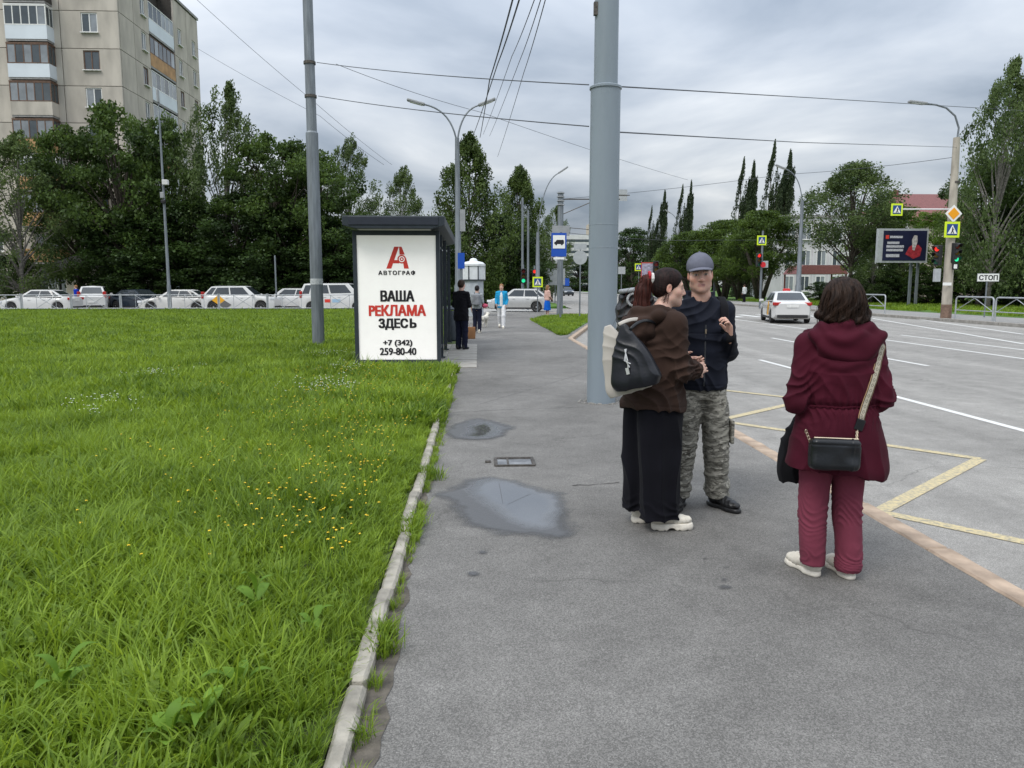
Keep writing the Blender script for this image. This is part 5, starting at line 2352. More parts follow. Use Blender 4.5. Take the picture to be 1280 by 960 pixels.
def leafblade(L, W, arch, seed):
    g = random.Random(seed)
    V, F = [], []
    n = 7
    for i in range(n + 1):
        t = i / n
        w = W * (math.sin(math.pi * min(1, max(0, (t - .18) / .82)) ** .8) if t > .18 else 0) + .004 * (t < .95)
        x_ = L * t
        z_ = arch * math.sin(t * 2.2) * L
        V += [(x_, -w / 2, z_ + .10 * w), (x_, 0, z_), (x_, w / 2, z_ + .10 * w)]
    for i in range(n):
        a = i * 3
        F += [(a, a + 3, a + 4, a + 1), (a + 1, a + 4, a + 5, a + 2)]
    me = bpy.data.meshes.new('leaf')
    me.from_pydata(V, [], F)
    me.update()
    me.polygons.foreach_set('use_smooth', [True] * len(F))
    vattr(me, 'tint', [g.uniform(.3, .9)] * len(V))
    me.materials.append(m_plan)
    return me


lvs = [leafblade(.20, .075, .45, 1), leafblade(.17, .085, .30, 2), leafblade(.23, .06, .6, 3)]
for i, (px, py, sc__, lab) in enumerate(((257, 925, 1.0, 'broad leaved plantain with four pale leaves in the near grass'),
                                         (300, 880, .85, 'broad leaved plantain with rounded leaves behind the pale one'),
                                         (322, 778, 1.0, 'tall leaved plantain standing alone in the grass'),
                                         (215, 948, .9, 'dark leaved plantain at the lawn foreground'),
                                         (395, 800, .7, 'small plantain close to the kerb stones'),
                                         (80, 880, .9, 'spread plantain in the foreground away from the kerb'))):
    p = G(px, py + 8)
    root = emp('plantain_plant', lab, 'plant', (p.x, p.y, .05), random.uniform(0, 6))
    root.scale = (sc__ * .72,) * 3
    for k in range(5 + i % 3):
        ob('leaf', lvs[(k + i) % 3], None, root, (0, 0, .02 * k), (0, -R(random.uniform(0, 38)), k * 1.25 + random.uniform(-.2, .2)))

# ================================================================== CARS
m_cw = M('white_car_paint', (.55, .55, .54), rough=.28, var=.05, sc_=1, coat=.6)
m_cs = M('silver_car_paint', (.42, .42, .41), rough=.3, var=.05, metal=.4, coat=.5)
m_cd = M('dark_blue_car_paint', (.018, .026, .036), rough=.25, var=.1, coat=.6)
m_cg = glassmat('car_glass', (.022, .028, .032), .05)
m_tyre = M('tyre_rubber', (.02, .02, .02), rough=.85, var=.15)
m_rim = M('wheel_rim', (.34, .34, .34), rough=.4, var=.15, metal=.6)
m_plast = M('black_car_trim', (.02, .02, .021), rough=.6, var=.1)
m_tail = M('tail_light_red', (.38, .02, .018), rough=.2, var=0)
m_head = M('head_light_clear', (.62, .64, .66), rough=.12, var=0)
m_plate = M('number_plate', (.66, .66, .64), rough=.5, var=.1, sc_=12)
m_dust = M('dusty_white_paint', (.50, .495, .475), rough=.4, var=.12, sc_=1.3, coat=.3)

CARK = {   # length, width, height, belt, hood front z, hood rear z, tail z, windscreen base, roof front, roof rear, rear base, rear kind
    'sedan': (4.45, 1.72, 1.45, .93, .70, .95, 1.02, 1.02, .28, -1.05, -1.72, 'notch'),
    'hatch': (3.95, 1.70, 1.50, .95, .72, .98, .98, 1.02, .35, -1.25, -1.86, 'hatch'),
    'suv': (4.55, 1.84, 1.68, 1.05, .90, 1.08, 1.08, 1.10, .45, -1.65, -2.10, 'hatch'),
    'estate': (4.6, 1.76, 1.52, .96, .74, .98, .98, 1.05, .35, -1.75, -2.14, 'hatch'),
    'van': (4.5, 1.80, 1.85, 1.10, .95, 1.18, 1.12, 1.45, .85, -1.95, -2.15, 'hatch'),
}


def car(name, label, kind, loc, rz, paint, group=None, lower=None):
    L, W, H, zb, hf, hr, tz, wsb, rf_, rr, rb_, rk = CARK[kind]
    root = emp(name, label, 'car', loc, rz, group)
    hl, hw = L / 2, W / 2
    wr = .315 if kind != 'suv' else .35
    wx = (hl - .82, -hl + .80)
    # lower body loft
    xs = sorted(set([round(v, 3) for v in np.linspace(-hl, hl, 46)] + [round(c + d * (wr + .05), 3) for c in wx for d in (-1, -.98, .98, 1)]))
    V, F = [], []
    for x_ in xs:
        e_ = (abs(x_) / hl)
        w = hw * (1 - .16 * max(0, (e_ - .72) / .28) ** 2.2)
        lo = .20 + (.10 * max(0, (e_ - .9) / .1))
        for c in wx:
            d = abs(x_ - c)
            if d < wr + .05:
                lo = max(lo, wr + math.sqrt(max(0, (wr + .05) ** 2 - d * d)))
        if x_ > wsb:
            t = (x_ - wsb) / (hl - wsb)
            top = hr + (hf - hr) * t ** 1.5
        elif x_ < rb_:
            t = (x_ - rb_) / (-hl - rb_)
            top = tz - .05 * t
        else:
            top = zb + (hr - zb) * .4
        if e_ > .965:
            top -= .10 * (e_ - .965) / .035
            lo += .06 * (e_ - .965) / .035
        mid = lo + (top - lo) * .45
        ring = [(0, lo), (w * .9, lo), (w * .985, min(mid, lo + .06)), (w, mid), (w * .975, top - .10), (w * .93, top - .015), (w * .80, top + .012), (0, top + .03)]
        for (yy, zz_) in ring:
            V.append((x_, yy, zz_))
        for (yy, zz_) in ring[::-1][1:-1]:
            V.append((x_, -yy, zz_))
    k = 14
    for i in range(len(xs) - 1):
        for j in range(k):
            q = (j + 1) % k
            F.append((i * k + j, i * k + q, (i + 1) * k + q, (i + 1) * k + j))
    F.append(tuple(range(k)))
    F.append(tuple((len(xs) - 1) * k + j for j in range(k - 1, -1, -1)))
    mb = MB()
    mb.add(V, [f[::-1] for f in F])
    body = mb.obj('body', paint, root, smooth=True)
    # greenhouse
    b = [(wsb + .03, hw * .90, hr - .02), (rb_ - (.02 if rk == 'notch' else .12), hw * .90, (tz if rk == 'notch' else zb) - .02)]
    t0, t1 = (rf_, hw * .70, H - .03), (rr, hw * .69, H - .05)
    rows = []
    for s_ in (1, -1):
        rows += [Vector((b[0][0], s_ * b[0][1], b[0][2])), Vector((b[1][0], s_ * b[1][1], b[1][2])),
                 Vector((t1[0], s_ * t1[1], t1[2])), Vector((t0[0], s_ * t0[1], t0[2]))]
    a0, a1, a2, a3, c0, c1, c2, c3 = rows
    mb = MB()
    r4, r5 = Vector((rf_ - .1, 0, H)), Vector((rr + .1, 0, H))
    mb.add(rows + [r4, r5], [(0, 1, 2, 3), (7, 6, 5, 4), (0, 3, 8, 7, 4), (1, 5, 6, 9, 2), (3, 2, 9, 8), (7, 8, 9, 6)])
    gh = mb.obj('roof', paint, body, smooth=True, bev=.03)

    def pane(nm, q, off):
        q = [Vector(v) for v in q]
        n = (q[1] - q[0]).cross(q[3] - q[0]).normalized()
        c = sum(q, Vector()) / 4
        if n.dot(c - Vector((-.2, 0, 1.1))) < 0:
            n = -n
        m2 = MB()
        f_ = [v + n * off for v in q]
        bk = [v - n * .02 for v in q]
        m2.add(f_ + bk, [(0, 1, 2, 3), (7, 6, 5, 4), (0, 4, 5, 1), (1, 5, 6, 2), (2, 6, 7, 3), (3, 7, 4, 0)])
        m2.obj(nm, m_cg, body)

    def bil(p00, p10, p11, p01, u0, v0, u1, v1):
        f_ = lambda u, v: p00 * (1 - u) * (1 - v) + p10 * u * (1 - v) + p11 * u * v + p01 * (1 - u) * v
        return [f_(u0, v0), f_(u1, v0), f_(u1, v1), f_(u0, v1)]
    pane('windscreen', bil(a0, c0, c3, a3, .07, .10, .93, .92), .012)
    pane('rear_window', bil(a1, c1, c2, a2, .09, .22 if rk == 'hatch' else .12, .91, .90), .012)
    for (p, q, r_, s_) in ((a0, a1, a2, a3), (c0, c1, c2, c3)):
        spl = [(.10, .455), (.485, .80)] + ([(.83, .95)] if kind in ('estate', 'suv', 'van') else [(.83, .93)])
        for (u0, u1) in spl:
            pane('side_window', bil(p, q, r_, s_, u0, .12, u1, .88), .008)
    # wheel wells and wheels
    for i, c in enumerate(wx):
        for s_ in (1, -1):
            mb = MB()
            mb.lathe([(wr * .62, -.10), (wr * .96, -.09), (wr, -.05), (wr, .06), (wr * .94, .095), (wr * .66, .098), (wr * .62, .08)], n=20)
            mb.v = [(c + a, s_ * (hw - .10 + z_), wr + b_) for a, b_, z_ in mb.v]
            ty = mb.obj('wheel', m_tyre, root, smooth=True)
            mb = MB()
            mb.lathe([(wr * .63, .05), (wr * .64, .085), (wr * .55, .075), (wr * .2, .065), (wr * .12, .085), (.005, .088)], n=20)
            mb.v = [(c + a, s_ * (hw - .10 + z_), wr + b_) for a, b_, z_ in mb.v]
            mb.obj('rim', m_rim, ty, smooth=True)
        mb = MB()
        mb.box((c, 0, wr + .12), (wr * 2 + .06, W * .86, wr * 1.5))
        mb.obj('wheel_well', m_plast, root)
    mb = MB()
    mb.box((0, 0, .24), (L * .9, W * .8, .10))
    mb.obj('underbody', m_plast, root)
    # lights, bumpers, plates, mirrors, handles
    for s_ in (1, -1):
        mb = MB()
        mb.box((hl - .17, s_ * hw * .68, hf - .02), (.34, .42, .15), rz=-s_ * .45)
        mb.obj('headlight', m_head, root, bev=.03)
        mb = MB()
        zt_ = (tz - .14) if kind in ('sedan', 'hatch') else tz + .02
        if kind in ('suv', 'van', 'estate'):
            mb.box((-hl + .13, s_ * hw * .82, zt_), (.16, .20, .42), rz=s_ * .3)
        else:
            mb.box((-hl + .13, s_ * hw * .70, zt_), (.24, .46, .15), rz=s_ * .38)
        mb.obj('taillight', m_tail, root, bev=.03)
        mb = MB()
        mb.box((wsb - .12, s_ * (hw + .09), zb + .06), (.13, .2, .13))
        mb.obj('mirror', paint if kind != 'van' else m_plast, root, bev=.03)
        for q in (.28, -.62):
            mb = MB()
            mb.box((q, s_ * (hw * .985), zb - .12), (.16, .03, .03))
            mb.obj('door_handle', paint, root)
        mb = MB()
        mb.box((0, s_ * (hw - .035), .25), (L * .52, .08, .10))
        mb.obj('sill', m_plast, root)
    mb = MB()
    mb.box((hl - .02, 0, .34), (.10, W * .72, .16))
    mb.obj('front_bumper_grille', m_plast, root, bev=.02)
    mb = MB()
    mb.box((-hl + .03, 0, .33), (.12, W * .76, .14))
    mb.obj('rear_bumper_trim', m_plast, root, bev=.02)
    mb = MB()
    mb.box((-hl - .01, 0, .78 if kind == 'sedan' else .62), (.03, .52, .115))
    mb.obj('number_plate', m_plate, root)
    return root


def carat(name, label, kind, px, Y, rz, paint, z=RZ, **kw):
    return car(name, label, kind, (gx(px, Y), Y, z + .006), rz, paint, **kw)


PI = math.pi
g_ = 'cars parked along the side street'
carat('parked_car', 'white saloon car with its bonnet at the sign post, nearest the block entrance', 'sedan', 50, 50.2, PI, m_cw, group=g_)
carat('parked_car', 'white crossover seen from behind with a blue jacketed person beside it', 'suv', 117, 54.6, R(112), m_cw, group=g_)
carat('parked_car', 'dark blue saloon car parked at an angle between white cars', 'sedan', 174, 54.2, R(-28), m_cd, group=g_)
c4 = carat('parked_car', 'white saloon car directly behind the thin camera post', 'sedan', 222, 50.3, PI, m_dust, group=g_)
c5 = carat('parked_car', 'white hatchback with an orange diamond on its rear door', 'suv', 301, 50.2, 0, m_cw, group=g_)
carat('parked_car', 'white estate car standing behind the hatchback with the orange diamond', 'estate', 362, 54.2, PI, m_cw, group=g_)
c7 = carat('parked_van', 'white van with red lettering on its side beside the lawn pole', 'van', 421, 50.2, 0, m_cw, group=g_)
carat('parked_van', 'white van mostly hidden behind the lettered van', 'van', 425, 53.6, 0, m_cw, group=g_)
sv = carat('hatchback_car', 'silver hatchback crossing behind the woman in the blue cardigan', 'hatch', 649, 50.5, R(172), m_cs)
tx = carat('taxi_car', 'white taxi saloon with red roof light driving away on the road', 'sedan', 982, 36, R(77), m_cw)
carat('distant_car', 'small dark car far up the road', 'hatch', 708, 128, R(-80), m_cd)
m_or = M('orange_decal', (.72, .36, .02), rough=.5, var=0)
m_dg = M('grey_decal', (.12, .12, .12), rough=.5, var=0)
# decals
hw = CARK['suv'][1] / 2
flat('orange_diamond', [(-1.55, .78), (-1.15, 1.12), (-.75, .78), (-1.15, .5)], m_or, c5, -hw - .004, .006)
flat('grey_diamond', [(-1.15, .48), (-.75, .76), (-.35, .5), (-.75, .24)], m_dg, c5, -hw - .004, .006)
hw = CARK['van'][1] / 2
for k, (x_, w_, mm) in enumerate(((-.9, .28, m_red), (-.45, .34, m_red), (.1, .5, M('pale_blue_decal', (.3, .45, .6), var=0)))):
    flat('decal', rect(x_, .74, w_, .2), mm, c7, -hw - .004, .006)
hw = CARK['sedan'][1] / 2
mb = MB()
mb.prism([(-.95, .35), (-.55, .35), (-.85, .98), (-1.15, .98)], -.006, 0, Matrix.Translation((0, hw + .010, 0)) @ MXZ)
mb.obj('orange_decal', m_or, tx)
mb = MB()
mb.prism([(-.62, .35), (-.45, .35), (-.62, .78), (-.75, .78)], -.006, 0, Matrix.Translation((0, hw + .012, 0)) @ MXZ)
mb.obj('grey_decal', m_dg, tx)
mb = MB()
mb.box((-.3, 0, 1.50), (.16, .36, .12), taper=.8)
mb.obj('roof_light', M('red_roof_light', (.5, .03, .03), rough=.3, var=0), tx, bev=.02)
for x_ in ():
    flat('decal', rect(x_ + .2, .82, .35, .12), m_dg, c4, -CARK['sedan'][1] / 2 + .0, .006) if False else None

# ================================================================== PEOPLE: fields blended and meshed as continuous surfaces
def smin(a, b, k):
    h = np.clip(.5 + .5 * (b - a) / k, 0, 1)
    return b + (a - b) * h - k * h * (1 - h)


class Fld:
    def __init__(s, lo, hi, v):
        s.v = v
        s.ax = [np.arange(lo[i], hi[i] + v, v, dtype=np.float32) for i in range(3)]
        s.F = np.full([len(a) for a in s.ax], 1.0, np.float32)

    def blk(s, lo, hi, m):
        sl = []
        for i in range(3):
            a = s.ax[i]
            i0 = max(0, int(np.searchsorted(a, lo[i] - m)) - 1)
            i1 = min(len(a), int(np.searchsorted(a, hi[i] + m)) + 1)
            sl.append(slice(i0, max(i1, i0 + 1)))
        X, Y, Z = [s.ax[i][sl[i]] for i in range(3)]
        return tuple(sl), X[:, None, None], Y[None, :, None], Z[None, None, :]

    def put(s, sl, d, k, op):
        if op == 'add':
            s.F[sl] = smin(s.F[sl], d, k)
        elif op == 'sub':
            s.F[sl] = -smin(-s.F[sl], d, k)

    def cone(s, a, b, ra, rb, k=.02, n=None, f=1.0, op='add'):
        a, b = np.array(a, float), np.array(b, float)
        r = max(ra, rb) * max(1, f)
        sl, X, Y, Z = s.blk(np.minimum(a, b) - r, np.maximum(a, b) + r, k + .03)
        ab = b - a
        L2 = float(ab @ ab) + 1e-9
        t = np.clip(((X - a[0]) * ab[0] + (Y - a[1]) * ab[1] + (Z - a[2]) * ab[2]) / L2, 0, 1)
        qx, qy, qz = X - a[0] - t * ab[0], Y - a[1] - t * ab[1], Z - a[2] - t * ab[2]
        if n is not None:
            n = np.array(n, float)
            n /= np.linalg.norm(n)
            q = (qx * n[0] + qy * n[1] + qz * n[2]) * (1 / f - 1)
            qx, qy, qz = qx + n[0] * q, qy + n[1] * q, qz + n[2] * q
        s.put(sl, np.sqrt(qx * qx + qy * qy + qz * qz) - (ra + t * (rb - ra)), k, op)

    def chain(s, pts, rads, k=.015, n=None, f=1.0):
        for i in range(len(pts) - 1):
            s.cone(pts[i], pts[i + 1], rads[i], rads[i + 1], k, n, f)

    def ell(s, c, r, R_=None, k=.02, op='add'):
        c, r = np.array(c, float), np.array(r, float)
        m = r.max()
        sl, X, Y, Z = s.blk(c - m, c + m, k + .03)
        x, y, z = X - c[0], Y - c[1], Z - c[2]
        if R_ is not None:
            Q = np.array(R_)          # columns: local axes
            x, y, z = (x * Q[0, 0] + y * Q[1, 0] + z * Q[2, 0], x * Q[0, 1] + y * Q[1, 1] + z * Q[2, 1], x * Q[0, 2] + y * Q[1, 2] + z * Q[2, 2])
        k0 = np.sqrt((x / r[0]) ** 2 + (y / r[1]) ** 2 + (z / r[2]) ** 2)
        k1 = np.sqrt((x / r[0] ** 2) ** 2 + (y / r[1] ** 2) ** 2 + (z / r[2] ** 2) ** 2) + 1e-6
        s.put(sl, k0 * (k0 - 1) / k1, k, op)

    def box(s, c, h, rad, R_=None, k=.01, op='add'):
        c, h = np.array(c, float), np.array(h, float)
        m = float(np.linalg.norm(h))
        sl, X, Y, Z = s.blk(c - m, c + m, k + .03)
        x, y, z = X - c[0], Y - c[1], Z - c[2]
        if R_ is not None:
            Q = np.array(R_)
            x, y, z = (x * Q[0, 0] + y * Q[1, 0] + z * Q[2, 0], x * Q[0, 1] + y * Q[1, 1] + z * Q[2, 1], x * Q[0, 2] + y * Q[1, 2] + z * Q[2, 2])
        ax, ay, az = np.abs(x) - h[0] + rad, np.abs(y) - h[1] + rad, np.abs(z) - h[2] + rad
        d = np.sqrt(np.maximum(ax, 0) ** 2 + np.maximum(ay, 0) ** 2 + np.maximum(az, 0) ** 2) + np.minimum(np.maximum(ax, np.maximum(ay, az)), 0) - rad
        s.put(sl, d, k, op)

    def loft(s, rows, k=.02, p=2.0, op='add'):
        """rows (z, cx, cy, rx, ry) from low to high: stacked superellipses"""
        A_ = np.array(rows, float)
        r = A_[:, 3:5].max() * 1.15
        lo = [A_[:, 1].min() - r, A_[:, 2].min() - r, A_[0, 0]]
        hi = [A_[:, 1].max() + r, A_[:, 2].max() + r, A_[-1, 0]]
        sl, X, Y, Z = s.blk(lo, hi, k + .03)
        z = Z.ravel()
        # smooth interpolation of the rows
        zz = A_[:, 0]

        def it(col):
            i = np.clip(np.searchsorted(zz, z) - 1, 0, len(zz) - 2)
            t = np.clip((z - zz[i]) / (zz[i + 1] - zz[i]), 0, 1)
            v = A_[:, col]
            m = np.gradient(v, zz)
            h = zz[i + 1] - zz[i]
            return ((2 * t ** 3 - 3 * t ** 2 + 1) * v[i] + (t ** 3 - 2 * t ** 2 + t) * h * m[i] + (-2 * t ** 3 + 3 * t ** 2) * v[i + 1] + (
                t ** 3 - t ** 2) * h * m[i + 1])[None, None, :].astype(np.float32)
        cx, cy, rx, ry = it(1), it(2), np.maximum(it(3), .004), np.maximum(it(4), .004)
        q = (np.abs((X - cx) / rx) ** p + np.abs((Y - cy) / ry) ** p) ** (1 / p)
        d = (q - 1) * np.minimum(rx, ry)
        d = np.maximum(d, np.maximum(zz[0] - Z, Z - zz[-1]))
        s.put(sl, d, k, op)

    def cut(s, fn):
        """keep where fn(X,Y,Z) < 0"""
        X, Y, Z = s.ax[0][:, None, None], s.ax[1][None, :, None], s.ax[2][None, None, :]
        s.F = np.maximum(s.F, fn(X, Y, Z).astype(np.float32))

    def surf_y(s, x, z, sign=-1):
        """y of the outer surface met when coming from sign*infinity"""
        i = int(np.clip(np.searchsorted(s.ax[0], x), 0, len(s.ax[0]) - 1))
        k = int(np.clip(np.searchsorted(s.ax[2], z), 0, len(s.ax[2]) - 1))
        col = s.F[i, :, k]
        ins = np.where(col < 0)[0]
        if len(ins) == 0:
            return None
        return float(s.ax[1][ins[0] if sign < 0 else ins[-1]])

    def surf_z(s, x, y):
        i = int(np.clip(np.searchsorted(s.ax[0], x), 0, len(s.ax[0]) - 1))
        j = int(np.clip(np.searchsorted(s.ax[1], y), 0, len(s.ax[1]) - 1))
        ins = np.where(s.F[i, j, :] < 0)[0]
        return float(s.ax[2][ins[-1]]) if len(ins) else None

    def nets(s):
        F = s.F
        S = F < 0
        sh = np.array(F.shape) - 1
        cnt = np.zeros(sh, np.int8)
        for a in (0, 1):
            for b in (0, 1):
                for c in (0, 1):
                    cnt += S[a:a + sh[0], b:b + sh[1], c:c + sh[2]]
        cells = np.argwhere((cnt > 0) & (cnt < 8))
        idx = np.full(sh, -1, np.int32)
        idx[tuple(cells.T)] = np.arange(len(cells))
        acc = np.zeros((len(cells), 3), np.float64)
        num = np.zeros(len(cells))
        co = [(a, b, c) for a in (0, 1) for b in (0, 1) for c in (0, 1)]
        vals = {c: F[cells[:, 0] + c[0], cells[:, 1] + c[1], cells[:, 2] + c[2]] for c in co}
        for i, p in enumerate(co):
            for q in co[i + 1:]:
                if sum(abs(p[j] - q[j]) for j in range(3)) != 1:
                    continue
                f0, f1 = vals[p], vals[q]
                m = (f0 < 0) != (f1 < 0)
                t = f0[m] / (f0[m] - f1[m])
                acc[m] += np.array(p) + t[:, None] * (np.array(q) - np.array(p))
                num[m] += 1
        pos = cells + acc / num[:, None]
        V = np.stack([s.ax[i][0] + pos[:, i] * s.v for i in range(3)], 1)
        Q = []
        for axn in range(3):
            o1, o2 = [(1, 2), (2, 0), (0, 1)][axn]
            n0 = [slice(None)] * 3
            n1 = [slice(None)] * 3
            n0[axn] = slice(0, -1)
            n1[axn] = slice(1, None)
            e0, e1 = S[tuple(n0)], S[tuple(n1)]
            E_ = np.argwhere(e0 != e1)
            E_ = E_[(E_[:, o1] > 0) & (E_[:, o2] > 0) & (E_[:, o1] < F.shape[o1] - 1) & (E_[:, o2] < F.shape[o2] - 1)]
            if len(E_) == 0:
                continue
            fl_ = e0[tuple(E_.T)]
            u1 = np.zeros(3, int)
            u2 = np.zeros(3, int)
            u1[o1] = 1
            u2[o2] = 1
            q = np.stack([idx[tuple((E_ - u1 - u2).T)], idx[tuple((E_ - u2).T)], idx[tuple(E_.T)], idx[tuple((E_ - u1).T)]], 1)
            q[~fl_] = q[~fl_][:, ::-1]
            Q.append(q)
        return V, np.concatenate(Q)

    def mesh(s, name, disp=None, smooth=1):
        V, Q = s.nets()
        E_ = np.concatenate([Q[:, [0, 1]], Q[:, [1, 2]], Q[:, [2, 3]], Q[:, [3, 0]]])
        for _ in range(smooth):
            acc = np.zeros_like(V)
            np.add.at(acc, E_[:, 0], V[E_[:, 1]])
            np.add.at(acc, E_[:, 1], V[E_[:, 0]])
            n = np.bincount(E_.ravel(), minlength=len(V)).astype(float)
            V = V * .5 + acc / np.maximum(n, 1)[:, None] * .5
        if disp is not None:
            N = np.zeros_like(V)
            fn = np.cross(V[Q[:, 2]] - V[Q[:, 0]], V[Q[:, 3]] - V[Q[:, 1]])
            for j in range(4):
                np.add.at(N, Q[:, j], fn)
            N /= np.linalg.norm(N, axis=1)[:, None] + 1e-12
            V = V + N * disp(V, N)[:, None]
        return npmesh(name, V, Q)


def gau(V, c, r):
    return np.exp(-np.sum(((V - np.array(c)) / r) ** 2, 1))


def folds(V, d, lam, seed, warp=.35, ws=7):
    """directional cloth folds: sine along d bent by noise, sharpened"""
    d = np.array(d, float)
    d /= np.linalg.norm(d)
    ph = (V @ d) / lam + warp * 6.28 * (vn(V, ws, seed) - .5)
    return 1 - 2 * np.abs(np.sin(3.1416 * ph)) ** .7


def rotm(rx=0, ry=0, rz=0):
    return np.array(Euler((rx, ry, rz), 'XYZ').to_matrix())


def head_into(f, c, Rm, sc_=1.0, female=False, k=.02):
    """head in its own frame: y forward, z up"""
    c = np.array(c, float)

    def P(x, y, z):
        return c + Rm @ (np.array([x, y, z]) * sc_)

    def r(*a):
        return [q * sc_ for q in a]
    jw = .88 if female else 1.05
    f.ell(P(0, -.014, .040), r(.076, .096, .080), Rm, k)
    f.ell(P(0, .026, -.030), r(.062 * jw, .066, .078), Rm, .03)
    f.ell(P(0, .045, -.080), r(.045 * jw, .042, .036), Rm, .03)
    f.ell(P(0, .072, -.100), r(.020 * jw, .018, .016), Rm, .025)
    for s in (-1, 1):
        f.ell(P(.042 * s * jw, .048, -.025), r(.026, .03, .026), Rm, .025)          # cheek
        f.ell(P(.046 * s * jw, .0, -.070), r(.020, .034, .022), Rm, .03)            # jaw angle
    f.cone(P(-.038, .074, .022), P(.038, .074, .022), .012 * sc_, .012 * sc_, .02)  # brow
    for s in (-1, 1):
        f.ell(P(.031 * s, .094, .003), r(.017, .014, .011), Rm, .012, 'sub')        # eye socket
        f.ell(P(.031 * s, .0735, .002), r(.0135, .0135, .0115), Rm, .004)           # eye ball and lids
    f.cone(P(0, .086, .012), P(0, .104, -.030), .0085 * sc_, .0125 * sc_, .012)     # nose
    for s in (-1, 1):
        f.ell(P(.011 * s, .096, -.036), r(.009, .010, .007), Rm, .006)
    f.cone(P(-.018, .0845, -.061), P(.018, .0845, -.061), .0062 * sc_, .0062 * sc_, .006)
    f.cone(P(-.015, .0835, -.072), P(.015, .0835, -.072), .0068 * sc_, .0068 * sc_, .006)
    for s in (-1, 1):
        f.ell(P(.075 * s, -.012, -.006), r(.010, .019, .032), Rm, .008)
        f.ell(P(.082 * s, -.006, -.004), r(.006, .010, .018), Rm, .006, 'sub')
    return P


def hand_into(f, w, d, n, side, curl=.6, spread=.02, L=1.0, thumb=.5):
    """w wrist, d direction of fingers, n palm normal (fingers curl towards n), side: +1 thumb on d x n side"""
    w, d, n = [np.array(v, float) for v in (w, d, n)]
    d /= np.linalg.norm(d)
    n -= d * (n @ d)
    n /= np.linalg.norm(n)
    s = np.cross(d, n) * side
    pc = w + d * .045 * L
    f.cone(w - d * .03, w + d * .02, .026 * L, .027 * L, .012, n, .72)
    f.box(pc + d * .005, [.039 * L, .043 * L, .0135 * L], .012 * L, np.stack([s, d, n], 1), .012)
    kn = w + d * .088 * L
    for i, (o, ln, r) in enumerate(((.030, .90, .0088), (.010, 1.0, .0092), (-.011, .94, .0088), (-.030, .74, .0078))):
        p = kn + s * o * L - n * .002
        a = 0.0
        dirn = d + s * (o * spread * 30)
        dirn /= np.linalg.norm(dirn)
        for j, (seg, cc) in enumerate(((.042, .55), (.026, 1.0), (.020, .8))):
            a += curl * cc
            v = dirn * math.cos(a) + n * math.sin(a)
            q = p + v * seg * ln * L
            f.cone(p, q, (r - .0008 * j) * L, (r - .0008 * (j + 1)) * L, .004)
            p = q
    p = w + d * .025 * L + s * .030 * L
    v = (d * .75 + s * .65 + n * thumb)
    v /= np.linalg.norm(v)
    q = p + v * .040 * L
    f.cone(p, q, .0135 * L, .0105 * L, .008)
    v2 = d * .9 + n * (.5 + .3 * curl) + s * .1
    v2 /= np.linalg.norm(v2)
    f.cone(q, q + v2 * .030 * L, .0105 * L, .008 * L, .005)


def shoe(name, parent, ank, toe_dir, mat, msole, L=.27, W=.10, chunky=False, v=.005, high=.1):
    """shoe = upper (> sole, laces); ank = ground point under the ankle"""
    a = np.array([ank[0], ank[1], 0.0])
    t = np.array([toe_dir[0], toe_dir[1], 0.0])
    t /= np.linalg.norm(t)
    s = np.array([t[1], -t[0], 0])
    rz = math.atan2(t[1], t[0])
    Rm = rotm(0, 0, rz)
    f = Fld([-.16, -.09, -.01], [.26, .09, .2], v)
    so = .042 if chunky else .026
    f.ell((.115 * L / .27, 0, so + .022), (.075, W * .46, .034), k=.03)
    f.ell((-.030, 0, so + .034), (.052, W * .36, .048), k=.03)
    f.cone((-.02, 0, so + .05), (.075, 0, so + .036), .044, .036, .03)
    f.cone((-.028, 0, so + .04), (-.034, 0, so + high - .01), .040, .040, .02)
    f.cut(lambda X, Y, Z: (so - .004) - Z + X * 0 + Y * 0)
    me = f.mesh('upper', lambda V, N: .0022 * folds(V, (1, 0, .5), .034, 3) * (V[:, 0] > .02) + .0012 * (vn(V, 90, 2) - .5))
    up_o = ob(name, me, mat, parent, (a[0], a[1], 0), (0, 0, rz))
    f = Fld([-.16, -.09, -.02], [.27, .09, .12], v)
    ww = W * (.56 if chunky else .5)
    f.loft([(0.0, .058, 0, .138 * L / .27, ww * .92), (so * .5, .058, 0, .142 * L / .27, ww), (so + .006, .056, 0, .138 * L / .27, ww * .9)], p=2.6, k=.004)
    f.ell((.06, ww * 1.15, so * .5), (.05, .022, .05), k=.012, op='sub')
    f.ell((.06, -ww * 1.15, so * .5), (.05, .022, .05), k=.012, op='sub')
    if chunky:
        f.ell((.045, 0, -.004), (.03, .2, .022), k=.008, op='sub')
        for q in (-.05, .0, .1, .15):
            f.cone((q, -.2, 0), (q, .2, 0), .007, .007, .003, op='sub')
    ob('sole', f.mesh('sole'), msole, up_o)
    mb = MB()
    for q in range(4):
        x_ = .045 + q * .018
        z_ = so + .079 - q * .008
        mb.tube([(x_, -.026, z_ - .010), (x_ + .006, 0, z_ + .003), (x_, .026, z_ - .010)], .0035, 5)
    ob('laces', mb.mesh('laces', True), msole if chunky else mat, up_o)
    return up_o


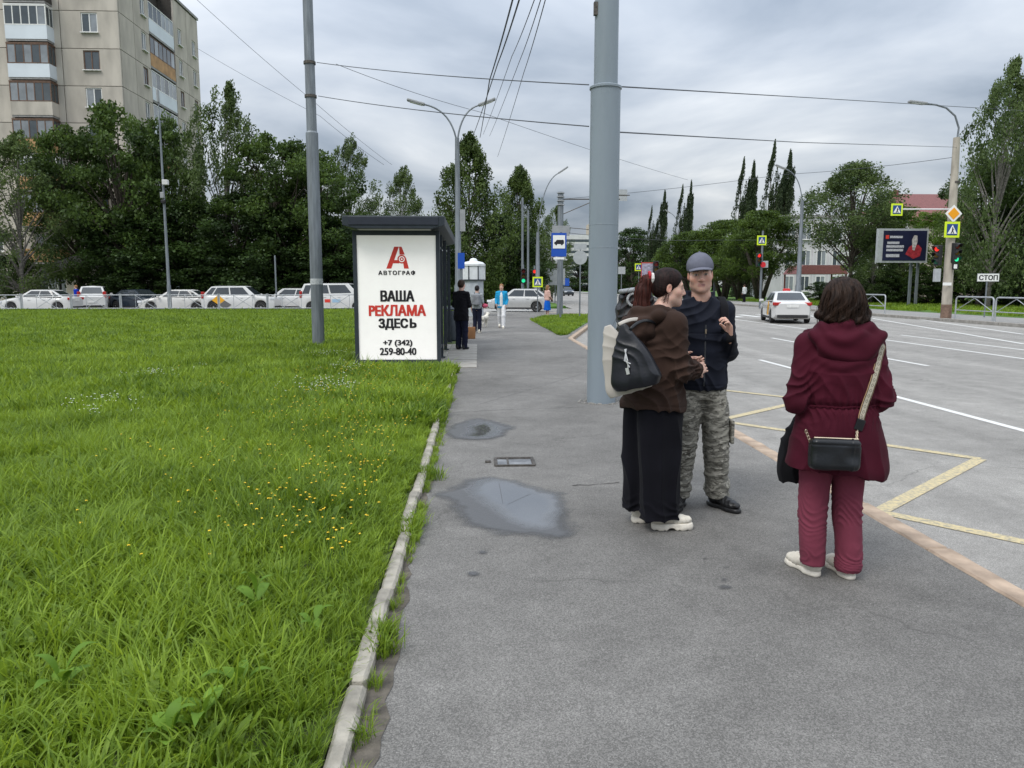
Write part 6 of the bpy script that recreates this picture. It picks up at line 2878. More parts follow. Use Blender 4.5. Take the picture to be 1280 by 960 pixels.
def skinmat(name, col):
    m = bpy.data.materials.new(name)
    m.use_nodes = True
    t = m.node_tree
    b = t.nodes['Principled BSDF']
    at = t.nodes.new('ShaderNodeAttribute')
    at.attribute_name = 'skin'
    n = t.nodes.new('ShaderNodeTexNoise')
    n.inputs['Scale'].default_value = 60
    mx = t.nodes.new('ShaderNodeMixRGB')
    mx.blend_type = 'MULTIPLY'
    mx.inputs[0].default_value = .18
    t.links.new(at.outputs['Color'], mx.inputs[1])
    t.links.new(n.outputs['Color'], mx.inputs[2])
    t.links.new(mx.outputs[0], b.inputs['Base Color'])
    b.inputs['Roughness'].default_value = .5
    b.inputs['Subsurface Weight'].default_value = .12
    b.inputs['Subsurface Radius'].default_value = (.012, .005, .003)
    b.inputs['Subsurface Scale'].default_value = .5
    return m


m_skin = skinmat('skin', None)


def paint_skin(me, hc, Rm, sc_, base, lips=(.42, .16, .14), beard=0.0, brow=(.06, .04, .03), hair=None):
    """skin tone by anatomy: lips, brows, ruddy cheeks and nose, eyes"""
    n = len(me.vertices)
    co = np.empty(n * 3, np.float32)
    me.vertices.foreach_get('co', co)
    V = co.reshape(-1, 3).astype(float)
    Lc = ((V - np.array(hc)) @ Rm) / sc_
    C = np.tile(np.array(base, float), (n, 1))

    def blend(w, col):
        nonlocal C
        w = np.clip(w, 0, 1)[:, None]
        C = C * (1 - w) + np.array(col) * w

    def g3(c, r):
        return np.exp(-np.sum(((Lc - np.array(c)) / np.array(r)) ** 2, 1))
    ruddy = (base[0] * 1.02, base[1] * .74, base[2] * .70)
    for s in (-1, 1):
        blend(.6 * g3((.042 * s, .07, -.03), (.024, .05, .022)), ruddy)
        blend(.8 * g3((.08 * s, -.01, -.005), (.02, .03, .04)), ruddy)
    blend(.5 * g3((0, .11, -.03), (.014, .03, .016)), ruddy)
    if beard:
        blend(beard * g3((0, .07, -.085), (.06, .06, .03)), (base[0] * .62, base[1] * .6, base[2] * .6))
        blend(beard * g3((0, .09, -.048), (.03, .03, .008)), (base[0] * .62, base[1] * .6, base[2] * .6))
    front = Lc[:, 1] > .055
    blend(front * ((np.abs(Lc[:, 0]) < .023) & (np.abs(Lc[:, 2] + .066) < .011)) * .85, lips)
    blend(front * ((np.abs(Lc[:, 0]) < .021) & (np.abs(Lc[:, 2] + .0665) < .0022)) * .8, (.10, .04, .04))
    for s in (-1, 1):
        ax = Lc[:, 0] * s
        arch = .0235 + .004 * np.sin(np.clip((ax - .014) / .034, 0, 1) * 3.14)
        blend(front * (ax > .013) * (ax < .050) * (np.abs(Lc[:, 2] - arch) < .0045) * .85, brow)
        ew = (((ax - .031) / .0125) ** 2 + ((Lc[:, 2] - .002) / .0058) ** 2)
        blend(front * (ew < 1.5) * .7, (.10, .06, .05))
        blend(front * (ew < .8), (.52, .50, .48))
        blend(front * ((((ax - .031) / .0055) ** 2 + ((Lc[:, 2] - .002) / .0055) ** 2) < 1) * (ew < .9), (.05, .04, .035))
        blend(front * (ax > .02) * (ax < .043) * (np.abs(Lc[:, 2] + .009) < .003) * .3, (base[0] * .6, base[1] * .5, base[2] * .5))
    if hair is not None:
        blend(hair(Lc), brow)
    vcol(me, 'skin', C)


def body_field(J, v, lo, hi, hsc=1.0, female=False, fullhands=True):
    """continuous body: J holds joint positions in metres"""
    f = Fld(lo, hi, v)
    sh = 1.0
    f.loft([(J['hip'][2] - .10, J['hip'][0], J['hip'][1], .12, .085), (J['hip'][2], J['hip'][0], J['hip'][1], .15, .10),
            (J['hip'][2] + .16, (J['hip'][0] + J['chest'][0]) / 2, (J['hip'][1] + J['chest'][1]) / 2, .125, .085),
            (J['chest'][2], J['chest'][0], J['chest'][1], .145, .095), (J['chest'][2] + .12, J['chest'][0], J['chest'][1], .13, .07),
            (J['chest'][2] + .17, J['chest'][0], J['chest'][1], .07, .05)], .03)
    f.cone((J['neck'][0], J['neck'][1], J['chest'][2] + .12), J['neck'], .062, .054 if female else .060, .04)
    f.cone(J['neck'], J['head'] + np.array([0, -.012, -.055]), .053 if female else .060, .050 if female else .056, .03)
    for s in 'lr':
        f.chain([J['sh' + s], J['el' + s], J['wr' + s]], [.046, .037, .025], .02)
        f.cone(J['sh' + s], (J['chest'][0], J['chest'][1], J['chest'][2] + .08), .05, .06, .03)
        f.chain([J['th' + s], J['kn' + s], J['an' + s]], [.075, .05, .033], .02)
        f.cone(J['an' + s], J['to' + s], .035, .025, .02)
    return f


def V3(*a):
    return np.array(a, float)


def hairmat(name, dark, light, bump=.7, rough=.55):
    m = M(name, dark, rough=rough, var=.0, col2=light, sc_=55, stretch=(1, 1, .12), bump=bump, bsc=120, bd=.004, spec=.14, detail=3)
    return m


def clothmat(name, col, rough=.85, var=.12, weave=350, sheen=.2, sc_=5):
    m = M(name, col, rough=rough, var=var, sc_=sc_, bump=.25, bsc=weave, bd=.0015, spec=.10, detail=5)
    m.node_tree.nodes['Principled BSDF'].inputs['Sheen Weight'].default_value = sheen * .12
    return m


def strands(pts_list, r, n=4):
    mb = MB()
    for P_ in pts_list:
        k = len(P_)
        mb.tube(P_, [r * (1 - .7 * i / (k - 1)) for i in range(k)], n, cap=False)
    return mb.mesh('strands', True)


def band_strip(pts, nrm, width, th):
    """flat strap through pts with surface normals nrm"""
    mb = MB()
    V, F = [], []
    for i, p in enumerate(pts):
        p = Vector(p)
        d = (Vector(pts[min(i + 1, len(pts) - 1)]) - Vector(pts[max(0, i - 1)])).normalized()
        n = Vector(nrm[i]).normalized()
        s = d.cross(n).normalized() * (width / 2)
        V += [p - s, p + s, p + s + n * th, p - s + n * th]
    for i in range(len(pts) - 1):
        for j in range(4):
            q = (j + 1) % 4
            F.append((i * 4 + j, i * 4 + q, (i + 1) * 4 + q, (i + 1) * 4 + j))
    F += [(3, 2, 1, 0), tuple(len(V) - 4 + j for j in range(4))]
    mb.add(V, F)
    return mb.mesh('strap', False)

# ------------------------------------------------------------------ woman in the burgundy coat, seen from behind
m_burg = clothmat('burgundy_coat_cloth', (.050, .0055, .0135), .78, .18, 300, .15)
m_burgp = clothmat('burgundy_trouser_cloth', (.155, .034, .055), .9, .14, 500, .25)
m_cream = M('cream_shoe', (.62, .58, .50), rough=.6, var=.1, sc_=20)
m_creams = M('cream_sole', (.66, .62, .54), rough=.6, var=.12, sc_=25)
m_bleather = M('black_leather', (.006, .007, .009), rough=.32, var=.2, sc_=8, bump=.35, bsc=70, bd=.003)
m_gold = M('pale_gold_metal', (.55, .45, .33), rough=.3, var=.05, metal=.9)
m_bcloth = clothmat('black_cloth', (.010, .010, .012), .9, .15)
m_hairb = hairmat('dark_brown_hair', (.010, .0055, .004), (.032, .017, .011))
m_sock = clothmat('white_sock', (.6, .6, .62), .9, .05)

W1 = emp('person', 'person in burgundy coat with black crossbody bag standing with back turned', 'person', (1.937, 4.044, 0), R(-4))
J = dict(hip=V3(.01, 0, .84), chest=V3(.005, .0, 1.16), neck=V3(.005, .0, 1.37), head=V3(.006, .015, 1.505),
         shl=V3(-.165, 0, 1.285), shr=V3(.165, 0, 1.285), ell=V3(-.222, -.03, .985), elr=V3(.218, -.03, 1.005), wrl=V3(-.10, .19, 1.0), wrr=V3(.10, .19, 1.02),
         thl=V3(-.085, 0, .82), thr=V3(.085, 0, .82), knl=V3(-.094, .015, .43), knr=V3(.09, .01, .43), anl=V3(-.09, -.01, .08), anr=V3(.09, -.04, .08),
         tol=V3(-.125, .12, .03), tor=V3(.075, .10, .03))
f = body_field(J, .006, [-.36, -.22, 0], [.36, .36, 1.66], female=True)
Rh = rotm(0, 0, R(-12))
head_into(f, J['head'], Rh, .98, True)
for s, sd_ in (('l', 1), ('r', -1)):
    hand_into(f, J['wr' + s], (.55 * sd_, .55, .1), (.2 * sd_, -.3, .6), -sd_, .5)
me = f.mesh('body')
paint_skin(me, J['head'], Rh, .98, (.56, .34, .26))
ob('body', me, m_skin, W1)
# trousers
f = Fld([-.26, -.2, .04], [.26, .22, 1.0], .006)
f.loft([(.070, -.090, -.012, .066, .078), (.12, -.091, -.010, .067, .080), (.24, -.093, .0, .071, .083), (.36, -.094, .012, .078, .086), (.48, -.093, .012, .080, .088),
        (.62, -.088, .004, .088, .098), (.78, -.080, -.004, .095, .105), (.90, -.06, -.0, .09, .085)], .02)
f.loft([(.060, .097, -.040, .067, .078), (.10, .097, -.040, .069, .080), (.22, .094, -.026, .072, .083), (.36, .090, .000, .078, .087), (.48, .088, .005, .081, .088),
        (.62, .086, .0, .089, .098), (.78, .080, -.004, .095, .105), (.90, .06, -.0, .09, .085)], .02)
f.cone((.095, -.04, .075), (.095, -.04, .085), .071, .071, .01, (0, 1, 0), 1.1)


def d_tr(V, N):
    z = V[:, 2]
    kn = np.exp(-((z - .36) / .085) ** 2) * .0062 + np.exp(-((z - .11) / .05) ** 2) * .0045 + .0012
    a = .75 * kn * folds(V, (.3 * np.sign(V[:, 0].mean()) + .25, .1, 1), .040, 21, .8, 11) * np.clip(2.2 * vn(V, 13, 24) - .45, 0, 1)
    up = np.clip((z - .5) / .2, 0, 1)
    a += up * .004 * folds(V, (.8, .2, .6), .07, 22, .5, 6)
    return a + .004 * (vn(V, 14, 9) - .5)


ob('trousers', f.mesh('trousers', d_tr), m_burgp, W1)
# coat
f = Fld([-.36, -.26, .5], [.38, .34, 1.46], .006)
f.loft([(.53, .022, .01, .258, .175), (.60, .024, .005, .274, .182), (.70, .020, .0, .262, .176), (.82, .012, -.004, .235, .165), (.93, .006, -.004, .205, .148),
        (.965, .005, -.002, .196, .140), (1.0, .005, -.002, .200, .144), (1.12, .004, -.004, .208, .148), (1.24, .002, -.006, .200, .132), (1.32, .002, -.004, .160, .105),
        (1.38, .004, .0, .090, .085)], .03, 2.25)
for s, sg in (('l', -1), ('r', 1)):
    f.cone(V3(sg * .05, -.005, 1.330), J['sh' + s], .066, .066, .04)
    f.cone(J['sh' + s], J['el' + s] + V3(sg * .004, -.005, 0), .068, .062, .03)
    f.cone(J['el' + s] + V3(sg * .004, -.005, 0), J['wr' + s], .066, .050, .03)
f.ell((.03, .16, .63), (.10, .05, .10), k=.02, op='sub')
# hood lying on the back and round the neck
f.cone((-.14, -.05, 1.318), (.15, -.05, 1.318), .048, .048, .02)
f.cone((-.09, .03, 1.36), (-.02, -.055, 1.385), .045, .04, .03)
f.cone((.10, .03, 1.36), (.03, -.055, 1.385), .045, .04, .03)
f.ell((.006, .03, 1.43), (.075, .085, .075), k=.02, op='sub')
f.cut(lambda X, Y, Z: (.612 - .13 * X - .35 * X * X - .05 * (Y < 0) * 0) - Z + .004 * np.sin(X * 30) + Y * .06)
coatF = f


def d_coat(V, N):
    x, y, z = V.T
    a = .0045 * (vn(V, 9, 31) - .5)
    cin = np.exp(-((z - .965) / .016) ** 2)
    tors = (np.abs(x) < .19) * (y < .12)
    a += -.010 * cin * tors
    gath = np.exp(-((z - .95) / .075) ** 2) * tors
    a += .0075 * gath * folds(V, (1, .3, .05), .030, 32, .3, 10)
    a += .0050 * np.clip((.94 - z) / .25, 0, 1) * folds(V, (1, .1, .25), .13, 33, .45, 4)
    bk = np.clip((z - .99) / .08, 0, 1) * np.clip((1.16 - z) / .08, 0, 1) * tors
    a += .0075 * bk * folds(V, (1, 0, .45), .095, 34, .6, 5)
    for s, sg in (('l', -1), ('r', 1)):
        a += .0120 * gau(V, J['el' + s] + V3(0, 0, .05), (.11, .13, .13)) * folds(V, (sg * .5, -.3, 1), .060, 35, .5, 8)
        a += .004 * gau(V, J['sh' + s] + V3(0, 0, -.09), (.09, .12, .10)) * folds(V, (.7 * sg, .1, .8), .06, 36, .35, 7)
    hd = np.exp(-(((x) / .17) ** 4)) * (y < -.05) * (z > 1.14)
    r = np.sqrt((x * .8) ** 2 + (z - 1.43) ** 2)
    a += .0050 * hd * np.sin(6.283 * (r / .075 + .5 * (vn(V, 8, 37) - .5)))
    return a


ct = ob('coat', f.mesh('coat', d_coat), m_burg, W1)
f = Fld([-.28, -.26, 1.08], [.28, .12, 1.46], .005)
f.ell((.006, -.105, 1.265), (.168, .050, .112), rotm(R(12)), .01)
f.ell((-.10, -.08, 1.315), (.10, .055, .055), rotm(R(10), R(20)), .02)
f.ell((.112, -.08, 1.315), (.10, .055, .055), rotm(R(10), R(-20)), .02)
f.chain([(-.15, .02, 1.335), (-.12, -.06, 1.36), (0, -.085, 1.375), (.13, -.06, 1.36), (.16, .02, 1.335)], [.035, .045, .045, .045, .035], .02)
f.ell((.006, .02, 1.42), (.085, .10, .06), k=.02, op='sub')
ob('hood', f.mesh('hood', lambda V, N: .007 * np.sin(6.283 * (np.sqrt((V[:, 0] * .8) ** 2 + (V[:, 2] - 1.44) ** 2) / .085 + .9 * (vn(V, 7, 37) - .5))) + .006 * (vn(V, 12, 38) - .5)), m_burg, ct)
mb = MB()                                    # drawcord channel seam at the waist
pts, nr_ = [], []
for q in np.linspace(-.19, .19, 25):
    yy = coatF.surf_y(q * .92, .965)
    if yy is not None:
        pts.append((q * .92, yy + .003, .966 + .002 * math.sin(q * 40)))
mb.tube(pts, .0035, 5)
mb.obj('waist_seam', m_burg, ct, smooth=True)
# hair: bob with flipped ends
f = Fld([-.2, -.2, 1.34], [.2, .2, 1.68], .005)
hc = J['head']
f.ell(hc + V3(0, -.012, .050), (.098, .115, .092), k=.02)
f.ell(hc + V3(0, -.030, -.010), (.112, .105, .085), k=.04)
f.ell(hc + V3(.0, -.045, -.060), (.108, .080, .048), k=.03)
for (x_, y_, z_, r_) in ((-.108, -.02, -.060, .032), (.112, -.02, -.050, .036), (-.085, -.075, -.082, .032), (.090, -.075, -.078, .034), (-.03, -.105, -.088, .032),
                         (.035, -.105, -.086, .030), (.124, .01, -.040, .024), (-.116, .015, -.06, .024), (.12, -.03, -.072, .020), (.06, -.09, -.1, .022)):
    f.ell(hc + V3(x_, y_, z_), (r_, r_, r_ * .8), k=.018)
f.ell(hc + V3(0, .115, -.03), (.07, .07, .10), k=.03, op='sub')
f.ell(hc + V3(0, .03, -.14), (.06, .07, .06), k=.03, op='sub')


def d_hair(V, N):
    Lc = V - hc
    ang = np.arctan2(Lc[:, 0], -Lc[:, 1])
    ph = ang * 5.2 + 7 * (vn(V, 6, 41) - .5) + 14 * np.clip(-Lc[:, 2], 0, 1)
    a = .0055 * np.sin(ph * 2.2) * np.clip((.10 - Lc[:, 2]) / .08, .15, 1) + .0025 * np.sin(ph * 7.3)
    a += -.006 * np.exp(-((Lc[:, 0] - .012 - .15 * (Lc[:, 2] - .05)) / .008) ** 2) * (Lc[:, 2] > .03)
    return a + .004 * (vn(V, 22, 42) - .5)


hr = ob('hair', f.mesh('hair', d_hair), m_hairb, W1)
st = []
g = np.random.default_rng(3)
for k in range(260):
    a = g.uniform(-2.5, 2.5)
    z0 = g.uniform(-.02, .11)
    rr = math.sqrt(max(.0, 1 - ((z0 - .03) / .105) ** 2))
    p = hc + V3(.106 * rr * math.sin(a), -.02 - .112 * rr * math.cos(a), z0)
    e_ = hc + V3(.122 * math.sin(a) + g.normal(0, .008), -.03 - .112 * math.cos(a) * .95, -.085 + g.normal(0, .018))
    fl = V3(math.sin(a), -math.cos(a), .3) * g.uniform(.004, .022)
    mid = (p + e_) / 2 + V3(math.sin(a), -math.cos(a), 0) * g.uniform(.004, .016)
    st.append([tuple(p), tuple(mid), tuple(e_), tuple(e_ + fl)])
ob('loose_strands', strands(st, .0016), m_hairb, hr)
# shoes and socks
for (ax, ay, tx_, ty_) in ((-.092, .02, -.36, .93), (.092, -.015, -.16, .98)):
    shoe('shoe', W1, (ax, ay), (tx_, ty_), m_cream, m_creams, .255, .092, False, .005, .085)
for s in 'lr':
    mb = MB()
    a = J['an' + s]
    mb.tube([(a[0], a[1] + .0, .06), (a[0], a[1], .13)], .040, 12)
    mb.obj('sock', m_sock, W1, smooth=True)


# crossbody bag: a thing of its own
def bagfield(hx, hy, hz, rad, v=.005):
    f = Fld([-hx - .04, -hy - .04, -hz - .04], [hx + .04, hy + .04, hz + .04], v)
    f.box((0, 0, 0), (hx, hy, hz), rad, k=.004)
    return f


yb = coatF.surf_y(-.05, .74)
bag = emp('crossbody_bag', 'black leather crossbody bag with patterned strap on the burgundy coat', 'bag')
bag.parent = None
bag.matrix_world = Matrix.Translation((1.937, 4.044, 0)) @ Matrix.Rotation(R(-4), 4, 'Z')
f = bagfield(.128, .048, .084, .03)
f.ell((.09, -.07, .0), (.05, .03, .035), k=.03, op='sub')


def d_bag(V, N):
    return .006 * (vn(V, 16, 51) - .5) + .004 * np.exp(-((V[:, 0] - .082) / .006) ** 2) - .003 * np.exp(-((V[:, 2] - .05) / .005) ** 2) * (V[:, 1] < 0)


bb_ = ob('body', f.mesh('body', d_bag), m_bleather, bag, (-.083, yb - .048, .733), (R(-6), R(2), 0))
mb = MB()
mb.tube([(-.115, -.02, .083), (.112, -.02, .083)], .005, 6)
mb.obj('zip', m_gold, bb_)
pts, nr_ = [], []
for t in np.linspace(0, 1, 16):
    x_, z_ = .192 + (.070 - .192) * t, 1.285 + (.90 - 1.285) * t
    yy = coatF.surf_y(x_, z_)
    if yy is None:
        yy = -.06
    pts.append([x_, yy - .007, z_])
ys_ = np.array([p[1] for p in pts])
ys_ = np.minimum(ys_, np.convolve(np.pad(ys_, 2, 'edge'), np.ones(5) / 5, 'valid'))
for p, y_ in zip(pts, ys_):
    p[1] = y_
pts = [(.175, .03, 1.352), (.188, -.02, 1.335)] + [tuple(p) for p in pts]
nr_ = [(.5, 0, 1), (.6, -.5, .8)] + [(.25, -1, .1)] * 16


def strapmat():
    m = bpy.data.materials.new('patterned_strap')
    m.use_nodes = True
    t = m.node_tree
    N, L = t.nodes.new, t.links.new
    b = t.nodes['Principled BSDF']
    b.inputs['Roughness'].default_value = .85
    u = N('ShaderNodeAttribute')
    u.attribute_name = 'across'
    w = N('ShaderNodeAttribute')
    w.attribute_name = 'along'

    def ramp(stops, const=True):
        r = N('ShaderNodeValToRGB')
        r.color_ramp.interpolation = 'CONSTANT' if const else 'LINEAR'
        el = r.color_ramp.elements
        while len(el) < len(stops):
            el.new(.5)
        for e_, (p_, c_) in zip(el, stops):
            e_.position = p_
            e_.color = (*c_, 1)
        return r
    tan, blk_, wh = (.30, .19, .10), (.014, .014, .014), (.40, .36, .28)
    r1 = ramp([(0, tan), (.10, blk_), (.18, wh), (.28, blk_), (.72, wh), (.82, blk_), (.90, tan)])
    L(u.outputs['Fac'], r1.inputs[0])
    wv = N('ShaderNodeMath')
    wv.operation = 'PINGPONG'
    wv.inputs[1].default_value = .5
    mu = N('ShaderNodeMath')
    mu.operation = 'MULTIPLY'
    mu.inputs[1].default_value = 34
    L(w.outputs['Fac'], mu.inputs[0])
    L(mu.outputs[0], wv.inputs[0])
    d = N('ShaderNodeMath')
    d.operation = 'SUBTRACT'
    d.inputs[1].default_value = .5
    L(u.outputs['Fac'], d.inputs[0])
    ab = N('ShaderNodeMath')
    ab.operation = 'ABSOLUTE'
    L(d.outputs[0], ab.inputs[0])
    ad2 = N('ShaderNodeMath')
    ad2.operation = 'MULTIPLY_ADD'
    ad2.inputs[1].default_value = 1.6
    L(ab.outputs[0], ad2.inputs[0])
    L(wv.outputs[0], ad2.inputs[2])
    r2 = ramp([(0, wh), (.24, blk_), (.34, wh), (.5, wh)])
    L(ad2.outputs[0], r2.inputs[0])
    inside = ramp([(0, (0, 0, 0)), (.28, (1, 1, 1)), (.72, (0, 0, 0))])
    L(u.outputs['Fac'], inside.inputs[0])
    mx = N('ShaderNodeMixRGB')
    L(inside.outputs[0], mx.inputs[0])
    L(r1.outputs[0], mx.inputs[1])
    L(r2.outputs[0], mx.inputs[2])
    L(mx.outputs[0], b.inputs['Base Color'])
    return m


def ribbon(pts, nrm, width, th=.003, nu=8):
    """strap as a fine grid carrying 'across' and 'along' (metres) for its weave"""
    P_ = [Vector(p) for p in pts]
    V, Fq, U, Wl = [], [], [], []
    acc = 0
    for i, p in enumerate(P_):
        d = (P_[min(i + 1, len(P_) - 1)] - P_[max(0, i - 1)]).normalized()
        n = Vector(nrm[i]).normalized()
        s = d.cross(n).normalized()
        if i:
            acc += (p - P_[i - 1]).length
        for j in range(nu + 1):
            q = j / nu
            V.append(p + s * (q - .5) * width + n * th * (1 - (2 * q - 1) ** 6))
            U.append(q)
            Wl.append(acc)
    k = nu + 1
    for i in range(len(P_) - 1):
        for j in range(nu):
            Fq.append((i * k + j, i * k + j + 1, (i + 1) * k + j + 1, (i + 1) * k + j))
    me = npmesh('strap', [tuple(v) for v in V], Fq)
    vattr(me, 'across', U)
    vattr(me, 'along', Wl)
    return me


so_ = ob('strap', ribbon(pts, nr_, .042), strapmat(), bag)
sl_ = so_.modifiers.new('solid', 'SOLIDIFY')
sl_.thickness = .003
e0 = Vector(pts[-1])
mb = MB()
mb.box(e0 + Vector((-.008, -.004, -.022)), (.046, .012, .06), rot=Euler((0, R(18), 0)))
mb.obj('strap_end', m_bleather, bag, bev=.004)
mb = MB()
a_, b_ = e0 + Vector((-.02, -.006, -.05)), Vector((.026, yb - .05, .80))
nlk = 7
for k in range(nlk):
    c_ = a_.lerp(b_, (k + .5) / nlk)
    d_ = (b_ - a_).normalized()
    sd2 = d_.cross(Vector((0, 1, 0))).normalized() if k % 2 else Vector((0, 1, 0))
    lp_ = [c_ + d_ * (.011 * math.cos(q)) + sd2 * (.006 * math.sin(q)) for q in [6.283 * i / 10 for i in range(11)]]
    mb.tube(lp_, .0022, 5, cap=False)
mb.obj('chain', m_gold, bag, smooth=True)
mb = MB()
a_ = Vector((-.205, yb - .03, .80))
for k in range(4):
    c_ = a_ + Vector((-.003 * k, .012 * k, .014 * k))
    lp_ = [c_ + Vector((.005 * math.sin(q), 0, .010 * math.cos(q))) for q in [6.283 * i / 10 for i in range(11)]]
    mb.tube(lp_, .0024, 5, cap=False)
mb.obj('chain', m_gold, bag, smooth=True)
# black cloth bag hanging in front
f = Fld([-.30, .1, .42], [.12, .34, .96], .007)
f.loft([(.475, -.105, .21, .12, .045), (.52, -.105, .21, .132, .055), (.68, -.10, .21, .130, .05), (.80, -.09, .2, .10, .035), (.94, -.07, .2, .03, .015)], .02, 2.6)
hb = ob('cloth_bag', f.mesh('cloth_bag', lambda V, N: .010 * (vn(V, 12, 61) - .5) + .006 * folds(V, (1, 0, .2), .07, 62)), m_bcloth)
hb.location = (1.937, 4.044, 0)
hb.rotation_euler = (0, 0, R(-4))
tagp(hb, 'black cloth bag held in front of the person in the burgundy coat', 'bag')

# ------------------------------------------------------------------ man with cap, facing the camera
m_navy = clothmat('navy_jacket_cloth', (.010, .012, .020), .72, .2, 260, .12)
m_tee = clothmat('black_tshirt', (.009, .009, .010), .9, .1)
m_cap = clothmat('grey_cap_cloth', (.125, .130, .165), .9, .12, 400, .2, 14)
m_bshoe = M('black_shoe', (.012, .012, .013), rough=.4, var=.2, sc_=20)
m_hairm = hairmat('short_brown_hair', (.02, .013, .009), (.05, .032, .02))


def camomat():
    m = bpy.data.materials.new('grey_camouflage_cloth')
    m.use_nodes = True
    t = m.node_tree
    N, L = t.nodes.new, t.links.new
    b = t.nodes['Principled BSDF']
    b.inputs['Roughness'].default_value = .9
    b.inputs['Specular IOR Level'].default_value = .2
    tc = N('ShaderNodeTexCoord')
    mp = N('ShaderNodeMapping')
    mp.inputs['Scale'].default_value = (.55, .55, 1.5)
    L(tc.outputs['Object'], mp.inputs[0])

    def nz(sc_, seed, dist):
        n = N('ShaderNodeTexNoise')
        n.noise_dimensions = '4D'
        n.inputs['W'].default_value = seed
        n.inputs['Scale'].default_value = sc_
        n.inputs['Detail'].default_value = 3
        n.inputs['Distortion'].default_value = dist
        L(mp.outputs[0], n.inputs['Vector'])
        return n.outputs['Fac']
    cols = [(.150, .145, .125), (.250, .240, .205), (.085, .080, .068), (.33, .315, .275)]
    last = None
    for i, (sd2, th, sc_) in enumerate(((1, .50, 24), (4, .57, 26), (8, .58, 30))):
        r = N('ShaderNodeValToRGB')
        r.color_ramp.elements[0].position = th - .012
        r.color_ramp.elements[1].position = th + .012
        L(nz(sc_, sd2, 1.2), r.inputs[0])
        mx = N('ShaderNodeMixRGB')
        L(r.outputs[0], mx.inputs[0])
        if last is None:
            mx.inputs[1].default_value = (*cols[0], 1)
        else:
            L(last, mx.inputs[1])
        mx.inputs[2].default_value = (*cols[i + 1], 1)
        last = mx.outputs[0]
    L(last, b.inputs['Base Color'])
    n = N('ShaderNodeTexNoise')
    n.inputs['Scale'].default_value = 400
    L(tc.outputs['Object'], n.inputs['Vector'])
    bp = N('ShaderNodeBump')
    bp.inputs['Strength'].default_value = .25
    bp.inputs['Distance'].default_value = .0015
    L(n.outputs['Fac'], bp.inputs['Height'])
    L(bp.outputs[0], b.inputs['Normal'])
    return m


m_camo = camomat()
MP = (1.609, 5.42, 0)
MR = R(180 - 4)
W2_ = emp('person', 'person in grey cap, navy jacket and camouflage trousers facing the viewer', 'person', MP, MR)
J = dict(hip=V3(.01, 0, .93), chest=V3(.025, .0, 1.29), neck=V3(.035, .015, 1.53), head=V3(.050, .035, 1.678),
         shl=V3(-.140, 0, 1.425), shr=V3(.215, -.01, 1.42), ell=V3(-.168, .02, 1.13), elr=V3(.30, .05, 1.15), wrl=V3(-.122, .215, 1.255), wrr=V3(.20, .24, 1.10),
         thl=V3(-.085, 0, .90), thr=V3(.10, 0, .90), knl=V3(-.105, .02, .48), knr=V3(.125, .02, .48), anl=V3(-.125, -.01, .09), anr=V3(.145, -.02, .09),
         tol=V3(-.20, .13, .03), tor=V3(.19, .13, .03))
f = body_field(J, .006, [-.36, -.22, 0], [.44, .46, 1.86])
Rh = rotm(R(-3), R(4), R(-9))
head_into(f, J['head'], Rh, 1.06, False)
# hand raised to the strap, fist side on
hand_into(f, J['wrl'], (.12, .35, .92), (.9, .1, -.1), -1, .95, .01, 1.05, .6)
hand_into(f, J['wrr'], (-.5, .6, -.1), (-.4, -.5, .5), 1, .5)
me = f.mesh('body')
paint_skin(me, J['head'], Rh, 1.06, (.60, .36, .275), (.40, .19, .165), .30, (.07, .05, .04),
           lambda Lc: ((Lc[:, 2] > .012) & (Lc[:, 1] < .02) & (np.abs(Lc[:, 0]) > .05)) | ((Lc[:, 2] > -.05) & (Lc[:, 1] < -.05)))
ob('body', me, m_skin, W2_)
# trousers, loose
f = Fld([-.32, -.22, .05], [.36, .24, 1.08], .007)
f.loft([(.075, -.128, .005, .082, .10), (.11, -.126, .0, .088, .108), (.22, -.120, .0, .086, .102), (.40, -.110, .012, .092, .106), (.55, -.102, .010, .098, .112),
        (.72, -.088, 0, .100, .118), (.86, -.065, 0, .098, .112), (.98, -.05, 0, .09, .10)], .025)
f.loft([(.075, .148, -.01, .082, .10), (.11, .148, -.012, .087, .108), (.22, .142, -.01, .086, .102), (.40, .130, .005, .092, .106), (.55, .118, .008, .098, .112),
        (.72, .100, 0, .100, .118), (.86, .085, 0, .098, .112), (.98, .07, 0, .09, .10)], .025)


f.loft([(.80, .012, 0, .16, .118), (.88, .012, 0, .165, .122), (.98, .012, 0, .15, .112)], .03, 2.2)


def d_camo(V, N):
    z = V[:, 2]
    low = np.exp(-((z - .16) / .09) ** 2)
    a = (.0015 + .0085 * low + .005 * np.exp(-((z - .47) / .10) ** 2)) * folds(V, (.25, .2, 1), .058, 71, .45, 8)
    a += .006 * np.clip((z - .5) / .2, 0, 1) * folds(V, (.8, .1, .7), .10, 72, .5, 5)
    return a + .008 * (vn(V, 11, 73) - .5)


tr_ = ob('trousers', f.mesh('trousers', d_camo), m_camo, W2_)
f = Fld([-.30, -.1, .3], [-.1, .2, .7], .006)
f.box((-.205, .02, .56), (.012, .07, .085), .008)
ob('cargo_pocket', f.mesh('cargo_pocket'), m_camo, tr_)
# t-shirt
f = Fld([-.2, -.2, 1.0], [.26, .22, 1.56], .006)
f.loft([(1.05, .02, 0, .15, .10), (1.29, .025, .0, .158, .108), (1.41, .03, .0, .15, .10), (1.47, .035, .006, .10, .078), (1.50, .036, .01, .074, .068)], .03)
f.ell((.038, .06, 1.545), (.07, .06, .055), k=.012, op='sub')
ob('tshirt', f.mesh('tshirt'), m_tee, W2_)
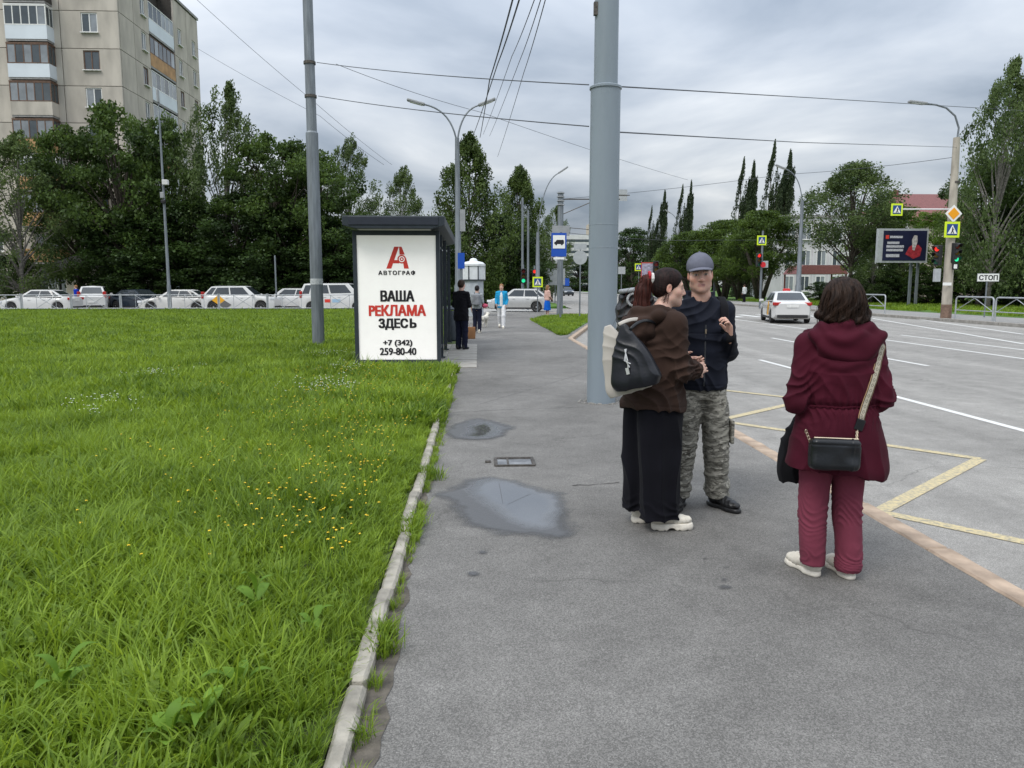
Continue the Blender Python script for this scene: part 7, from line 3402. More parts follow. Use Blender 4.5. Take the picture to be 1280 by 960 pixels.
# jacket, collar open
f = Fld([-.36, -.26, .84], [.46, .40, 1.62], .006)
f.loft([(.86, .012, .0, .176, .135), (.90, .012, .0, .184, .142), (1.02, .015, .0, .182, .138), (1.16, .02, .0, .184, .140), (1.30, .022, .0, .185, .140),
        (1.40, .030, -.002, .172, .125), (1.46, .03, -.004, .150, .105), (1.52, .034, .0, .095, .088)], .03, 2.3)
for s in 'lr':
    f.cone(V3(.028, 0, 1.44), J['sh' + s], .070, .064, .05)
    f.cone(J['sh' + s], J['el' + s], .066, .060, .03)
    f.cone(J['el' + s], J['wr' + s] - (J['wr' + s] - J['el' + s]) * .08, .066, .050, .03)
# collar
f.cone((-.05, -.03, 1.52), (-.062, .045, 1.475), .034, .030, .02, (1, 0, .2), .55)
f.cone((.125, -.03, 1.52), (.135, .045, 1.475), .034, .030, .02, (1, 0, -.2), .55)
f.cone((-.045, -.045, 1.53), (.12, -.045, 1.53), .03, .03, .02)
f.cone((-.062, .05, 1.475), (-.035, .115, 1.37), .026, .02, .02)
f.cone((.135, .05, 1.475), (.085, .115, 1.37), .026, .02, .02)
f.ell((.036, .04, 1.56), (.066, .085, .085), k=.015, op='sub')
f.cone((.034, .16, 1.50), (.026, .18, 1.30), .062, .014, .012, op='sub')
jackF = f


def d_jack(V, N):
    x, y, z = V.T
    a = .006 * (vn(V, 9, 81) - .5)
    tors = (np.abs(x - .02) < .17)
    a += .0065 * tors * folds(V, (.45, 0, 1), .12, 82, .7, 5)
    a += -.004 * np.exp(-((x - .022) / .005) ** 2) * (y > 0) * (z < 1.36)
    a += -.004 * np.exp(-((z - .90) / .005) ** 2) - .003 * tors * (y > 0) * np.exp(-((z - 1.27) / .004) ** 2)
    for s in 'lr':
        a += .008 * gau(V, J['el' + s] + V3(0, 0, .02), (.10, .12, .12)) * folds(V, (.2, -.3, 1), .05, 83, .35, 8)
        a += .005 * gau(V, J['sh' + s] + V3(0, 0, -.10), (.08, .1, .1)) * folds(V, (.6, .1, .8), .06, 84, .35, 7)
    return a


jk = ob('jacket', f.mesh('jacket', d_jack), m_navy, W2_)
zp = []
for z_ in np.linspace(.90, 1.33, 14):
    yy = jackF.surf_y(.022, z_, 1)
    zp.append((.022, yy - .001, z_))
ob('zip', ribbon(zp, [(0, 1, 0)] * 14, .012, .003, 4), M('zip_dark_metal', (.07, .075, .085), rough=.35, metal=.6, var=.2, sc_=200), jk)
mb = MB()
mb.box((.022, zp[-3][1] + .006, zp[-3][2] + .02), (.010, .006, .03))
mb.obj('zip_pull', m_gold, jk)
# cap
hc = J['head']


def HP(x_, y_, z_, s=1.06):
    return hc + Rh @ (V3(x_, y_, z_) * s)


f = Fld(hc - V3(.16, .18, .05), hc + V3(.16, .24, .2), .005)
f.ell(HP(0, -.012, .052), (.0935, .112, .098), Rh, .01)
Rb = Rh @ rotm(R(-14))
f.F = np.maximum(f.F, 0 * f.F + (lambda X, Y, Z: -((X - HP(0, 0, .026)[0]) * Rh[0, 2] + (Y - HP(0, 0, .026)[1]) * Rh[1, 2] + (Z - HP(0, 0, .026)[2]) * Rh[2, 2]))(
    f.ax[0][:, None, None], f.ax[1][None, :, None], f.ax[2][None, None, :]).astype(np.float32))
cp_o = ob('cap', f.mesh('cap', lambda V, N: -.0016 * (np.abs(np.sin(np.arctan2(*((V - hc) @ Rh)[:, :2].T) * 3)) < .05) + .002 * (vn(V, 40, 7) - .5)), m_cap, W2_)
mb = MB()                                     # brim: curved sheet
V_, F_ = [], []
nu, nv_ = 18, 6
for i in range(nu + 1):
    a = R(-62 + 124 * i / nu)
    for j in range(nv_ + 1):
        t = j / nv_
        rx = .086 - .010 * t
        x_, y_ = rx * math.sin(a), -.012 + .1 * math.cos(a)
        if t > 0:
            y_ = -.012 + .098 * math.cos(a) + t * .084 * max(0, math.cos(a)) ** .8
        z_ = .046 - .22 * x_ * x_ / .088 - .006 * t - .006 * t * t
        V_.append(tuple(HP(x_, y_, z_)))
for i in range(nu):
    for j in range(nv_):
        a = i * (nv_ + 1) + j
        F_.append((a, a + 1, a + nv_ + 2, a + nv_ + 1))
br = ob('brim', npmesh('brim', V_, F_), m_cap, cp_o)
sd3 = br.modifiers.new('solid', 'SOLIDIFY')
sd3.thickness = .005
mb = MB()
mb.lathe([(.009, 0), (.008, .006), (.001, .009)], n=10)
mb.obj('button', m_cap, cp_o, tuple(HP(0, -.012, .143)), smooth=True)
# short hair below the cap
f = Fld(hc - V3(.14, .16, .14), hc + V3(.14, .14, .1), .005)
f.ell(HP(0, -.020, .018), (.0850, .101, .070), Rh, .01)
f.ell(HP(0, .085, -.03), (.088, .095, .12), Rh, .01, 'sub')
f.ell(HP(.085, -.008, -.006), (.02, .026, .04), Rh, .008, 'sub')
f.ell(HP(-.085, -.008, -.006), (.02, .026, .04), Rh, .008, 'sub')
ob('hair', f.mesh('hair', lambda V, N: .003 * (vn(V, 120, 5) - .5)), m_hairm, W2_)
for (ax, ay, tx_, ty_) in ((-.128, .03, -.52, .85), (.15, .02, .35, .94)):
    shoe('shoe', W2_, (ax, ay), (tx_, ty_), m_bshoe, m_bshoe, .30, .108, False, .005, .12)
# backpack hanging behind the far shoulder
bk_ = emp('backpack', 'bulky black backpack hanging behind the person in brown', 'backpack', MP, MR)
f = Fld([.16, -.36, 1.02], [.68, .02, 1.62], .007)
f.box((.43, -.16, 1.27), (.175, .11, .22), .07, rotm(0, R(4), 0), .02)
f.box((.47, -.15, 1.50), (.12, .10, .07), .05, rotm(0, R(10), 0), .02)
f.box((.56, -.08, 1.22), (.05, .06, .13), .03, None, .015)
bo_ = ob('body', f.mesh('body', lambda V, N: .016 * (vn(V, 10, 91) - .5) + .007 * folds(V, (.5, .2, 1), .075, 92, .5, 6)),
         M('black_nylon', (.012, .012, .014), rough=.5, var=.25, sc_=10), bk_)
mb = MB()
ringp = [(.50 + .045 * math.cos(q), -.045, 1.50 + .045 * math.sin(q)) for q in [6.283 * i / 18 for i in range(19)]]
mb.tube(ringp, .010, 6)
mb.obj('ring_emblem', M('grey_emblem', (.35, .36, .37), rough=.4, var=.1), bo_, smooth=True)
f = Fld([.33, -.28, 1.52], [.63, .02, 1.63], .006)
f.box((.48, -.13, 1.57), (.115, .10, .016), .014, rotm(0, R(8), 0))
ob('top_flap', f.mesh('top_flap', lambda V, N: .006 * (vn(V, 20, 3) - .5)), M('grey_nylon', (.22, .23, .24), rough=.5, var=.3, sc_=9), bo_)
sp, sn = [], []
for t in np.linspace(0, 1, 14):
    x_, z_ = -.112 - .012 * t, 1.475 - .26 * t
    yy = jackF.surf_y(x_, z_, 1)
    sp.append((x_, (yy if yy is not None else .06) + .012, z_))
sn = [(-.15, 1, .25)] * 14
sp = [(-.105, -.06, 1.515), (-.11, .0, 1.515)] + sp
sn = [(0, -.3, 1), (0, .3, 1)] + sn
so2 = ob('shoulder_strap', ribbon(sp, sn, .062, .008, 8), m_bcloth, bk_)
sl_ = so2.modifiers.new('solid', 'SOLIDIFY')
sl_.thickness = .012

# ------------------------------------------------------------------ woman in the brown hooded jacket, in profile
m_brownj = clothmat('brown_jacket_cloth', (.036, .021, .016), .82, .2, 280, .2)
m_wide = clothmat('black_wide_trousers', (.006, .006, .009), .85, .2)
m_hairr = hairmat('black_red_hair', (.006, .004, .004), (.024, .011, .010))
m_tail_h = hairmat('reddish_ponytail', (.020, .007, .006), (.075, .022, .016))
BP = (1.175, 4.985, 0)
BR = R(-66)
W3 = emp('person', 'person in brown hooded jacket and wide black trousers seen in profile', 'person', BP, BR)
J = dict(hip=V3(0, -.03, .92), chest=V3(0, -.02, 1.24), neck=V3(.0, .015, 1.435), head=V3(.0, .075, 1.585),
         shl=V3(-.175, -.01, 1.36), shr=V3(.175, -.015, 1.355), ell=V3(-.22, .05, 1.08), elr=V3(.205, .015, 1.065), wrl=V3(-.08, .24, 1.08), wrr=V3(.125, .225, 1.055),
         thl=V3(-.085, -.03, .88), thr=V3(.085, -.03, .88), knl=V3(-.09, -.02, .47), knr=V3(.09, -.02, .47), anl=V3(-.085, -.04, .10), anr=V3(.10, -.02, .10),
         tol=V3(-.06, .10, .03), tor=V3(.16, .10, .03))
f = body_field(J, .006, [-.36, -.26, 0], [.36, .44, 1.76], female=True)
Rh = rotm(R(-4), 0, R(-27))
head_into(f, J['head'], Rh, .99, True)
hand_into(f, J['wrr'], (-.35, .92, .08), (-.75, -.25, -.35), -1, .42, .02, .98, .5)
hand_into(f, J['wrl'], (.4, .8, .1), (.7, -.2, -.2), 1, .4, .02, .98)
me = f.mesh('body')
paint_skin(me, J['head'], Rh, .99, (.60, .375, .295), (.42, .17, .15))
ob('body', me, m_skin, W3)
# wide trousers
f = Fld([-.3, -.3, .05], [.3, .26, 1.05], .007)
for sg in (-1, 1):
    f.loft([(.075 + .02 * (sg < 0), sg * .098, -.03, .105, .145), (.12, sg * .097, -.03, .106, .148), (.3, sg * .095, -.03, .104, .15), (.55, sg * .09, -.03, .104, .155),
            (.75, sg * .085, -.03, .108, .160), (.95, sg * .07, -.03, .11, .15)], .03, 2.3)


def d_wide(V, N):
    z = V[:, 2]
    a = .010 * np.clip((.95 - z) / .5, 0, 1) * folds(V, (.6, 1, .06), .115, 101, .35, 3)
    a += .006 * np.exp(-((z - .13) / .07) ** 2) * folds(V, (.2, .2, 1), .07, 102, .5, 7)
    return a + .005 * (vn(V, 9, 103) - .5)


ob('trousers', f.mesh('trousers', d_wide), m_wide, W3)
# jacket
f = Fld([-.38, -.34, .70], [.38, .36, 1.52], .006)
f.loft([(.755, 0, -.03, .205, .195), (.80, 0, -.03, .212, .202), (.92, 0, -.03, .205, .190), (1.04, 0, -.028, .196, .170), (1.16, 0, -.025, .200, .158), (1.28, 0, -.025, .198, .145),
        (1.36, 0, -.025, .165, .120), (1.43, 0, -.012, .095, .095), (1.46, 0, -.005, .075, .080)], .03, 2.2)
for s, sg in (('l', -1), ('r', 1)):
    f.cone(V3(sg * .04, -.02, 1.385), J['sh' + s], .07, .082, .05)
    f.cone(J['sh' + s], J['el' + s], .083, .076, .035)
    f.cone(J['el' + s], J['wr' + s] - (J['wr' + s] - J['el' + s]) * .10, .076, .060, .03)
    f.cone(J['wr' + s] - (J['wr' + s] - J['el' + s]) * .28, J['wr' + s] - (J['wr' + s] - J['el' + s]) * .12, .064, .055, .02)
# hood on the back, collar at the neck
f.ell((0, .02, 1.49), (.066, .085, .085), k=.02, op='sub')
f.cut(lambda X, Y, Z: (.785 + .05 * np.abs(X) * 0 - .10 * Y) - Z + X * .05)
brF = f


def d_brown(V, N):
    x, y, z = V.T
    a = .006 * (vn(V, 9, 111) - .5)
    tors = (np.abs(x) < .17)
    a += .009 * np.clip((1.25 - z) / .2, 0, 1) * folds(V, (.9, .9, .5), .16, 112, .6, 4)
    a += -.005 * np.exp(-((z - 1.02) / .012) ** 2) * (np.abs(x) < .2) * np.clip((.12 - y) / .05, 0, 1)
    a += -.0035 * np.exp(-((z - (.83 - .1 * y)) / .004) ** 2)
    for s in 'lr':
        a += .018 * gau(V, J['el' + s] + V3(0, .02, .03), (.11, .13, .15)) * folds(V, (.1, -.45, 1), .066, 113, .5, 7)
        a += .008 * gau(V, J['wr' + s] - V3(0, .03, 0), (.08, .08, .08)) * folds(V, (.2, 1, .1), .045, 114, .3, 8)
        a += .007 * gau(V, J['sh' + s] + V3(0, 0, -.12), (.1, .12, .12)) * folds(V, (.5, .3, .9), .07, 115, .35, 6)
    hd = (y < -.05) * (z > 1.2) * np.clip((.2 - np.abs(x)) / .06, 0, 1)
    r = np.sqrt((x * .7) ** 2 + (z - 1.50) ** 2 + (y * .4) ** 2)
    a += .008 * hd * np.sin(6.283 * (r / .065 + .6 * (vn(V, 7, 116) - .5)))
    return a


jb = ob('jacket', f.mesh('jacket', d_brown), m_brownj, W3)
f = Fld([-.26, -.34, 1.12], [.26, .24, 1.54], .005)
f.ell((0, -.155, 1.335), (.150, .085, .105), rotm(R(26)), .01)
f.ell((0, -.185, 1.265), (.115, .055, .075), rotm(R(16)), .02)
for sg in (-1, 1):
    f.chain([(sg * .02, .135, 1.315), (sg * .09, .10, 1.365), (sg * .135, .01, 1.395), (sg * .12, -.09, 1.415), (0, -.15, 1.415)], [.016, .034, .046, .055, .055], .02)
f.ell((0, .02, 1.47), (.072, .095, .085), k=.015, op='sub')
ob('hood', f.mesh('hood', lambda V, N: .008 * np.sin(6.283 * (np.sqrt((V[:, 0] * .7) ** 2 + (V[:, 2] - 1.50) ** 2 + (V[:, 1] * .5) ** 2) / .075 + .9 * (vn(V, 7, 116) - .5))) + .007 * (vn(V, 12, 117) - .5)), m_brownj, jb)
# sleek hair with ponytail
hc = J['head']


def HP3(x_, y_, z_):
    return hc + Rh @ (V3(x_, y_, z_) * .99)


f = Fld(hc - V3(.18, .22, .2), hc + V3(.18, .18, .17), .005)
f.ell(HP3(0, -.016, .044), (.083, .104, .088), Rh, .01)
f.ell(HP3(0, -.045, -.010), (.074, .070, .062), Rh, .03)
f.ell(HP3(0, .098, -.025), (.074, .078, .088), Rh, .02, 'sub')
f.ell(HP3(0, .05, -.085), (.1, .07, .06), Rh, .02, 'sub')
for s in (-1, 1):
    f.ell(HP3(.083 * s, -.008, -.008), (.016, .020, .034), Rh, .008, 'sub')


def d_sleek(V, N):
    Lc = (V - hc) @ Rh
    tie = V3(0, -.105, .055)
    d = Lc - tie
    a = np.arctan2(d[:, 0], d[:, 2])
    return .0007 * np.sin(a * 40 + 5 * (vn(V, 9, 121) - .5)) + .002 * (vn(V, 45, 122) - .5)


hr = ob('hair', f.mesh('hair', d_sleek), m_hairr, W3)
f = Fld(hc - V3(.25, .34, .46), hc + V3(.2, .1, .16), .006)
tail = [HP3(0, -.105, .050), HP3(0, -.150, .035), HP3(.004, -.172, -.040), HP3(.008, -.172, -.13), HP3(.008, -.165, -.22), HP3(.0, -.160, -.29), HP3(0, -.155, -.335)]
f.chain(tail, [.024, .036, .044, .046, .044, .034, .010], .02)


def d_tail(V, N):
    a = np.arctan2(V[:, 0] - tail[3][0], V[:, 1] - tail[3][1])
    return .005 * np.sin(a * 6 + 6 * vn(V, 5, 131)) + .004 * np.sin(a * 17 + 5 * vn(V, 8, 132))


pt = ob('ponytail', f.mesh('ponytail', d_tail), m_tail_h, hr)
st = []
g = np.random.default_rng(9)
for k in range(150):
    off = g.normal(0, .022, 3)
    P_ = [tuple(p + off * V3(1, 1, .3) * (.4 + .35 * i)) for i, p in enumerate(tail)]
    P_[-1] = tuple(np.array(P_[-1]) + V3(0, 0, g.normal(0, .03)))
    st.append(P_)
for k in range(26):                          # wisps at the nape and temple
    s = 1 if k % 4 else -1
    p = HP3(.062 * s + g.normal(0, .006), -.02 + g.normal(0, .02), -.045 + g.normal(0, .008))
    st.append([tuple(p), tuple(p + V3(.004, -.01, -.03)), tuple(p + V3(g.normal(0, .012), -.02, -.06))])
ob('loose_strands', strands(st, .0016), m_tail_h, hr)
mb = MB()
c_ = HP3(0, -.112, .050)
ringp = []
ax_ = Rh @ V3(0, -1, -.15)
ax_ /= np.linalg.norm(ax_)
u_ = Rh @ V3(1, 0, 0)
w_ = np.cross(ax_, u_)
mb.tube([tuple(c_ + u_ * .030 * math.cos(q) + w_ * .030 * math.sin(q)) for q in [6.283 * i / 16 for i in range(17)]], .013, 8)
mb.obj('hair_tie', M('white_scrunchie', (.6, .58, .56), rough=.8, var=.2, sc_=40), hr, smooth=True)
mb = MB()
c2 = c_ + ax_ * .02 + V3(0, 0, .02)
mb.tube([tuple(c2 + u_ * .026 * math.cos(q) + w_ * .026 * math.sin(q)) for q in [6.283 * i / 16 for i in range(17)]], .010, 8)
mb.obj('hair_tie', M('red_scrunchie', (.35, .02, .03), rough=.8, var=.2, sc_=40), hr, smooth=True)
for (ax, ay, tx_, ty_) in ((-.085, -.03, .25, .97), (.11, -.005, .42, .90)):
    shoe('shoe', W3, (ax, ay), (tx_, ty_), m_cream, m_creams, .265, .105, True, .005, .11)
for s in 'lr':
    mb = MB()
    a = J['an' + s]
    mb.tube([(a[0], a[1], .09), (a[0], a[1], .17)], .042, 12)
    mb.obj('sock', clothmat('blue_grey_sock', (.25, .28, .36), .9, .05), W3, smooth=True)
# shoulder bag and tote on the camera-side shoulder, pushed to the back
Mw = Matrix.Translation(BP) @ Matrix.Rotation(BR, 4, 'Z')
tb = emp('tote_bag', 'white canvas tote bag behind the black shoulder bag', 'bag')
tb.matrix_world = Mw
RB = rotm(R(0), R(0), R(48))


def slab_bag(rows, v=.006):
    f = Fld([-.26, -.12, -.30], [.26, .12, .36], v)
    f.loft(rows, .01, 3.2)
    return f


f = slab_bag([(-.200, 0, 0, .140, .035), (-.175, 0, 0, .150, .042), (-.05, 0, 0, .130, .045), (.08, 0, 0, .095, .04), (.18, 0, 0, .055, .028), (.25, 0, 0, .022, .014)])
tme = f.mesh('body', lambda V, N: .008 * (vn(V, 8, 141) - .5) + .0025 * folds(V, (1, 0, .2), .11, 142, .4, 4))
to_ = ob('body', tme, clothmat('off_white_canvas', (.44, .41, .37), .9, .08), tb, (.060, -.335, 1.118), (R(3), R(-20), R(40)))
sb_ = emp('shoulder_bag', 'black leather shoulder bag with a silver tag on the brown jacket', 'bag')
sb_.matrix_world = Mw
f = slab_bag([(-.165, 0, 0, .135, .062), (-.14, 0, 0, .152, .072), (-.03, 0, 0, .140, .064), (.08, 0, 0, .105, .05), (.17, 0, 0, .055, .03), (.24, 0, 0, .018, .014)])
sme = f.mesh('body', lambda V, N: .008 * (vn(V, 12, 151) - .5) + .003 * folds(V, (1, 0, .3), .08, 152, .5, 5))
so3 = ob('body', sme, M('black_bag_leather', (.006, .007, .011), rough=.42, var=.2, sc_=6, bump=.3, bsc=60, bd=.003), sb_, (.150, -.312, 1.130), (R(2), R(-14), R(40)))
mb = MB()
for k in range(3):
    mb.tube([(-.01 + .006 * k, -.062, .09), (-.004 - .01 * k, -.075, .02), (-.014 + .012 * k, -.078, -.045 + .02 * k)], .0035, 5)
mb.box((-.018, -.08, -.045), (.02, .006, .04))
mb.obj('silver_tag', M('silver_tag', (.65, .65, .66), rough=.3, metal=.5, var=0), so3)
for q in (-.07, .07):
    mb = MB()
    mb.lathe([(.006, 0), (.005, .004), (.001, .005)], n=8)
    mb.obj('stud', m_gold, so3, (q, -.064, -.13), (R(90), 0, 0))
for (pa, x0, yb_, zb_, mm, wd) in ((tb, .085, -.37, 1.36, MATS['off_white_canvas'], .024), (sb_, .155, -.335, 1.33, m_bleather, .020)):
    a_, b_, c_ = Vector((x0, yb_, zb_)), Vector((x0, -.24, 1.42)), Vector((x0 - .02, -.12, 1.36))
    P_ = [a_ * (1 - t) ** 2 + b_ * 2 * t * (1 - t) + c_ * t * t for t in np.linspace(0, 1, 12)]
    o2 = ob('strap', ribbon(P_, [(.9, -.5, .3)] * 12, wd, .004, 6), mm, pa)
    sl_ = o2.modifiers.new('solid', 'SOLIDIFY')
    sl_.thickness = .004

# ------------------------------------------------------------------ people farther away
def small_person(label, pos, h, heading, top, bottom, hairm, top_mat, bot_mat, shoe_mat, skirt=False, stride=0.0, arm_l=None, arm_r=None, longtop=.80,
                 bare=False, hair_long=False, v=.014, hat=None, loose=1.0, open_front=None):
    k = h / 1.75
    root = emp('person', label, 'person', (pos[0], pos[1], pos[2] if len(pos) > 2 else 0), heading)
    root.scale = (k, k, k)
    s_ = stride
    J = dict(hip=V3(0, 0, .92), chest=V3(0, 0, 1.27), neck=V3(0, .01, 1.49), head=V3(0, .03, 1.63), shl=V3(-.17, 0, 1.40), shr=V3(.17, 0, 1.40),
             ell=V3(-.21, -.02, 1.12), elr=V3(.21, -.02, 1.12), wrl=V3(-.22, .05, .88), wrr=V3(.22, .05, .88), thl=V3(-.085, 0, .9), thr=V3(.085, 0, .9),
             knl=V3(-.09, .04 + .12 * s_, .49), knr=V3(.09, .03 - .10 * s_, .49), anl=V3(-.09, .18 * s_, .09), anr=V3(.09, -.24 * s_, .09 + .05 * s_),
             tol=V3(-.10, .13 + .18 * s_, .035), tor=V3(.10, .12 - .24 * s_, .035))
    if arm_l:
        J['ell'], J['wrl'] = V3(*arm_l[0]), V3(*arm_l[1])
    if arm_r:
        J['elr'], J['wrr'] = V3(*arm_r[0]), V3(*arm_r[1])
    f = body_field(J, v * .75, [-.36, -.40, 0], [.36, .46, 1.78])
    head_into(f, J['head'], rotm(), 1.0)
    for q, sg in (('l', 1), ('r', -1)):
        d = J['wr' + q] - J['el' + q]
        hand_into(f, J['wr' + q], d, (sg, .1, 0), -sg, .4)
    me = f.mesh('body')
    paint_skin(me, J['head'], rotm(), 1.0, (.56, .35, .27))
    ob('body', me, m_skin, root)
    lo = longtop
    f = Fld([-.36, -.34, lo - .06], [.36, .46, 1.58], v)
    w = loose
    f.loft([(lo, 0, 0, .185 * w, .125 * w), (lo + .08, 0, 0, .186 * w, .128 * w), (1.08, 0, 0, .172 * w, .118 * w), (1.28, 0, 0, .185, .125), (1.40, 0, 0, .17, .10),
            (1.48, 0, .004, .085, .075)], .03, 2.3)
    for q in 'lr':
        f.cone((0, 0, 1.42), J['sh' + q], .065, .062, .04)
        f.cone(J['sh' + q], J['el' + q], .064, .056, .03)
        if not bare:
            f.cone(J['el' + q], J['wr' + q] - (J['wr' + q] - J['el' + q]) * .08, .056, .044, .03)
    f.ell((0, .05, 1.53), (.06, .07, .06), k=.02, op='sub')
    ob(top, f.mesh(top, lambda V, N: .010 * (vn(V, 9, 3) - .5) + .005 * folds(V, (.4, .2, 1), .1, 5, .5, 5)), top_mat, root)
    f = Fld([-.34, -.46, .03], [.34, .42, 1.06], v)
    if skirt:
        f.loft([(.38, 0, 0, .22, .19), (.5, 0, 0, .21, .18), (.75, 0, 0, .19, .155), (.98, 0, 0, .145, .11)], .03)
    else:
        for q, sg in (('l', -1), ('r', 1)):
            f.chain([J['th' + q] + V3(0, 0, .02), J['kn' + q], J['an' + q] + V3(0, 0, .0)], [.108, .080, .074], .03)
        f.loft([(.84, 0, 0, .165, .115), (1.0, 0, 0, .15, .105)], .03)
    ob(bottom, f.mesh(bottom, lambda V, N: .010 * (vn(V, 8, 6) - .5) + .004 * folds(V, (.3, .2, 1), .08, 7, .5, 6)), bot_mat, root)
    f = Fld([-.14, -.2, 1.30], [.14, .16, 1.80], .01)
    f.ell((0, .012, 1.672), (.086, .106, .090), k=.02)
    f.ell((0, -.02, 1.62), (.078, .078, .07), k=.03)
    if hair_long:
        f.ell((0, -.035, 1.54), (.098, .065, .12), k=.04)
    f.ell((0, .125, 1.61), (.078, .08, .085), k=.02, op='sub')
    ob('hair', f.mesh('hair', lambda V, N: .008 * (vn(V, 25, 4) - .5)), hairm, root)
    for q in 'lr':
        d = J['to' + q] - J['an' + q]
        o = shoe('shoe', root, (J['an' + q][0], J['an' + q][1]), (d[0], d[1]), shoe_mat, shoe_mat, .26, .1, False, .011, .10)
        o.location.z = J['an' + q][2] - .09
    return root


m_suit = clothmat('black_suit_cloth', (.009, .009, .012), .85, .15)
m_lblue = clothmat('bright_blue_cardigan', (.02, .27, .50), .9, .12)
m_wtr = clothmat('white_trouser_cloth', (.62, .62, .63), .9, .08)
m_grt = clothmat('grey_tshirt_cloth', (.26, .28, .29), .9, .12)
m_dnv = clothmat('dark_navy_trousers', (.012, .014, .03), .85, .15)
m_pk = clothmat('pale_pink_blouse', (.56, .36, .31), .9, .1)
m_bsk = clothmat('vivid_blue_skirt', (.006, .10, .48), .85, .12)
m_bljk = clothmat('royal_blue_jacket', (.012, .045, .42), .8, .1)
m_blond = hairmat('ginger_blond_hair', (.17, .08, .035), (.32, .18, .09))
m_wh = clothmat('white_top', (.6, .62, .62), .9, .06)

gp = G(577, 437.5)
small_person('person in a black jacket and trousers waiting at the end of the shelter', (gp.x, gp.y), 1.74, R(-28), 'jacket', 'trousers', m_hairm, m_suit,
             m_dnv, m_bshoe, arm_l=((-.22, .03, 1.12), (-.08, .18, 1.16)), arm_r=((.22, .03, 1.12), (.08, .18, 1.18)), longtop=.74, loose=1.08, v=.012)
gp = G(596.5, 416)
wp = small_person('person with a grey backpack and dark trousers holding a pink jacket', (gp.x, gp.y), 1.60, R(-12), 'tshirt', 'trousers', hairmat('black_hair', (.008, .007, .007), (.02, .018, .018)),
                  m_grt, m_dnv, m_cream, arm_r=((.22, -.01, 1.14), (.20, .16, .98)), bare=True, longtop=.90)
bpk = emp('backpack', 'grey backpack worn by the person holding the pink jacket', 'backpack', (gp.x, gp.y, 0), R(-12))
f = Fld([-.2, -.34, .9], [.2, -.02, 1.4], .012)
f.box((0, -.17, 1.13), (.14, .07, .2), .06)
bb2 = ob('body', f.mesh('body', lambda V, N: .01 * (vn(V, 12, 3) - .5)), M('grey_backpack_cloth', (.20, .21, .23), var=.25, sc_=9), bpk)
for sx in (-.08, .08):
    mb = MB()
    mb.tube([(sx, -.12, 1.30), (sx, -.02, 1.36), (sx, .10, 1.30), (sx * 1.3, .12, 1.1)], .014, 6)
    mb.obj('strap', m_bcloth, bpk)
f = Fld([.05, -.05, .75], [.42, .36, 1.1], .014)
f.ell((.24, .14, .92), (.11, .14, .075), k=.02)
pj = ob('folded_jacket', f.mesh('folded_jacket', lambda V, N: .03 * (vn(V, 14, 3) - .5)), clothmat('pink_cloth', (.55, .10, .17), .85, .15), None, (gp.x, gp.y, 0), (0, 0, R(-12)))
tagp(pj, 'bright pink jacket carried by the person with the grey backpack', 'jacket')
gp = G(589, 423.5)
pb = emp('paper_bag', 'brown paper carrier bag on the slabs behind the person in black', 'bag', (gp.x, gp.y, .0), R(10))
f = Fld([-.18, -.12, -.01], [.18, .12, .5], .01)
f.loft([(.0, 0, 0, .12, .07), (.1, 0, 0, .125, .075), (.36, 0, 0, .125, .05)], .01, 5)
ob('body', f.mesh('body', lambda V, N: .006 * (vn(V, 14, 3) - .5)), M('brown_paper', (.25, .12, .05), var=.15, rough=.8), pb)
mb = MB()
mb.tube([(-.05, 0, .35), (-.04, 0, .45), (.04, 0, .45), (.05, 0, .35)], .006, 5)
mb.obj('handle', M('brown_paper', (.25, .12, .05)), pb)
gp = G(627, 410)
small_person('person in a bright blue cardigan and white trousers walking a dog', (gp.x, gp.y), 1.66, R(172), 'cardigan', 'trousers', m_blond, m_lblue, m_wtr, m_creams,
             stride=1.0, arm_l=((-.22, -.05, 1.12), (-.2, .08, .92)), arm_r=((.22, .02, 1.12), (.2, .16, .96)), longtop=.80, v=.012)
f = Fld([-.1, .0, .82], [.1, .2, 1.5], .012)
f.loft([(.86, 0, .09, .075, .05), (1.1, 0, .085, .07, .05), (1.28, 0, .09, .07, .05), (1.44, 0, .05, .05, .04)], .02)
vest = ob('white_top', f.mesh('white_top'), m_wh, [o for o in COL.objects if o.get('label', '').startswith('person in a bright blue')][0])
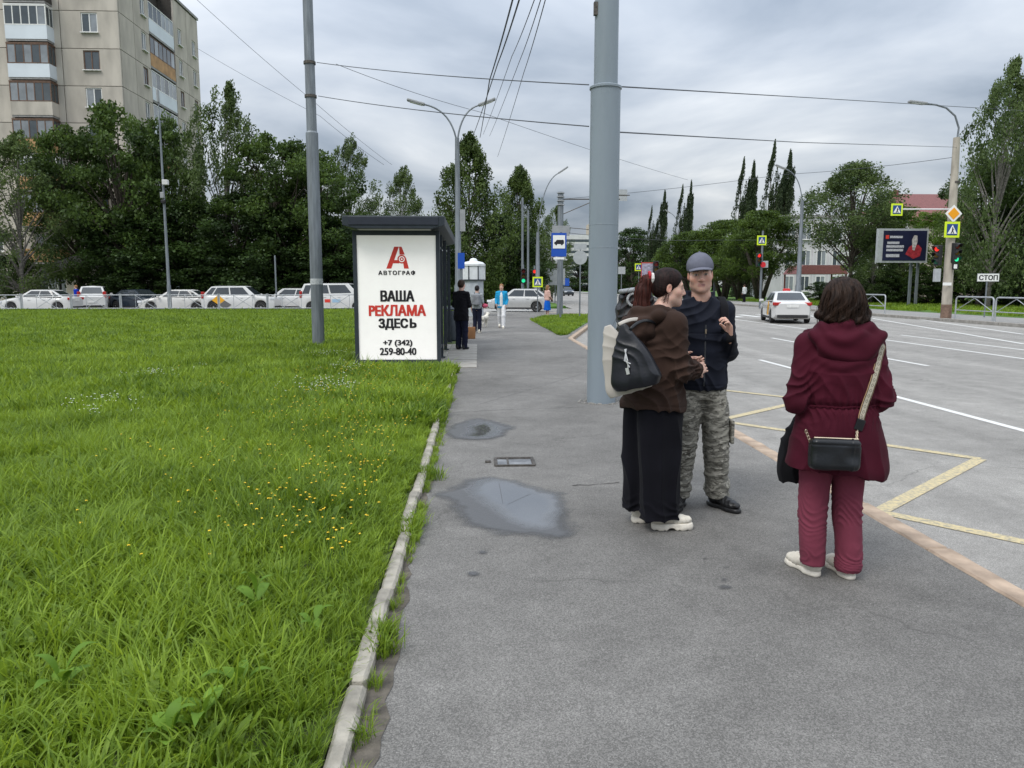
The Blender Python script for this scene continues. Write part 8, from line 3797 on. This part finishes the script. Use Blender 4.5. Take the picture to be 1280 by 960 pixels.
# white dog
gp = G(605, 409)
dog = emp('dog', 'small white dog trotting beside the person in the blue cardigan', 'dog', (gp.x, gp.y, 0), R(60))
f = Fld([-.42, -.14, -.01], [.52, .14, .62], .011)
f.chain([(-.20, 0, .36), (0, 0, .35), (.18, 0, .37)], [.085, .085, .105], .03)
f.chain([(.20, 0, .40), (.29, 0, .48)], [.075, .058], .03)
f.ell((.33, 0, .51), (.075, .062, .060), k=.03)
f.cone((.37, 0, .50), (.44, 0, .485), .036, .024, .02)
for s in (-1, 1):
    f.cone((.30, s * .045, .55), (.275, s * .062, .49), .020, .014, .015)
    f.chain([(.17, s * .055, .33), (.18 + .05 * s, s * .055, .17), (.17 + .08 * s, s * .055, .02)], [.045, .025, .022], .02)
    f.chain([(-.19, s * .055, .33), (-.15 - .04 * s, s * .058, .22), (-.24 - .05 * s, s * .058, .14), (-.22 - .06 * s, s * .058, .02)], [.06, .040, .023, .022], .02)
f.chain([(-.26, 0, .40), (-.33, 0, .48), (-.32, 0, .55)], [.025, .022, .014], .02)
me = f.mesh('body', lambda V, N: .014 * (vn(V, 26, 3) - .5))
ob('body', me, M('white_dog_fur', (.58, .55, .48), var=.15, sc_=14, rough=.95, bump=.5, bsc=60), dog)
mb = MB()
mb.lathe([(.001, 0), (.014, .006), (.012, .016), (.001, .02)], (.455, 0, .482), n=8)
mb.obj('nose', m_blk, dog)
gp = G(684, 396.5)
small_person('person in a pale pink blouse and vivid blue skirt crossing by the island', (gp.x, gp.y), 1.62, R(-62), 'blouse', 'skirt', m_blond, m_pk, m_bsk, m_cream, skirt=True,
             hair_long=True, arm_r=((.22, .02, 1.14), (.14, .2, 1.0)), longtop=.92, v=.015)
small_person('distant person in a white top and dark trousers on the far pavement', (gx(931, 73), 73, .03), 1.68, R(20), 'top', 'trousers', m_hairm, m_wh, m_suit, m_bshoe, v=.02)
small_person('person in a royal blue jacket standing between the parked white cars', (gx(95, 52.8), 52.8, RZ), 1.74, R(80), 'jacket', 'trousers', m_blond, m_bljk, m_suit, m_bshoe, v=.018,
             arm_r=((.2, .12, 1.2), (.14, .32, 1.05)))
